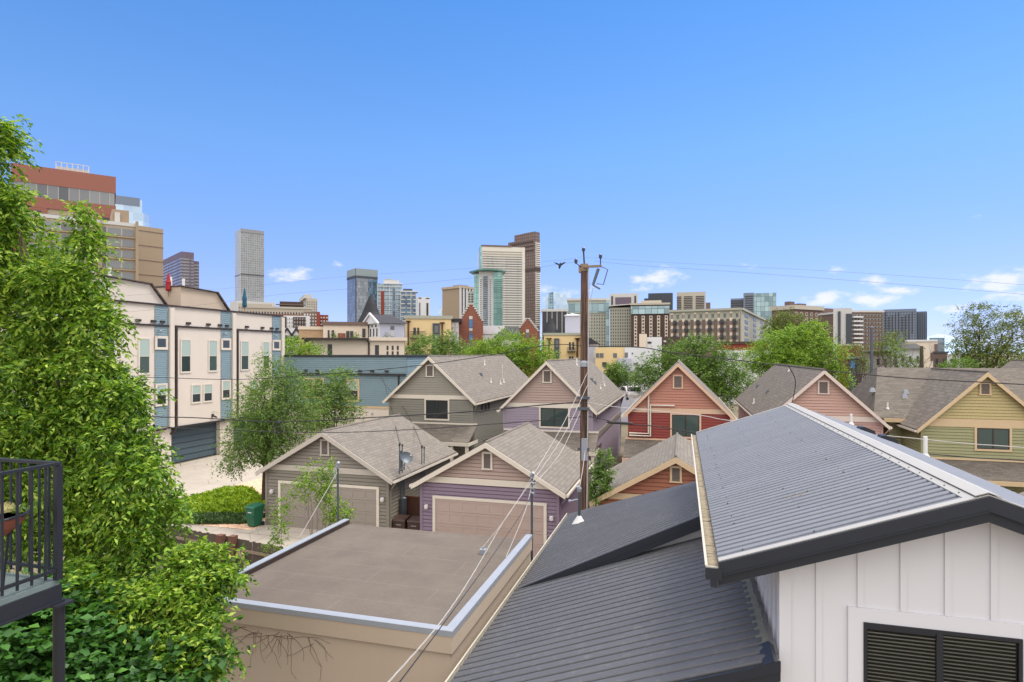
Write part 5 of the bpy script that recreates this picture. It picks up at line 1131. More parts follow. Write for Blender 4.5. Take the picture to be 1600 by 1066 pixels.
def bare_tree(label, px, pybase, pytop, f, seed, spread=.5, n=5, r=.16):
    rg = random.Random(seed); b = atF(px, pybase, f); b.z = -1.0; H_ = (HOR-pytop)/FPX*f+CAMH-b.z
    T = empty('bare_tree', b, 0, label, 'tree', 'bare trees beyond the houses'); m = MB()
    def grow(p, d, L_, r, lv):
        pts = [p]; q = p.copy(); dd = d.copy()
        for k in range(4):
            dd = (dd+Vector((rg.gauss(0,.16),rg.gauss(0,.16),rg.gauss(.04,.1)))).normalized(); q = q+dd*L_/4; pts.append(q.copy())
        m.tube(pts, [r*(1-.13*k) for k in range(5)], 5)
        if lv < 4:
            for j in range(rg.choice((2,3))):
                nd = (dd+Vector((rg.gauss(0,spread),rg.gauss(0,spread),rg.gauss(.1,.3)))).normalized(); grow(pts[rg.choice((3,4))], nd, L_*rg.uniform(.6,.85), r*.55, lv+1)
    grow(b, Vector((0,0,1)), H_*.42, r, 0); m.build('trunk', M['bark'], T)
bare_tree('bare brown tree left of the grey light pole beyond the roofs', 1350, 590, 530, 60, 3); bare_tree('bare twisted tree right of the grey light pole beyond the roofs', 1376, 590, 525, 62, 8)
bare_tree('bare tree beside the ivy covered stump beyond the long roof ridge', 1440, 590, 540, 60, 5)
ST_ = atF(1440,575,61); TS = empty('tree_stump', (ST_.x,ST_.y,-1), 0, 'tall dark ivy covered trunk cut off square, beyond the long roof ridge', 'trunk')
m = MB(); m.tube([(ST_.x,ST_.y,-1),(ST_.x,ST_.y,6),(ST_.x,ST_.y,atF(1440,541,61).z)],[.2,.18,.16],10); m.build('trunk', M['bark'], TS)
rg = np.random.default_rng(9); n=900; P = np.stack([ST_.x+rg.normal(0,.14,n), ST_.y+rg.normal(0,.14,n), rg.uniform(3, atF(1440,543,61).z, n)],1); V,F = leaf_cards(rg, P, rg.normal(0,1,(n,3)), .14); mesh_from_np('ivy', V, F, M['leaf_dark'], TS)
lp = atF(1362,560,58); LP = empty('light_pole', (lp.x,lp.y,-1), 0, 'plain grey metal pole among the bare trees beyond the roofs', 'pole')
m = MB(); m.tube([(lp.x,lp.y,-1),(lp.x,lp.y,atF(1362,512,58).z)],[.16,.13],10); m.build('pole', M['galv_dark'], LP); m = MB(); z=atF(1362,512,58).z; m.tube([(lp.x,lp.y,z),(lp.x,lp.y,z+.12)],[.2,.1],10); m.build('cap', M['galv_dark'], LP)
# ------------------------------------------------------------------ city behind: every building a thing of its own, at its own distance
class B: pass
def bld(label, pxL, pxC, pxR, ytop, D, rot, mat, name='office_tower', cat='building', zb=-1.2, dL=None, group=None, cap=None, capmat='trim_grey', body=True, ytr=False):
    b = B()
    if pxL == pxC: rot = math.degrees(math.atan((800-(pxL+pxR)/2)/FPX))
    r0 = (pxC-800)/FPX*D; cr, sr = math.cos(R(rot)), math.sin(R(rot))
    tR, tL = (pxR-800)/FPX, (pxL-800)/FPX
    b.w = (tR*D-r0)/(cr-tR*sr); b.d = (tL*D-r0)/(-sr-tL*cr) if pxL != pxC else (dL or b.w*.7)
    if dL: b.d = dL
    b.D = D; b.zb = zb; b.rot = R(rot); b.top = CAMH+(HOR-ytop)/FPX*(D+(b.w*sr if ytr else 0)); c = atF(pxC, HOR, D)
    b.T = empty(name, (c.x, c.y, 0), TH+R(rot), label, cat, group); b.cap = cap; b.wins = []
    if body:
        m = MB(); m.box(0, b.w, 0, b.d, zb, b.top); m.build('wall', M[mat] if isinstance(mat, str) else mat, b.T, world=False)
        if cap: m = MB(); m.box(-cap*.4, b.w+cap*.4, -cap*.4, b.d+cap*.4, b.top, b.top+cap); m.build('roof_edge', M[capmat], b.T, world=False)
    return b
def Z(b, y, px=None):
    f = b.D if px is None else b.D+pu(b, px)*math.sin(b.rot)
    return CAMH+(HOR-y)/FPX*f
def fb(m, face, u0, u1, z0, z1, o0, o1):
    if face == 'R': m.box(u0, u1, -o1, -o0, z0, z1)
    else: m.box(-o1, -o0, u0, u1, z0, z1)
def FL(b, face): return b.w if face == 'R' else b.d
def pu(b, px, face='R'):
    """pixel column -> distance along the face"""
    c = b.T.location; a = b.T.rotation_euler.z; u = Vector((math.cos(a), math.sin(a))) if face == 'R' else Vector((-math.sin(a), math.cos(a)))
    r0 = c.x*CT+c.y*ST; f0 = -c.x*ST+c.y*CT; ur = u.x*CT+u.y*ST; uf = -u.x*ST+u.y*CT; t = (px-800)/FPX
    return (t*f0-r0)/(ur-t*uf)
def bands(b, face, z0, z1, n, frac, mat, u0=0, u1=None, proud=.12, name='window_band', parts=True):
    u1 = FL(b, face) if u1 is None else u1; h = (z1-z0)/n
    for i in range(n):
        m = MB(); fb(m, face, u0, u1, z0+i*h+h*(1-frac)/2, z0+i*h+h*(1+frac)/2, 0, proud); m.build(name, M[mat] if isinstance(mat,str) else mat, b.T, world=False)
def fins(b, face, z0, z1, n, frac, mat, u0=0, u1=None, proud=.3, name='pier'):
    u1 = FL(b, face) if u1 is None else u1; w = (u1-u0)/n
    for i in range(n+1):
        c = u0+i*w; m = MB(); fb(m, face, c-w*frac/2, c+w*frac/2, z0, z1, 0, proud); m.build(name, M[mat] if isinstance(mat,str) else mat, b.T, world=False)
def grid(b, face, z0, z1, rows, cols, fw, fh, mat, u0=0, u1=None, proud=.08, skip=None):
    u1 = FL(b, face) if u1 is None else u1; w = (u1-u0)/cols; h = (z1-z0)/rows
    for j in range(rows):
        for i in range(cols):
            if skip and skip(i, j): continue
            uc = u0+(i+.5)*w; zc = z0+(j+.5)*h; b.wins.append((face, uc-w*fw/2, uc+w*fw/2, zc-h*fh/2, zc+h*fh/2, proud, mat))
def finish(b):
    ws = sorted(b.wins, key=lambda q: (-(q[2]-q[1])*(q[4]-q[3]), -q[3]))
    for q in ws[:100]:
        m = MB(); fb(m, q[0], q[1], q[2], q[3], q[4], 0, q[5]); m.build('window', M[q[6]], b.T, world=False)
    rest = {}
    for q in ws[100:]: rest.setdefault(q[6], MB()); fb(rest[q[6]], q[0], q[1], q[2], q[3], q[4], 0, q[5])
    for k, m in rest.items(): m.build('window', M[k], b.T, world=False, kind='stuff')
def addbox(b, nm, mat, x0, x1, y0, y1, z0, z1):
    m = MB(); m.box(x0, x1, y0, y1, z0, z1); return m.build(nm, M[mat] if isinstance(mat,str) else mat, b.T, world=False)
MP('c_orange', rgb(158,98,80,K), .85, .05, .1); MP('c_tan', rgb(186,166,138,K), .9, .05, .05); MP('c_tan2', rgb(170,148,120,K), .9, .05, .05)
MP('c_purple', rgb(112,96,112,K), .6, .05, .05); MP('c_grey', rgb(150,150,150,K), .8, .05, .05); MP('c_light', rgb(206,204,198,K), .8, .04, .05); MP('c_white', rgb(226,226,226,K), .8, .04, .05)
MP('c_brown', rgb(122,100,88,K), .8, .05, .05); MP('c_dkbrown', rgb(84,64,56,K), .8, .05, .05); MP('c_beige', rgb(196,186,166,K), .85, .05, .05); MP('c_slate', rgb(70,78,88,K), .6, .05, .05)
MP('c_yellow', rgb(240,208,146,K), .9, .05, .2); MP('c_lav', rgb(196,196,214,K), .8, .04, .2); MP('c_black', rgb(38,38,44,K), .7, .08, .5); MP('c_roof', rgb(58,57,64,K), .85, .08, .5); MP('c_cream', rgb(232,214,190,K), .9, .04, .2)
MP('c_sage', rgb(176,176,158,K), .85, .05, .05); MP('c_bluegrey', rgb(120,132,150,K), .6, .05, .05); MP('c_green', rgb(86,140,130,K), .4, .05, .05); MP('c_strip', rgb(226,220,204,K), .8, .03, .1)
MP('c_teal', rgb(146,160,160,K), .5, .05, .05); MP('c_dwin', rgb(62,62,66,K), .3, .15, .2); MP('c_greywin', rgb(112,116,118,K), .3, .15, .3); MP('c_red', rgb(150,64,44,K), .85, .06, .1); MP('c_brick', rgb(150,92,72,K), .9, .08, .3)
M['brickred'] = bricks('brickred', rgb(160,92,70,K), rgb(140,76,58,K), rgb(150,110,92,K), w=.45, h=.16, ms=.02)
M['brickmid'] = bricks('brickmid', rgb(140,112,102,K), rgb(118,94,88,K), rgb(140,120,108,K), w=.6, h=.2, ms=.02)
M['brickorange'] = bricks('brickorange', rgb(206,166,122,K), rgb(186,146,106,K), rgb(200,176,150,K), w=.5, h=.2, ms=.02)
M['g_band'] = cellglass('g_band', rgb(60,64,70), rgb(130,132,132), (2.2,99), rgb(150,140,124), .08)
M['g_dark'] = cellglass('g_dark', rgb(104,110,118), rgb(138,144,150), (2.2,3.6), rgb(88,94,100), .07, .18, .9, .55)
M['g_blue'] = cellglass('g_blue', rgb(60,98,120), rgb(110,150,168), (2.4,3.2), rgb(170,180,184), .1, .15, .9, .3)
M['g_navy'] = cellglass('g_navy', rgb(40,62,84), rgb(90,126,150), (2.0,3.2), rgb(60,80,96), .1, .15, .9, .3)
M['g_green'] = cellglass('g_green', rgb(96,150,142), rgb(136,186,176), (2.4,3.2), rgb(70,120,114), .08, .2, .8, .2)
M['g_pale'] = cellglass('g_pale', rgb(150,176,200), rgb(180,204,222), (4,4), rgb(160,184,206), .05, .15, .9, .35)
M['g_teal'] = cellglass('g_teal', rgb(96,124,130), rgb(150,180,182), (2.6,3.4), rgb(84,106,112), .08, .18, .9, .3)
M['g_wall'] = cellglass('g_wall', rgb(112,116,118), rgb(132,134,136), (3.2,3.4), rgb(160,161,160), .16, .4, .5, .1)
M['g_wall_lit'] = cellglass('g_wall_lit', rgb(150,156,158), rgb(166,170,172), (3.2,3.4), rgb(176,178,178), .12, .4, .5, .1)
M['g_clad'] = cellglass('g_clad', rgb(112,92,80), rgb(126,104,90), (3.0,3.4), rgb(88,72,66), .25, .5, .4)

# --- left group
b = bld('red orange topped apartment tower with recessed balconies behind the big tree', 19.9, 20, 179, 278, 150, 34, 'c_tan', 'apartment_tower', dL=30, ytr=True)
w = b.w; t = b.top
addbox(b, 'crown_band', 'c_orange', -.3, w+.3, -.35, b.d, t-4.2, t+.2); addbox(b, 'crown_band', 'c_orange', -.3, w+.3, -.34, b.d, t-10.2, t-7.6)
m = MB(); fb(m, 'R', 0, w, t-7.6, t-4.2, 0, .2); m.build('window_band', M['g_band'], b.T, world=False)
u0, u1 = pu(b,45), pu(b,74); v0 = pu(b,149)
for a, c in ((0,u1),(v0,w)):
    addbox(b, 'balcony_bay', 'c_orange', a, c, -.3, 0, 10, t-10.2)
    for k in range(7):
        z = t-10.6-k*3.5; m = MB(); fb(m, 'R', a+1.2, c-1.2, z-2.6, z-.4, .3, .4); m.build('window', M['c_dwin'], b.T, world=False)
        m = MB(); fb(m, 'R', a+1.0, c-1.0, z-3.3, z-2.3, .3, 1.3); m.build('balcony', M['c_red'], b.T, world=False)
for k in range(7):
    z = t-11.5-k*3.5; m = MB(); fb(m, 'R', u1, v0, z-1.2, z, 0, .12); m.build('window_band', M['g_band'], b.T, world=False)
ux = pu(b,86); uy = pu(b,138); addbox(b, 'roof_plant', 'c_light', ux, uy, 4, 8, t, t+2.0)
m = MB()
for i in range(7): m.cyl(ux+(uy-ux)*i/6, 3.5, t, t+3.0, .12, 6)
m.beam((ux,3.5,t+3),(uy,3.5,t+3),.15,.15); m.build('roof_rail', M['c_light'], b.T, world=False)
b = bld('pale curved glass tower just behind the tan office block', 177.9, 178, 222, 308, 300, 36, 'g_pale', dL=40); b_w = b.w
m = MB(); n = 14; pts = [(b.w,0)]+[(b.w+5*math.sin(math.pi/2*i/n), 14-14*math.cos(math.pi/2*i/n)) for i in range(1,n+1)]
zt = Z(b,328); m.prism([(x,y,b.zb) for x,y in pts]+[(b.w,14,b.zb)], (0,0,zt-b.zb)); m.build('curved_wing', M['g_pale'], b.T, world=False)
addbox(b, 'crown', 'c_bluegrey', -.2, b.w-1, -.3, 20, Z(b,318), Z(b,305)); finish(b)
b = bld('tan concrete office block with ribbons of windows, above the townhouse roofs', 39.9, 40, 213, 350, 100, 36, 'c_tan', 'office_block', dL=18, ytr=True)
u = pu(b,160); v = pu(b,209)
for face, a, c in (('R',u,v),('R',0,pu(b,128))):
    for k in range(9):
        y0, y1 = 357+k*17.1, 368+k*17.1; m = MB(); z0, z1 = Z(b,y1,185), Z(b,y0,185); fb(m, face, a, c, z0, z1, 0, .12); m.build('window_band', M['g_band'], b.T, world=False)
        m = MB(); fb(m, face, a-.3, c+.2, z0-.35, z0-.1, 0, .35); m.build('ledge', M['c_tan2'], b.T, world=False)
addbox(b, 'pier', 'c_tan2', pu(b,211.5), b.w+.3, -.5, 0, b.zb, b.top+.4); addbox(b, 'pier', 'c_tan2', pu(b,157), pu(b,159.5), -.5, 0, b.zb, b.top+.2); addbox(b, 'parapet', 'c_light', 0, b.w, -.15, .3, b.top-.6, b.top)
addbox(b, 'penthouse', 'c_tan2', pu(b,176), b.w-1, 2, 9, b.top, b.top+2.6); addbox(b, 'penthouse', 'c_light', b.w-3.2, b.w-2.4, 1.6, 2, b.top, b.top+2.0)
b = bld('blank tan concrete stair block with thin brown joints, right end of the tan office', 212.9, 213, 255, 352, 122, 50, 'c_tan2', 'office_block', dL=16)
for y in (360,383,406,429,452): m = MB(); fb(m, 'R', -.05, b.w+.05, Z(b,y), Z(b,y)+.14, 0, .05); m.build('joint', M['c_brown'], b.T, world=False)
b = bld('dark purple grey office tower with stacked window rows', 240, 283, 303, 393, 420, 42, 'c_purple')
bands(b,'L',Z(b,470),Z(b,402),14,.5,'g_band'); bands(b,'R',Z(b,470),Z(b,402),14,.5,'g_band')
b = bld('narrow purple grey slab attached at the right of the stacked office tower', 296, 303, 311, 408, 430, 40, 'c_purple'); bands(b,'R',Z(b,470),Z(b,412),12,.5,'g_band')
b = bld('tall slim pale grey skyscraper standing alone at the left', 367.5, 376, 412.5, 358, 900, 40, 'g_wall')
m = MB(); fb(m,'L',-.1,b.d,b.zb,b.top+.2,0,.4); m.build('lit_side', M['g_wall_lit'], b.T, world=False)  # lighter copy of the wall glass: the left face's sky reflection painted in
m = MB(); fb(m,'R',0,b.w,b.top-4,b.top+1,0,.5); m.build('crown', M['c_grey'], b.T, world=False)
for i in range(19): m = MB(); w_ = b.w/19; fb(m,'R',i*w_+.25*w_,i*w_+.75*w_,Z(b,429.5),Z(b,427),0,.5); m.build('louvre', M['c_dwin'], b.T, world=False)
m = MB(); fb(m,'L',0,b.d,Z(b,430),Z(b,428.6),0,.6); m.build('louvre', M['c_dwin'], b.T, world=False)
addbox(b,'podium','c_light',-8,b.w+14,-10,b.d,b.zb,Z(b,471))
b = bld('low sand coloured block behind the blue parasol', 372, 372, 425, 474, 300, 4, 'c_beige', 'apartment_block'); grid(b,'R',Z(b,500),Z(b,478),4,14,.4,.5,'c_greywin'); finish(b)
b = bld('long cream stone block with small dark openings along its top floor', 380, 380, 487, 481, 230, 3, 'c_beige', 'apartment_block', cap=.8); grid(b,'R',Z(b,500),Z(b,484),2,24,.45,.4,'c_dwin'); addbox(b,'ledge','c_brick',-.3,b.w,-.8,0,Z(b,492),Z(b,490)); finish(b)
b = bld('dark brown penthouse block under the sky left of the grey apartment tower', 437, 437, 474, 471, 260, 2, 'c_dkbrown', 'apartment_block', dL=14); addbox(b,'ledge','c_brown',-1.5,b.w+.6,-1.2,0,Z(b,477),Z(b,475.5))
b = bld('stone grey apartment tower with stepped top, left of the dark glass tower', 465, 479, 496, 466, 330, 25, 'c_beige', 'apartment_tower'); grid(b,'R',Z(b,500),Z(b,470),8,5,.35,.6,'c_greywin'); grid(b,'L',Z(b,500),Z(b,470),8,5,.35,.6,'c_greywin'); addbox(b,'penthouse','c_light',-1,b.w*.5,0,b.d*.6,b.top,Z(b,460)); finish(b)
b = bld('white and black apartment block with small balconies', 438, 438, 484, 493, 160, 0, 'c_white', 'apartment_block', dL=12)
for (a,c) in ((442,448),(458,478)):
    addbox(b,'dark_panel','c_dkbrown',pu(b,a),pu(b,c),-.1,0,Z(b,512),Z(b,495))
grid(b,'R',Z(b,512),Z(b,495),3,9,.4,.5,'c_white',pu(b,442),pu(b,479),.16); grid(b,'R',Z(b,512),Z(b,495),3,9,.2,.35,'c_dwin',pu(b,442),pu(b,479),.22); finish(b)
b = bld('brown and orange balcony apartment block at the end of the row', 474, 474, 500, 487, 170, 16, 'c_brown', 'apartment_block', dL=12)
grid(b,'R',Z(b,515),Z(b,489),5,6,.45,.5,'c_light'); addbox(b,'orange_bay','c_red',pu(b,495),pu(b,500),-.3,0,b.zb,b.top); finish(b)
b = bld('orange bay apartment end block with rounded balconies', 500, 500, 513, 492, 172, 18, 'c_red', 'apartment_block', dL=12); grid(b,'R',Z(b,515),Z(b,494),4,3,.5,.4,'c_light',proud=.5); finish(b)
b = bld('small white gabled house between the townhouses and the orange brick building', 441, 441, 470, 524, 105, 0, 'c_white', 'house', 'house', dL=8)
for k in range(2):
    a = b.w*(.05+.5*k); c = a+b.w*.42; m = MB(); m.prism([(a,-.5,Z(b,524)),(c,-.5,Z(b,524)),((a+c)/2,-.5,Z(b,514))],(0,.5,0)); m.build('gable_wall', M['c_white'], b.T, world=False)
    m = MB(); m.beam((a-.2,-.6,Z(b,525)),((a+c)/2,-.6,Z(b,513)),.3,.25,(0,1,0)); m.beam((c+.2,-.6,Z(b,525)),((a+c)/2,-.6,Z(b,513)),.3,.25,(0,1,0)); m.build('roof', M['c_roof'], b.T, world=False)
    m = MB(); m.box((a+c)/2-.35,(a+c)/2+.35,-.56,-.5,Z(b,535),Z(b,526)); m.build('window', M['c_dwin'], b.T, world=False)
b = bld('orange brick building with flat parapet left of the cream pavilion', 467, 467, 505, 513, 92, 0, 'brickorange', 'brick_building', dL=9); addbox(b,'parapet','c_cream',-.1,b.w+.1,-.15,.3,Z(b,515),Z(b,510)); grid(b,'R',Z(b,541),Z(b,526),1,2,.18,.6,'c_dwin'); finish(b)
# --- cream pavilion, lavender house, yellow building
b = bld('cream two-part building with dark eave right behind the teal clapboard building', 485, 485, 632, 531, 66, -1, 'c_cream', 'building', dL=9)
xm = pu(b,575)
addbox(b,'cornice','dark_brown',-.9,xm+.1,-.7,9.2,Z(b,531),Z(b,528)); addbox(b,'parapet','c_cream',xm+.1,b.w+.3,-.35,9.2,Z(b,532),Z(b,526.5)); m = MB(); m.tube([(xm-.1,-.6,Z(b,531)),(xm+.1,-.1,Z(b,535)),(xm+.1,-.1,b.zb)],.1,8); m.tube([(-.6,-.5,Z(b,531)),(-.1,-.1,Z(b,536)),(-.1,-.1,b.zb)],.1,8); m.build('downspout',M['dark_brown'],b.T,world=False)
for (a,c,y0,y1) in ((512,519,538,556),(586,592,539,556),(604,607,540,547),(612,615,540,547),(620,623,540,547),(604,607,549,556),(612,615,549,556),(620,623,549,556)): b.wins.append(('R',pu(b,a),pu(b,c),Z(b,y1),Z(b,y0),.04,'c_dwin'))
m = MB(); m.box(pu(b,500),pu(b,501.5),-.2,0,Z(b,542),Z(b,540)); m.build('lamp',M['galv_dark'],b.T,world=False); finish(b)
b = bld('long low cream terrace building with glazed doors behind the dark eave', 505, 505, 575, 508, 88, -3, 'c_cream', 'building', dL=10, cap=.5, capmat='c_brown')
for (a,c,y0,y1) in ((512,515,516,528),(518,522,516,528),(541,546,517,528),(547,552,517,528),(566,571,513,527)): b.wins.append(('R',pu(b,a),pu(b,c),Z(b,y1),Z(b,y0),.06,'c_dwin'))
addbox(b,'chimney','brickred',pu(b,528),pu(b,540),-1.5,-.5,Z(b,529),Z(b,521)); finish(b)
rgp = np.random.default_rng(77)
for i,(px,lb) in enumerate(((523,'potted plant left of the brick box on the cream terrace'),(556,'potted plant right of the terrace doors'),(602,'small potted shrub in front of the lavender house'))):
    c = atF(px, 527, 86.5); T_ = empty('potted_plant',(c.x,c.y,c.z-1.0),0,lb,'plant','potted plants on the cream terrace'); m = MB(); m.tube([(c.x,c.y,c.z-1),(c.x,c.y,c.z-.4)],[.22,.3],10); m.build('pot',M['terracotta'],T_)
    P = np.array([c.x,c.y,c.z])+rgp.normal(0,.3,(140,3)); V,F = leaf_cards(rgp,P,rgp.normal(0,1,(140,3)),.28); mesh_from_np('foliage',V,F,M['leaf_mid'],T_)
b = bld('lavender house with white gable front and dark hipped roof', 571, 594, 632, 505, 86, 32, 'c_lav', 'house', 'house')
w, d, t = b.w, b.d, b.top
m = MB(); zr = Z(b,489.5); m.add([(-.4,-.4,t),(w+.4,-.4,t),(w+.4,d+.4,t),(-.4,d+.4,t),(-.4,d/2,zr),(w*.8,d/2,zr)],[(0,1,5,4),(1,2,5),(2,3,4,5),(0,3,2,1)]); m.build('roof',M['c_roof'],b.T,world=False)
m = MB(); m.prism([(0,-.2,t-.02),(0,d+.2,t-.02),(0,d/2,zr)],(-.35,0,0)); m.build('gable_wall',M['c_white'],b.T,world=False)
m = MB(); m.beam((-.45,-.5,t-.1),(-.45,d/2,zr+.1),.3,.22,(1,0,0)); m.beam((-.45,d+.5,t-.1),(-.45,d/2,zr+.1),.3,.22,(1,0,0)); m.build('rake_board',M['c_white'],b.T,world=False)
addbox(b,'front','c_white',-.05,0,0,d,b.zb,t); grid(b,'L',Z(b,526),Z(b,512),1,4,.3,.9,'c_dwin',.5,d-.5,.1); grid(b,'L',Z(b,511),Z(b,506),1,3,.3,.8,'c_dwin',.8,d-.8,.1)
b.wins.append(('R',pu(b,610),pu(b,616),Z(b,515),Z(b,509),.05,'c_greywin')); b.wins.append(('R',pu(b,610),pu(b,616),Z(b,525),Z(b,518),.05,'c_light')); finish(b)
b = bld('dark steep conical church-like roof rising in front of the mirrored tower', 560, 560, 599, 510, 200, 0, 'c_slate', 'spire', 'roof', body=False)
m = MB(); cx = b.w/2; m.tube([(cx,2,Z(b,512)),(cx,2,Z(b,500)),(cx,2,Z(b,487)),(cx,2,Z(b,474)),(cx,2,Z(b,458))],[5.4,4.1,2.7,1.7,.15],24); m.build('roof',M['c_black'],b.T,world=False); m=MB(); m.cyl(cx,2,b.zb,Z(b,511),4.6,20); m.build('wall',M['c_brown'],b.T,world=False)
def yellow(b, items, pipes):
    for (a,c,y0,y1) in items: b.wins.append(('R',pu(b,a),pu(b,c),Z(b,y1),Z(b,y0),.06,'c_dwin'))
    for p in pipes:
        u = pu(b,p[0]); m = MB(); m.tube([(u,-.15,Z(b,p[1])),(u,-.15,Z(b,p[2]))],.14,8); m.tube([(u,-.2,Z(b,p[1])),(u,-.2,Z(b,p[1]-2.5))],[.2,.45],8); m.build('downspout',M['wood_brown'],b.T,world=False)
b = bld('yellow stucco building with iron balcony, left of the stepped brick gable', 633, 633, 705, 498, 96, 1, 'c_yellow', 'building', dL=12, cap=.5, capmat='c_sage')
yellow(b, ((646,650,512,523),(652,655,512,523),(646,650,537,548),(652,655,537,548)), ((638,504,545),(691,506,545)))
addbox(b,'tall_frame','c_slate',pu(b,676),pu(b,687),-.25,0,Z(b,552),Z(b,505))
for y0,y1 in ((509,520),(522,532),(534,546)): b.wins.append(('R',pu(b,679),pu(b,685),Z(b,y1),Z(b,y0),.3,'c_greywin'))
m = MB(); ua,uc = pu(b,641),pu(b,664); zb_,zt_ = Z(b,528),Z(b,519)
m.box(ua,uc,-1.2,0,zb_-.15,zb_)
for i in range(15): x_=ua+(uc-ua)*i/14; m.box(x_-.03,x_+.03,-1.2,-1.14,zb_,zt_)
m.box(ua,uc,-1.22,-1.12,zt_,zt_+.08); m.build('balcony',M['dark_trim'],b.T,world=False); finish(b)
b = bld('narrow glazed link between the yellow building and the brick gable', 705, 705, 717, 503, 99, 0, 'c_lav', 'building', dL=6); grid(b,'R',Z(b,520),Z(b,504),2,2,.7,.8,'c_light'); addbox(b,'roof','c_roof',-4,b.w+.5,-.3,5,b.top,Z(b,498)); finish(b)
def stepped(label, pl, pr, ypk, ysh, D, win):
    b = bld(label, pl, pl, pr, ysh, D, 0, 'brickred', 'brick_gable_building', dL=14); w = b.w; n = 8; zs = b.top; zp = Z(b,ypk)
    m = MB(); m2 = MB()
    for i in range(n):
        x0 = w/2*i/n*.92; z0 = zs+(zp-zs)*i/n; z1 = zs+(zp-zs)*(i+1)/n; m.box(x0, w-x0, 0, .6, z0, z1)
        for a in (x0, w-x0-w/2/n*.95): m2.box(a-.1, a+w/2/n*.95+.1, -.12, .7, z1, z1+.22)
    m.build('stepped_gable',M['brickred'],b.T,world=False); m2.build('coping',M['c_light'],b.T,world=False)
    m = MB(); m.prism([(.4,.7,zs),(w-.4,.7,zs),(w/2,.7,zp-1.2)],(0,13,0)); m.build('roof',M['c_roof'],b.T,world=False)
    for y0,y1,mt in win: b.wins.append(('R',w*.42,w*.56,Z(b,y1),Z(b,y0),.1,mt))
    finish(b); return b
MP('c_bluewin', rgb(70,130,186,K), .3, .1, .3)
stepped('red brick building with tall stepped gable and blue window strip', 717, 755, 476, 505, 104, ((494,499,'c_light'),(500,512,'c_bluewin'),(513,517,'c_light'),(518,522,'c_greywin'),(523,532,'c_bluewin'),(534,545,'c_greywin')))
stepped('smaller red brick stepped gable right of the dark hipped roof', 807, 842, 499, 520, 112, ((515,520,'c_light'),(521,528,'c_greywin')))
b = bld('plain white rendered block right of the tall brick gable', 755, 755, 788, 509, 118, 0, 'c_white', 'building', dL=10); addbox(b,'band','c_grey',0,b.w,-.06,0,Z(b,523),Z(b,522))
b = bld('house with broad dark slate roof between the two brick gables', 774, 774, 812, 527, 108, 0, 'c_white', 'house', 'house', dL=12); m = MB(); t=b.top; w=b.w
m.add([(-.4,-.4,t),(w+.3,-.4,t),(w+.3,8,t),(-.4,8,t),(w*.42,4,Z(b,510)),(w,4,Z(b,510))],[(0,1,5,4),(1,2,5),(2,3,4,5),(3,0,4),(0,3,2,1)]); m.build('roof',M['c_roof'],b.T,world=False)
# --- centre skyline
b = bld('mirrored grey glass tower with pale crown and dark band', 542.5, 556, 590, 420, 620, 36, 'g_dark')
for f_ in 'RL':
    L_ = FL(b,f_); m = MB(); fb(m,f_,0,L_,Z(b,430.5),b.top+.5,0,.5); m.build('crown',M['c_teal'],b.T,world=False)
    m = MB(); fb(m,f_,0,L_,Z(b,434),Z(b,431),0,.6); m.build('dark_band',M['c_slate'],b.T,world=False)
addbox(b,'dark_bay','g_navy',pu(b,575.5),b.w-.6,-.4,0,b.zb,Z(b,436)); addbox(b,'corner_post','c_slate',-.4,.6,-.4,.4,b.zb,b.top)
def condo(label, pl, pr, yt, D, mt, dk, cols, rot=0, extra=None, pc=None):
    b = bld(label, pl if pc else pl, pc or pl, pr, yt, D, rot, mt, 'apartment_tower', dL=None if pc else 22)
    n = int((b.top-Z(b,505))/3.3)
    bands(b,'R',Z(b,505),b.top-1,n,.22,'c_light',proud=.7,name='balcony_slab')
    fins(b,'R',Z(b,505),b.top-.5,cols,.12,'c_light',proud=.5); 
    for c in dk: addbox(b,'recess',('g_navy'),b.w*c[0],b.w*c[1],-.8,0,Z(b,505),b.top-4)
    return b
b = condo('blue glass condominium tower with stepped white roof frames', 590, 628, 443, 520, 'g_blue', ((.62,.72),), 4); addbox(b,'red_bay','c_red',b.w*.13,b.w*.27,-.9,0,Z(b,505),Z(b,455)); addbox(b,'penthouse','c_light',b.w*.25,b.w*.88,1,14,b.top,Z(b,437)); addbox(b,'roof_plant','c_sage',b.w*.3,b.w*.6,2,10,Z(b,437),Z(b,435)); addbox(b,'roof_frame','c_white',b.w*.2,b.w+.5,-1,12,Z(b,443.5),Z(b,442))
b = condo('dark teal glass condominium tower with white balcony slabs, left of the white slab', 626, 650, 456, 500, 'g_navy', ((.3,.42),(.7,.82)), 3); addbox(b,'penthouse','c_slate',2,b.w-3,1,12,b.top+.8,Z(b,451)); addbox(b,'roof_frame','c_white',-.5,b.w+1.5,-1,12,b.top,b.top+.8)
b = bld('plain white slab tower with two dark vertical slots', 650, 654, 672, 464, 480, 26, 'c_white'); addbox(b,'slot','c_dwin',b.w*.68,b.w*.84,-.2,0,Z(b,500),Z(b,473)); addbox(b,'slot','c_greywin',b.w*.05,b.w*.15,-.2,0,Z(b,500),Z(b,473)); addbox(b,'cap_slot','c_dwin',b.w*.62,b.w*.95,-.2,0,Z(b,466.5),Z(b,465)); addbox(b,'cap_slot','c_dwin',b.w*.0,b.w*.25,-.2,0,Z(b,466.5),Z(b,465))
b = bld('small pale blue tower sliver left of the tan office block', 685, 685, 692, 480, 900, 0, 'g_pale')
b = bld('tan office block with blank left face and dark vertical stripes on the right', 691, 719, 752, 447, 420, 48, 'c_tan2')
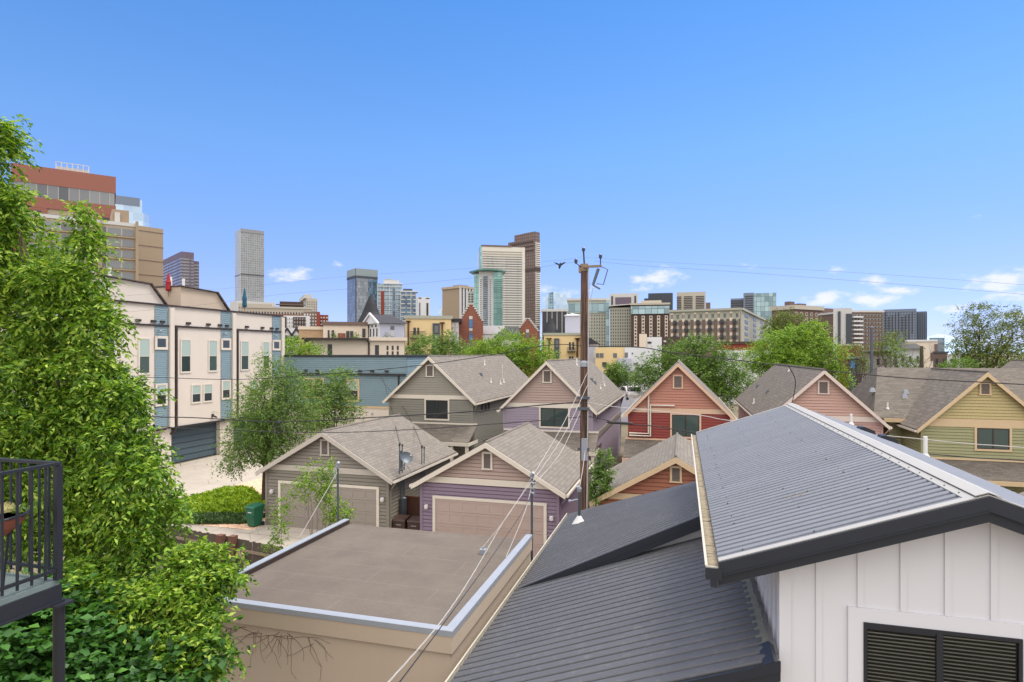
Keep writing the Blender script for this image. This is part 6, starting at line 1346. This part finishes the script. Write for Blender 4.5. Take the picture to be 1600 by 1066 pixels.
m = MB(); fb(m,'R',0,b.w,b.zb,b.top-1,0,.15); m.build('glazing',M['c_dwin'],b.T,world=False); fins(b,'R',b.zb,b.top,7,.55,'c_light',proud=.6); addbox(b,'roof_plant','c_grey',4,12,4,12,b.top,b.top+1.6)
for f_ in 'RL': m = MB(); fb(m,f_,-.2,FL(b,f_)+.2,b.top-1.4,b.top+.2,0,.8); m.build('roof_edge',M['c_tan'],b.T,world=False)
b = bld('white gridded apartment tower behind the brick gable, left of the green topped tower', 731, 731, 749, 455, 380, 10, 'c_light','apartment_tower',dL=14); grid(b,'R',Z(b,505),Z(b,458),12,4,.55,.5,'c_dwin'); finish(b)
# green topped round tower
b = bld('white and green glass tower with curved overhanging roof', 748, 748, 785, 424, 360, 0, 'c_white','apartment_tower',dL=20); w=b.w
n = 26; z0 = Z(b,512)
addbox(b,'glass_bay','g_navy',w*.2,w*.38,-.5,0,z0,Z(b,432)); addbox(b,'glass_bay','g_green',w*.62,w*1.0,-1.2,0,z0,b.top-.5); addbox(b,'glass_bay','g_green',-2.8,-.05,1.5,14,z0,b.top-1.5)
bands(b,'R',z0,Z(b,434),n,.16,'c_light',w*.16,w*.4,1.6,'balcony_slab'); bands(b,'R',z0,Z(b,436),n,.14,'c_green',w*.62,w*1.02,2.0,'balcony_slab')
grid(b,'R',z0,Z(b,436),n,1,.5,.42,'c_dwin',w*.02,w*.16); grid(b,'R',z0,Z(b,436),n,1,.5,.42,'c_dwin',w*.42,w*.56)
m = MB(); pts=[(w*1.14-(w*1.55)*t_, -2.4-3.2*math.sin(math.pi*t_)+(5.0*max(0,t_-.75)*4)) for t_ in np.linspace(0,1,17)]
m.prism([(x,y,b.top+.2-1.6*abs(i/16-.5)) for i,(x,y) in enumerate(pts)]+[(-3.5,16,b.top-.2),(w*1.1,16,b.top-.2)],(0,0,.8)); m.build('curved_roof',M['c_green'],b.T,world=False); finish(b)
# striped office, brown skyscraper
b = bld('white office tower with horizontal window stripes, left of the brown skyscraper', 750.5, 752.5, 820, 385, 560, 10, 'c_strip', dL=30); w=b.w; n=32
bands(b,'R',Z(b,512),Z(b,391),n,.46,'g_band',.6,w-2.6,.25); addbox(b,'edge_pier','c_strip',w-2.6,w,-.6,0,b.zb,b.top); addbox(b,'edge_glass','g_green',-1.2,0,-.3,12,b.zb,b.top+.5)
addbox(b,'roof_edge','c_brown',-.3,w*.7,-.5,10,b.top,b.top+1.4)
b = bld('tallest brown skyscraper with stripes painted cream for sunlight on its right flank', 794, 836, 843.5, 372, 640, 46, 'g_clad')
w,d=b.w,b.d
addbox(b,'upper_tower','g_clad',-.0,w*.97,0,d*.76,b.top,Z(b,362)); addbox(b,'upper_tower','g_clad',1.5,w*.8,2,d*.5,Z(b,362),Z(b,361)); 
bands(b,'R',Z(b,510),Z(b,378),42,.5,'c_strip',w*.02,w+.3,.5,'sunlit_stripe'); addbox(b,'dark_band','c_dkbrown',-.4,w+.4,-.6,0,Z(b,424),Z(b,417)); m=MB(); fb(m,'L',0,d,Z(b,423),Z(b,418),0,.4); m.build('dark_band',M['c_dkbrown'],b.T,world=False)  # right flank stripes are cream to put the sunlight into their colour
bands(b,'L',b.top-15,b.top-1,3,.4,'c_dkbrown',2,d-4,.3)
# glass slant tower, dark colonnade
b = bld('pale blue glass tower with slanting top left of the utility pole', 851, 851, 888, 480, 640, 0, 'g_pale', body=False); w=b.w
m = MB(); m.prism([(0,0,b.zb),(w,0,b.zb),(w,0,Z(b,470)),(w*.93,0,Z(b,464)),(w*.83,0,Z(b,459)),(w*.35,0,Z(b,455.5)),(w*.16,0,Z(b,459)),(w*.02,0,Z(b,467))],(0,24,0)); m.build('glass_shell',M['g_pale'],b.T,world=False)
m = MB(); m.prism([(w*.16,-.3,b.zb),(w*.45,-.3,b.zb),(w*.36,-.3,Z(b,455.5)),(w*.16,-.3,Z(b,459))],(0,.3,0)); m.build('dark_facet',M['g_blue'],b.T,world=False)
b = bld('dark building with white columns below the slanted glass tower', 847, 847, 886, 487, 400, 3, 'c_dwin','office_block',dL=20,cap=1.6,capmat='c_light'); fins(b,'R',b.zb,b.top,5,.09,'c_white',proud=.6)
# yellow building with black conical roof
b = bld('yellow stucco building with black conical roof and tall chimney-like white tower', 850, 850, 908, 524, 92, 1, 'c_yellow','building',dL=10,cap=.35,capmat='c_sage')
yellow(b, ((889,892,535,547),(894,897,535,547),(889,892,557,562),(893,896,557,562)), ((858,531,552),(902,531,558)))
addbox(b,'tall_frame','c_slate',pu(b,866),pu(b,874),-.25,0,Z(b,560),Z(b,529)); b.wins.append(('R',pu(b,868),pu(b,872.5),Z(b,543),Z(b,532),.3,'c_greywin'))
m=MB(); cx=(pu(b,846)+pu(b,873))/2; rr=(pu(b,873)-pu(b,846))/2
for i in range(1): m.tube([(cx,2.0,Z(b,521)),(cx,2.0,Z(b,514)),(cx,2.0,Z(b,505)),(cx,2.0,Z(b,491))],[rr,rr*.78,rr*.45,.05],16)
m.build('cone_roof',M['c_black'],b.T,world=False)
x0_,x1_2 = pu(b,883),pu(b,907); addbox(b,'tower','c_lav',x0_,x1_2,2,4.5,b.top,Z(b,492)); m=MB(); m.add([(x0_-.2,1.8,Z(b,492)),(x1_2+.2,1.8,Z(b,492)),(x1_2+.2,4.7,Z(b,492)),(x0_-.2,4.7,Z(b,492)),((x0_+x1_2)/2,3.2,Z(b,488))],[(0,1,4),(1,2,4),(2,3,4),(3,0,4)]); m.build('tower_roof',M['c_white'],b.T,world=False)
m=MB(); ua,uc=pu(b,886),pu(b,899); zb_,zt_=Z(b,549),Z(b,544); m.box(ua,uc,-1.0,0,zb_-.12,zb_)
for i in range(9): x_=ua+(uc-ua)*i/8; m.box(x_-.03,x_+.03,-1.0,-.95,zb_,zt_)
m.box(ua,uc,-1.02,-.93,zt_,zt_+.07); m.build('balcony',M['dark_trim'],b.T,world=False); finish(b)
b = bld('lavender building wing behind the utility pole with grey sloped roof', 912, 912, 935, 538, 90, 0, 'c_lav','house','house',dL=8); m=MB(); t=b.top; m.prism([(-.3,-.3,t),(b.w+.3,-.3,t),(-.3,-.3,Z(b,520))],(0,8,0)); m.build('roof',M['c_roof'],b.T,world=False); grid(b,'R',Z(b,562),Z(b,545),1,2,.3,.7,'c_white'); finish(b)
# apartment row behind pole
b = bld('sage grey apartment block with glazed top floors, directly behind the pole', 887, 887, 952, 470, 270, 0, 'c_sage','apartment_block',dL=20,cap=1.0,capmat='c_light')
addbox(b,'glazed_top','g_teal',0,b.w,-.4,0,Z(b,489),Z(b,474)); grid(b,'R',Z(b,546),Z(b,491),11,15,.35,.5,'c_dwin',0,b.w*.92); addbox(b,'edge_glass','g_teal',b.w*.92,b.w,-.5,0,b.zb,b.top); finish(b)
b = bld('sage apartment block with many small windows and a thin overhanging roof', 953, 953, 986, 481, 262, 4, 'c_sage','apartment_block',dL=18); m=MB(); m.prism([(-.5,-1,Z(b,479)),(b.w+4.5,-1,Z(b,475.5)),(b.w+4.5,-1,Z(b,474.5)),(-.5,-1,Z(b,477.5))],(0,18,0)); m.build('roof_edge',M['c_light'],b.T,world=False)
grid(b,'R',Z(b,542),Z(b,483),12,9,.4,.55,'c_dwin'); finish(b)
b = bld('brown brick apartment block crowned by a band of glass', 986, 986, 1046, 477, 255, 2, 'c_dkbrown','apartment_block',dL=18,cap=.8,capmat='c_beige')
addbox(b,'glazed_top','g_teal',0,b.w,-.5,0,Z(b,491),Z(b,479)); 
for k in range(5): addbox(b,'window_bay','c_cream',b.w*(.08+.2*k),b.w*(.16+.2*k),-.3,0,Z(b,545),Z(b,494))
for k in range(5): grid(b,'R',Z(b,545),Z(b,494),10,1,.55,.55,'c_dwin',b.w*(.08+.2*k),b.w*(.16+.2*k),.4)
finish(b)
addbox(b,'penthouse','c_beige',b.w*.25,b.w*.8,4,12,b.top,Z(b,469))
b = bld('white framed office building with dark centre panel above the sage apartments', 952.5, 952.5, 997, 459, 420, 0, 'c_light'); addbox(b,'panel','c_purple',b.w*.2,b.w*.76,-.3,0,b.zb,Z(b,465)); addbox(b,'panel','c_dwin',b.w*.06,b.w*.12,-.3,0,b.zb,Z(b,463)); addbox(b,'panel','c_dwin',b.w*.87,b.w*.93,-.3,0,b.zb,Z(b,463))
b = bld('charcoal grey box building behind the glass banded apartments', 1013, 1013, 1051, 458.5, 440, 3, 'c_slate'); addbox(b,'wing','c_slate',-3,0,2,14,b.zb,Z(b,466)); fins(b,'R',b.zb,b.top-.5,9,.12,'c_dwin',proud=.3)
b = bld('white office tower with three columns of dark window slots', 1057.5, 1057.5, 1102.5, 457, 450, 2, 'c_beige')
for a,c in ((.0,.16),(.25,.55),(.66,.95)): bands(b,'R',Z(b,490),Z(b,463),10,.5,'c_dwin',b.w*a,b.w*c,.3)
b = bld('small brown tower peeking right of the slotted white office tower', 1103, 1103, 1110, 473, 500, 0, 'c_brown')
# long brick apartments: left part recedes, right part continues
b = bld('long brick apartment building with cream bays and many balconies', 1046, 1157, 1215, 483.5, 190, 62, 'brickmid','apartment_block')
for f_ in 'LR':
    L_=FL(b,f_); z0_=Z(b,545); zt_=b.top
    m=MB(); fb(m,f_,0,L_,zt_-.2,zt_+.5,0,.8); m.build('cornice',M['c_sage'],b.T,world=False)
    m=MB(); fb(m,f_,0,L_,zt_-3.0,zt_-.2,0,.12); m.build('top_floor',M['c_sage'],b.T,world=False)
nb = 12
for k in range(nb):
    u0=b.d*(k+.3)/nb; u1=b.d*(k+.72)/nb; m=MB(); fb(m,'L',u0,u1,Z(b,545),b.top-.6,0,.3); m.build('window_bay',M['c_cream' if k%2 else 'c_sage'],b.T,world=False); grid(b,'L',Z(b,545),b.top-.6,5,2,.5,.55,'c_dwin',u0,u1,.4)
for k in range(6):
    u0=b.d*(k*2+.75)/nb; u1=b.d*(k*2+1.25)/nb
    for j in range(4): z=Z(b,545)+(b.top-3-Z(b,545))*(j+.5)/4.0; m=MB(); fb(m,'L',u0,u1,z-.1,z+.9,.0,1.3); m.build('balcony',M['c_dwin'],b.T,world=False)
addbox(b,'light_face','c_sage',0,b.w,-.3,0,b.zb,b.top); grid(b,'R',Z(b,545),b.top-.5,6,6,.35,.5,'c_dwin',0,b.w,.4); finish(b)
b = bld('teal glass office building with a lower left wing above the brick apartments', 1163, 1163, 1213, 459, 420, 2, 'g_teal'); addbox(b,'front_block','c_bluegrey',-.5,b.w*.3,-2,0,b.zb,b.top+.3); bands(b,'R',Z(b,490),Z(b,462),8,.45,'c_dwin',.5,b.w*.28,2.2)
m=MB(); m.box(-9,-.5,0,12,b.zb,Z(b,466)); m.build('wing',M['c_bluegrey'],b.T,world=False)
for k in range(6): m=MB(); z=Z(b,470+k*3.4); m.box(-9,-.6,-.3,0,z-.5,z+.5); m.build('window_band',M['c_dwin'],b.T,world=False)
b = bld('tall red brick apartment building with cream cornice above the bright tree', 1206, 1240, 1302, 479, 200, 28, 'brickmid','apartment_block')
for f_ in 'LR':
    L_=FL(b,f_); m=MB(); fb(m,f_,-.3,L_+.3 if f_=='L' else L_*.72,b.top-.9,b.top+.5,0,.7); m.build('cornice',M['c_beige'],b.T,world=False)
grid(b,'R',Z(b,545),Z(b,486),7,8,.4,.7,'c_cream'); grid(b,'R',Z(b,545),Z(b,486),7,8,.2,.5,'c_dwin',proud=.15); addbox(b,'roof_plant','c_brown',2,4.5,3,5,b.top,b.top+2); addbox(b,'roof_plant','c_brown',7,10.5,3,5,b.top,b.top+1.5); finish(b)
b = bld('white and charcoal apartment block with stacked balconies', 1302, 1302, 1331, 482, 180, 0, 'c_light','apartment_block',dL=16); addbox(b,'slot','c_slate',b.w*.25,b.w*.4,-.3,0,b.zb,Z(b,487)); addbox(b,'slot','c_slate',b.w*.68,b.w*1.0,-.3,0,b.zb,Z(b,491))
b = bld('brown panelled apartment block with white window bands left of the grey tower', 1322, 1328, 1380, 488, 182, 4, 'c_brown','apartment_block',dL=16,cap=.6,capmat='c_light')
grid(b,'R',Z(b,545),Z(b,490),9,10,.7,.5,'c_light'); grid(b,'R',Z(b,545),Z(b,490),9,10,.5,.42,'c_dwin',proud=.16)
for k in range(8): addbox(b,'balcony','c_white',.4,3.4,-1.3,0,Z(b,543-k*6.6),Z(b,543-k*6.6)+.45)
finish(b)
b = bld('blue grey high-rise with dark vertical slots at the right end of the skyline', 1380, 1380, 1432, 484, 260, 5, 'c_bluegrey','apartment_tower',dL=20)
for k in range(9): addbox(b,'slot','c_dwin',b.w*(.06+.1*k),b.w*(.09+.1*k),-.25,0,Z(b,540-k%3*9),Z(b,488+(k*7)%9))
grid(b,'R',Z(b,540),Z(b,487),13,12,.45,.4,'c_slate'); finish(b)
b = bld('rounded blue grey tower end at the far right of the skyline', 1431, 1431, 1448, 487, 262, 10, 'c_bluegrey','apartment_tower',dL=18); fins(b,'R',b.zb,b.top-.3,5,.3,'c_slate',proud=.3)
# near background on the right
b = bld('yellow rendered terrace house with square windows, left half of the modern row', 930, 930, 976, 543, 86, 2, 'c_yellow','terrace_house','house',dL=9)
for a,c in ((931,936),(937,943),(958,964)): b.wins.append(('R',pu(b,a),pu(b,c),Z(b,559),Z(b,552),.06,'c_greywin'))
b.wins.append(('R',pu(b,941),pu(b,948),Z(b,574),Z(b,566),.06,'c_dwin')); finish(b)
b = bld('white boxy modern house with grey bay, right half of the modern row', 976, 976, 1023, 543, 85, 4, 'c_white','terrace_house','house',dL=9)
for a,c,y0,y1 in ((976,981,551,559),(987,989,551,554),(971,979,567,574),(990,997,567,571)): b.wins.append(('R',pu(b,a),pu(b,c),Z(b,y1),Z(b,y0),.06,'c_greywin'))
addbox(b,'bay','c_lav',pu(b,965),pu(b,985),-1.5,0,b.zb,Z(b,560)); finish(b)
b = bld('white cube house with one small window and tan fin wall', 1010, 1010, 1034, 527, 104, 2, 'c_white','house','house',dL=9); b.wins.append(('R',pu(b,1012),pu(b,1018),Z(b,537),Z(b,534),.08,'c_dwin')); addbox(b,'fin_wall','c_cream',-1.2,0,-.4,6,b.zb,Z(b,522)); finish(b)
b = bld('dark maroon clad flat-roofed house right of the white cube house', 1034, 1034, 1072, 527, 104.5, 2, 'c_dkbrown','house','house',dL=9); b.wins.append(('R',pu(b,1037),pu(b,1041),Z(b,535),Z(b,532),.08,'c_light')); finish(b)
b = bld('low red brick warehouse with white lower wall behind the trees', 1120, 1120, 1200, 538, 118, 0, 'c_red','warehouse',dL=10,cap=.5,capmat='c_dkbrown'); addbox(b,'white_wall','c_white',0,b.w,-.3,0,b.zb,Z(b,547)); grid(b,'R',Z(b,560),Z(b,549),1,4,.3,.6,'c_bluegrey',proud=.35); finish(b)
b = bld('red and slate modern house right of the bright tree', 1308, 1308, 1345, 541, 92, 0, 'c_red','house','house',dL=8,cap=.3,capmat='c_beige'); addbox(b,'slate_bay','c_slate',pu(b,1326),pu(b,1344),-1.2,0,b.zb,Z(b,560)); addbox(b,'bay_roof','c_bluegrey',pu(b,1324),pu(b,1346),-1.5,0,Z(b,560),Z(b,557)); b.wins.append(('R',pu(b,1329),pu(b,1336),Z(b,575),Z(b,564),1.3,'c_bluewin')); b.wins.append(('R',pu(b,1326),pu(b,1329),Z(b,556),Z(b,552),.1,'c_light')); finish(b)
b = bld('white flat house with dark band glimpsed through the bare trees', 1345, 1345, 1400, 548, 94, 0, 'c_light','house','house',dL=8); addbox(b,'dark_band','c_dwin',0,b.w,-.5,0,Z(b,552),Z(b,549)); grid(b,'R',Z(b,575),Z(b,556),1,5,.4,.5,'c_dwin'); finish(b)
b = bld('low white house with shallow grey roof right of the bare trees', 1393, 1393, 1440, 545, 90, 0, 'c_white','house','house',dL=8); m=MB(); m.prism([(-.5,-.6,b.top),(b.w+.5,-.6,b.top),(b.w*.8,-.6,Z(b,537)),(b.w*.1,-.6,Z(b,537))],(0,8,0)); m.build('roof',M['c_grey'],b.T,world=False); grid(b,'R',Z(b,570),Z(b,552),1,4,.3,.5,'c_dwin'); finish(b)
b = bld('cream stone wall block with tall end pier behind the ivy covered stump', 1414, 1414, 1465, 534, 110, 0, 'c_cream','building',dL=8); addbox(b,'end_pier','c_brown',pu(b,1460),b.w,-.3,0,b.zb,Z(b,538)); addbox(b,'coping','c_white',0,b.w,-.2,.2,b.top,b.top+.3); grid(b,'R',Z(b,570),Z(b,545),1,3,.3,.5,'c_brown'); finish(b)
b = bld('brown brick house end with slate column right of the stump', 1458, 1458, 1481, 552, 86, 0, 'c_brown','house','house',dL=8,cap=.25,capmat='c_slate'); grid(b,'R',Z(b,575),Z(b,557),1,2,.35,.6,'c_dwin'); finish(b)
b = bld('white house with one dark window beside the green tree at the right', 1480, 1480, 1530, 555, 84, 0, 'c_white','house','house',dL=8); addbox(b,'slate_canopy','c_slate',pu(b,1502),pu(b,1520),-1.0,0,Z(b,559),Z(b,556)); b.wins.append(('R',pu(b,1485),pu(b,1493),Z(b,566),Z(b,561),.1,'c_dwin')); finish(b)
b = bld('distant blue grey warehouse on the horizon between tower and right tree', 1452, 1452, 1476, 528, 700, 0, 'c_bluegrey','warehouse'); bands(b,'R',Z(b,535),Z(b,529),2,.5,'g_blue')
# far hills and low city fabric on the horizon
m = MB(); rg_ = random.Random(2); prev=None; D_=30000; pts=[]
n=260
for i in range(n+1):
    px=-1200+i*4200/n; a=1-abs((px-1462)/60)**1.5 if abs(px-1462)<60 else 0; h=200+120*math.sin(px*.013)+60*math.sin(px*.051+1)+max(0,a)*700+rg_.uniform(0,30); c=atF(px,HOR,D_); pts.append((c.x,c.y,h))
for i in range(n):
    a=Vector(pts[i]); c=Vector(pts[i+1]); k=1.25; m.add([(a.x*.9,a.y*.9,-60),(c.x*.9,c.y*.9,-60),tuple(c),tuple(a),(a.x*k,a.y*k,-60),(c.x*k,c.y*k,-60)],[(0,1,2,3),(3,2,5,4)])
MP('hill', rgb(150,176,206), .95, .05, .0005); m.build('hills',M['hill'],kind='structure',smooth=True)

# parked car glimpsed in the street between the lilac and the red house
def car(x, y, z, rz, label):
    T = empty('parked_car', (x,y,z), rz, label, 'car')
    prof = [(-2.15,.32),(-2.2,.62),(-2.05,.86),(-1.25,.95),(-.75,1.4),(.75,1.45),(1.45,.98),(2.1,.9),(2.2,.6),(2.12,.32)]
    m = MB(); m.prism([(-.86,a,b) for a,b in prof], (1.72,0,0)); m.build('body', M['lamp_white'], T, world=False)
    for s in (-1,1):
        m = MB(); m.prism([(s*.865,-1.1,.98),(s*.865,-.7,1.34),(s*.865,.68,1.38),(s*.865,1.25,1.0)], (s*.01,0,0)); m.build('side_window', M['glass_dark'], T, world=False)
        for q in (-1.35,1.35):
            m = MB(); m.tube([(s*.7,q,.33),(s*.9,q,.33)], .33, 16); w_ = m.build('wheel', M['black_metal'], T, world=False); m = MB(); m.tube([(s*.9,q,.33),(s*.915,q,.33)], .2, 12); m.build('rim', M['galv'], w_, world=False)
        m = MB(); m.box(s*.62-.16,s*.62+.16,-2.22,-2.1,.62,.76); m.build('headlight', M['pipe_white'], T, world=False)
    m = MB(); m.prism([(-.76,-1.28,.97),(.76,-1.28,.97),(.66,-.78,1.4),(-.66,-.78,1.4)], (0,-.02,.01)); m.build('windscreen', M['glass_dark'], T, world=False)
p = atF(986, 610, 68.0); car(p.x, p.y, p.z-1.0, R(20), 'white parked car glimpsed between the lilac house and the red house')
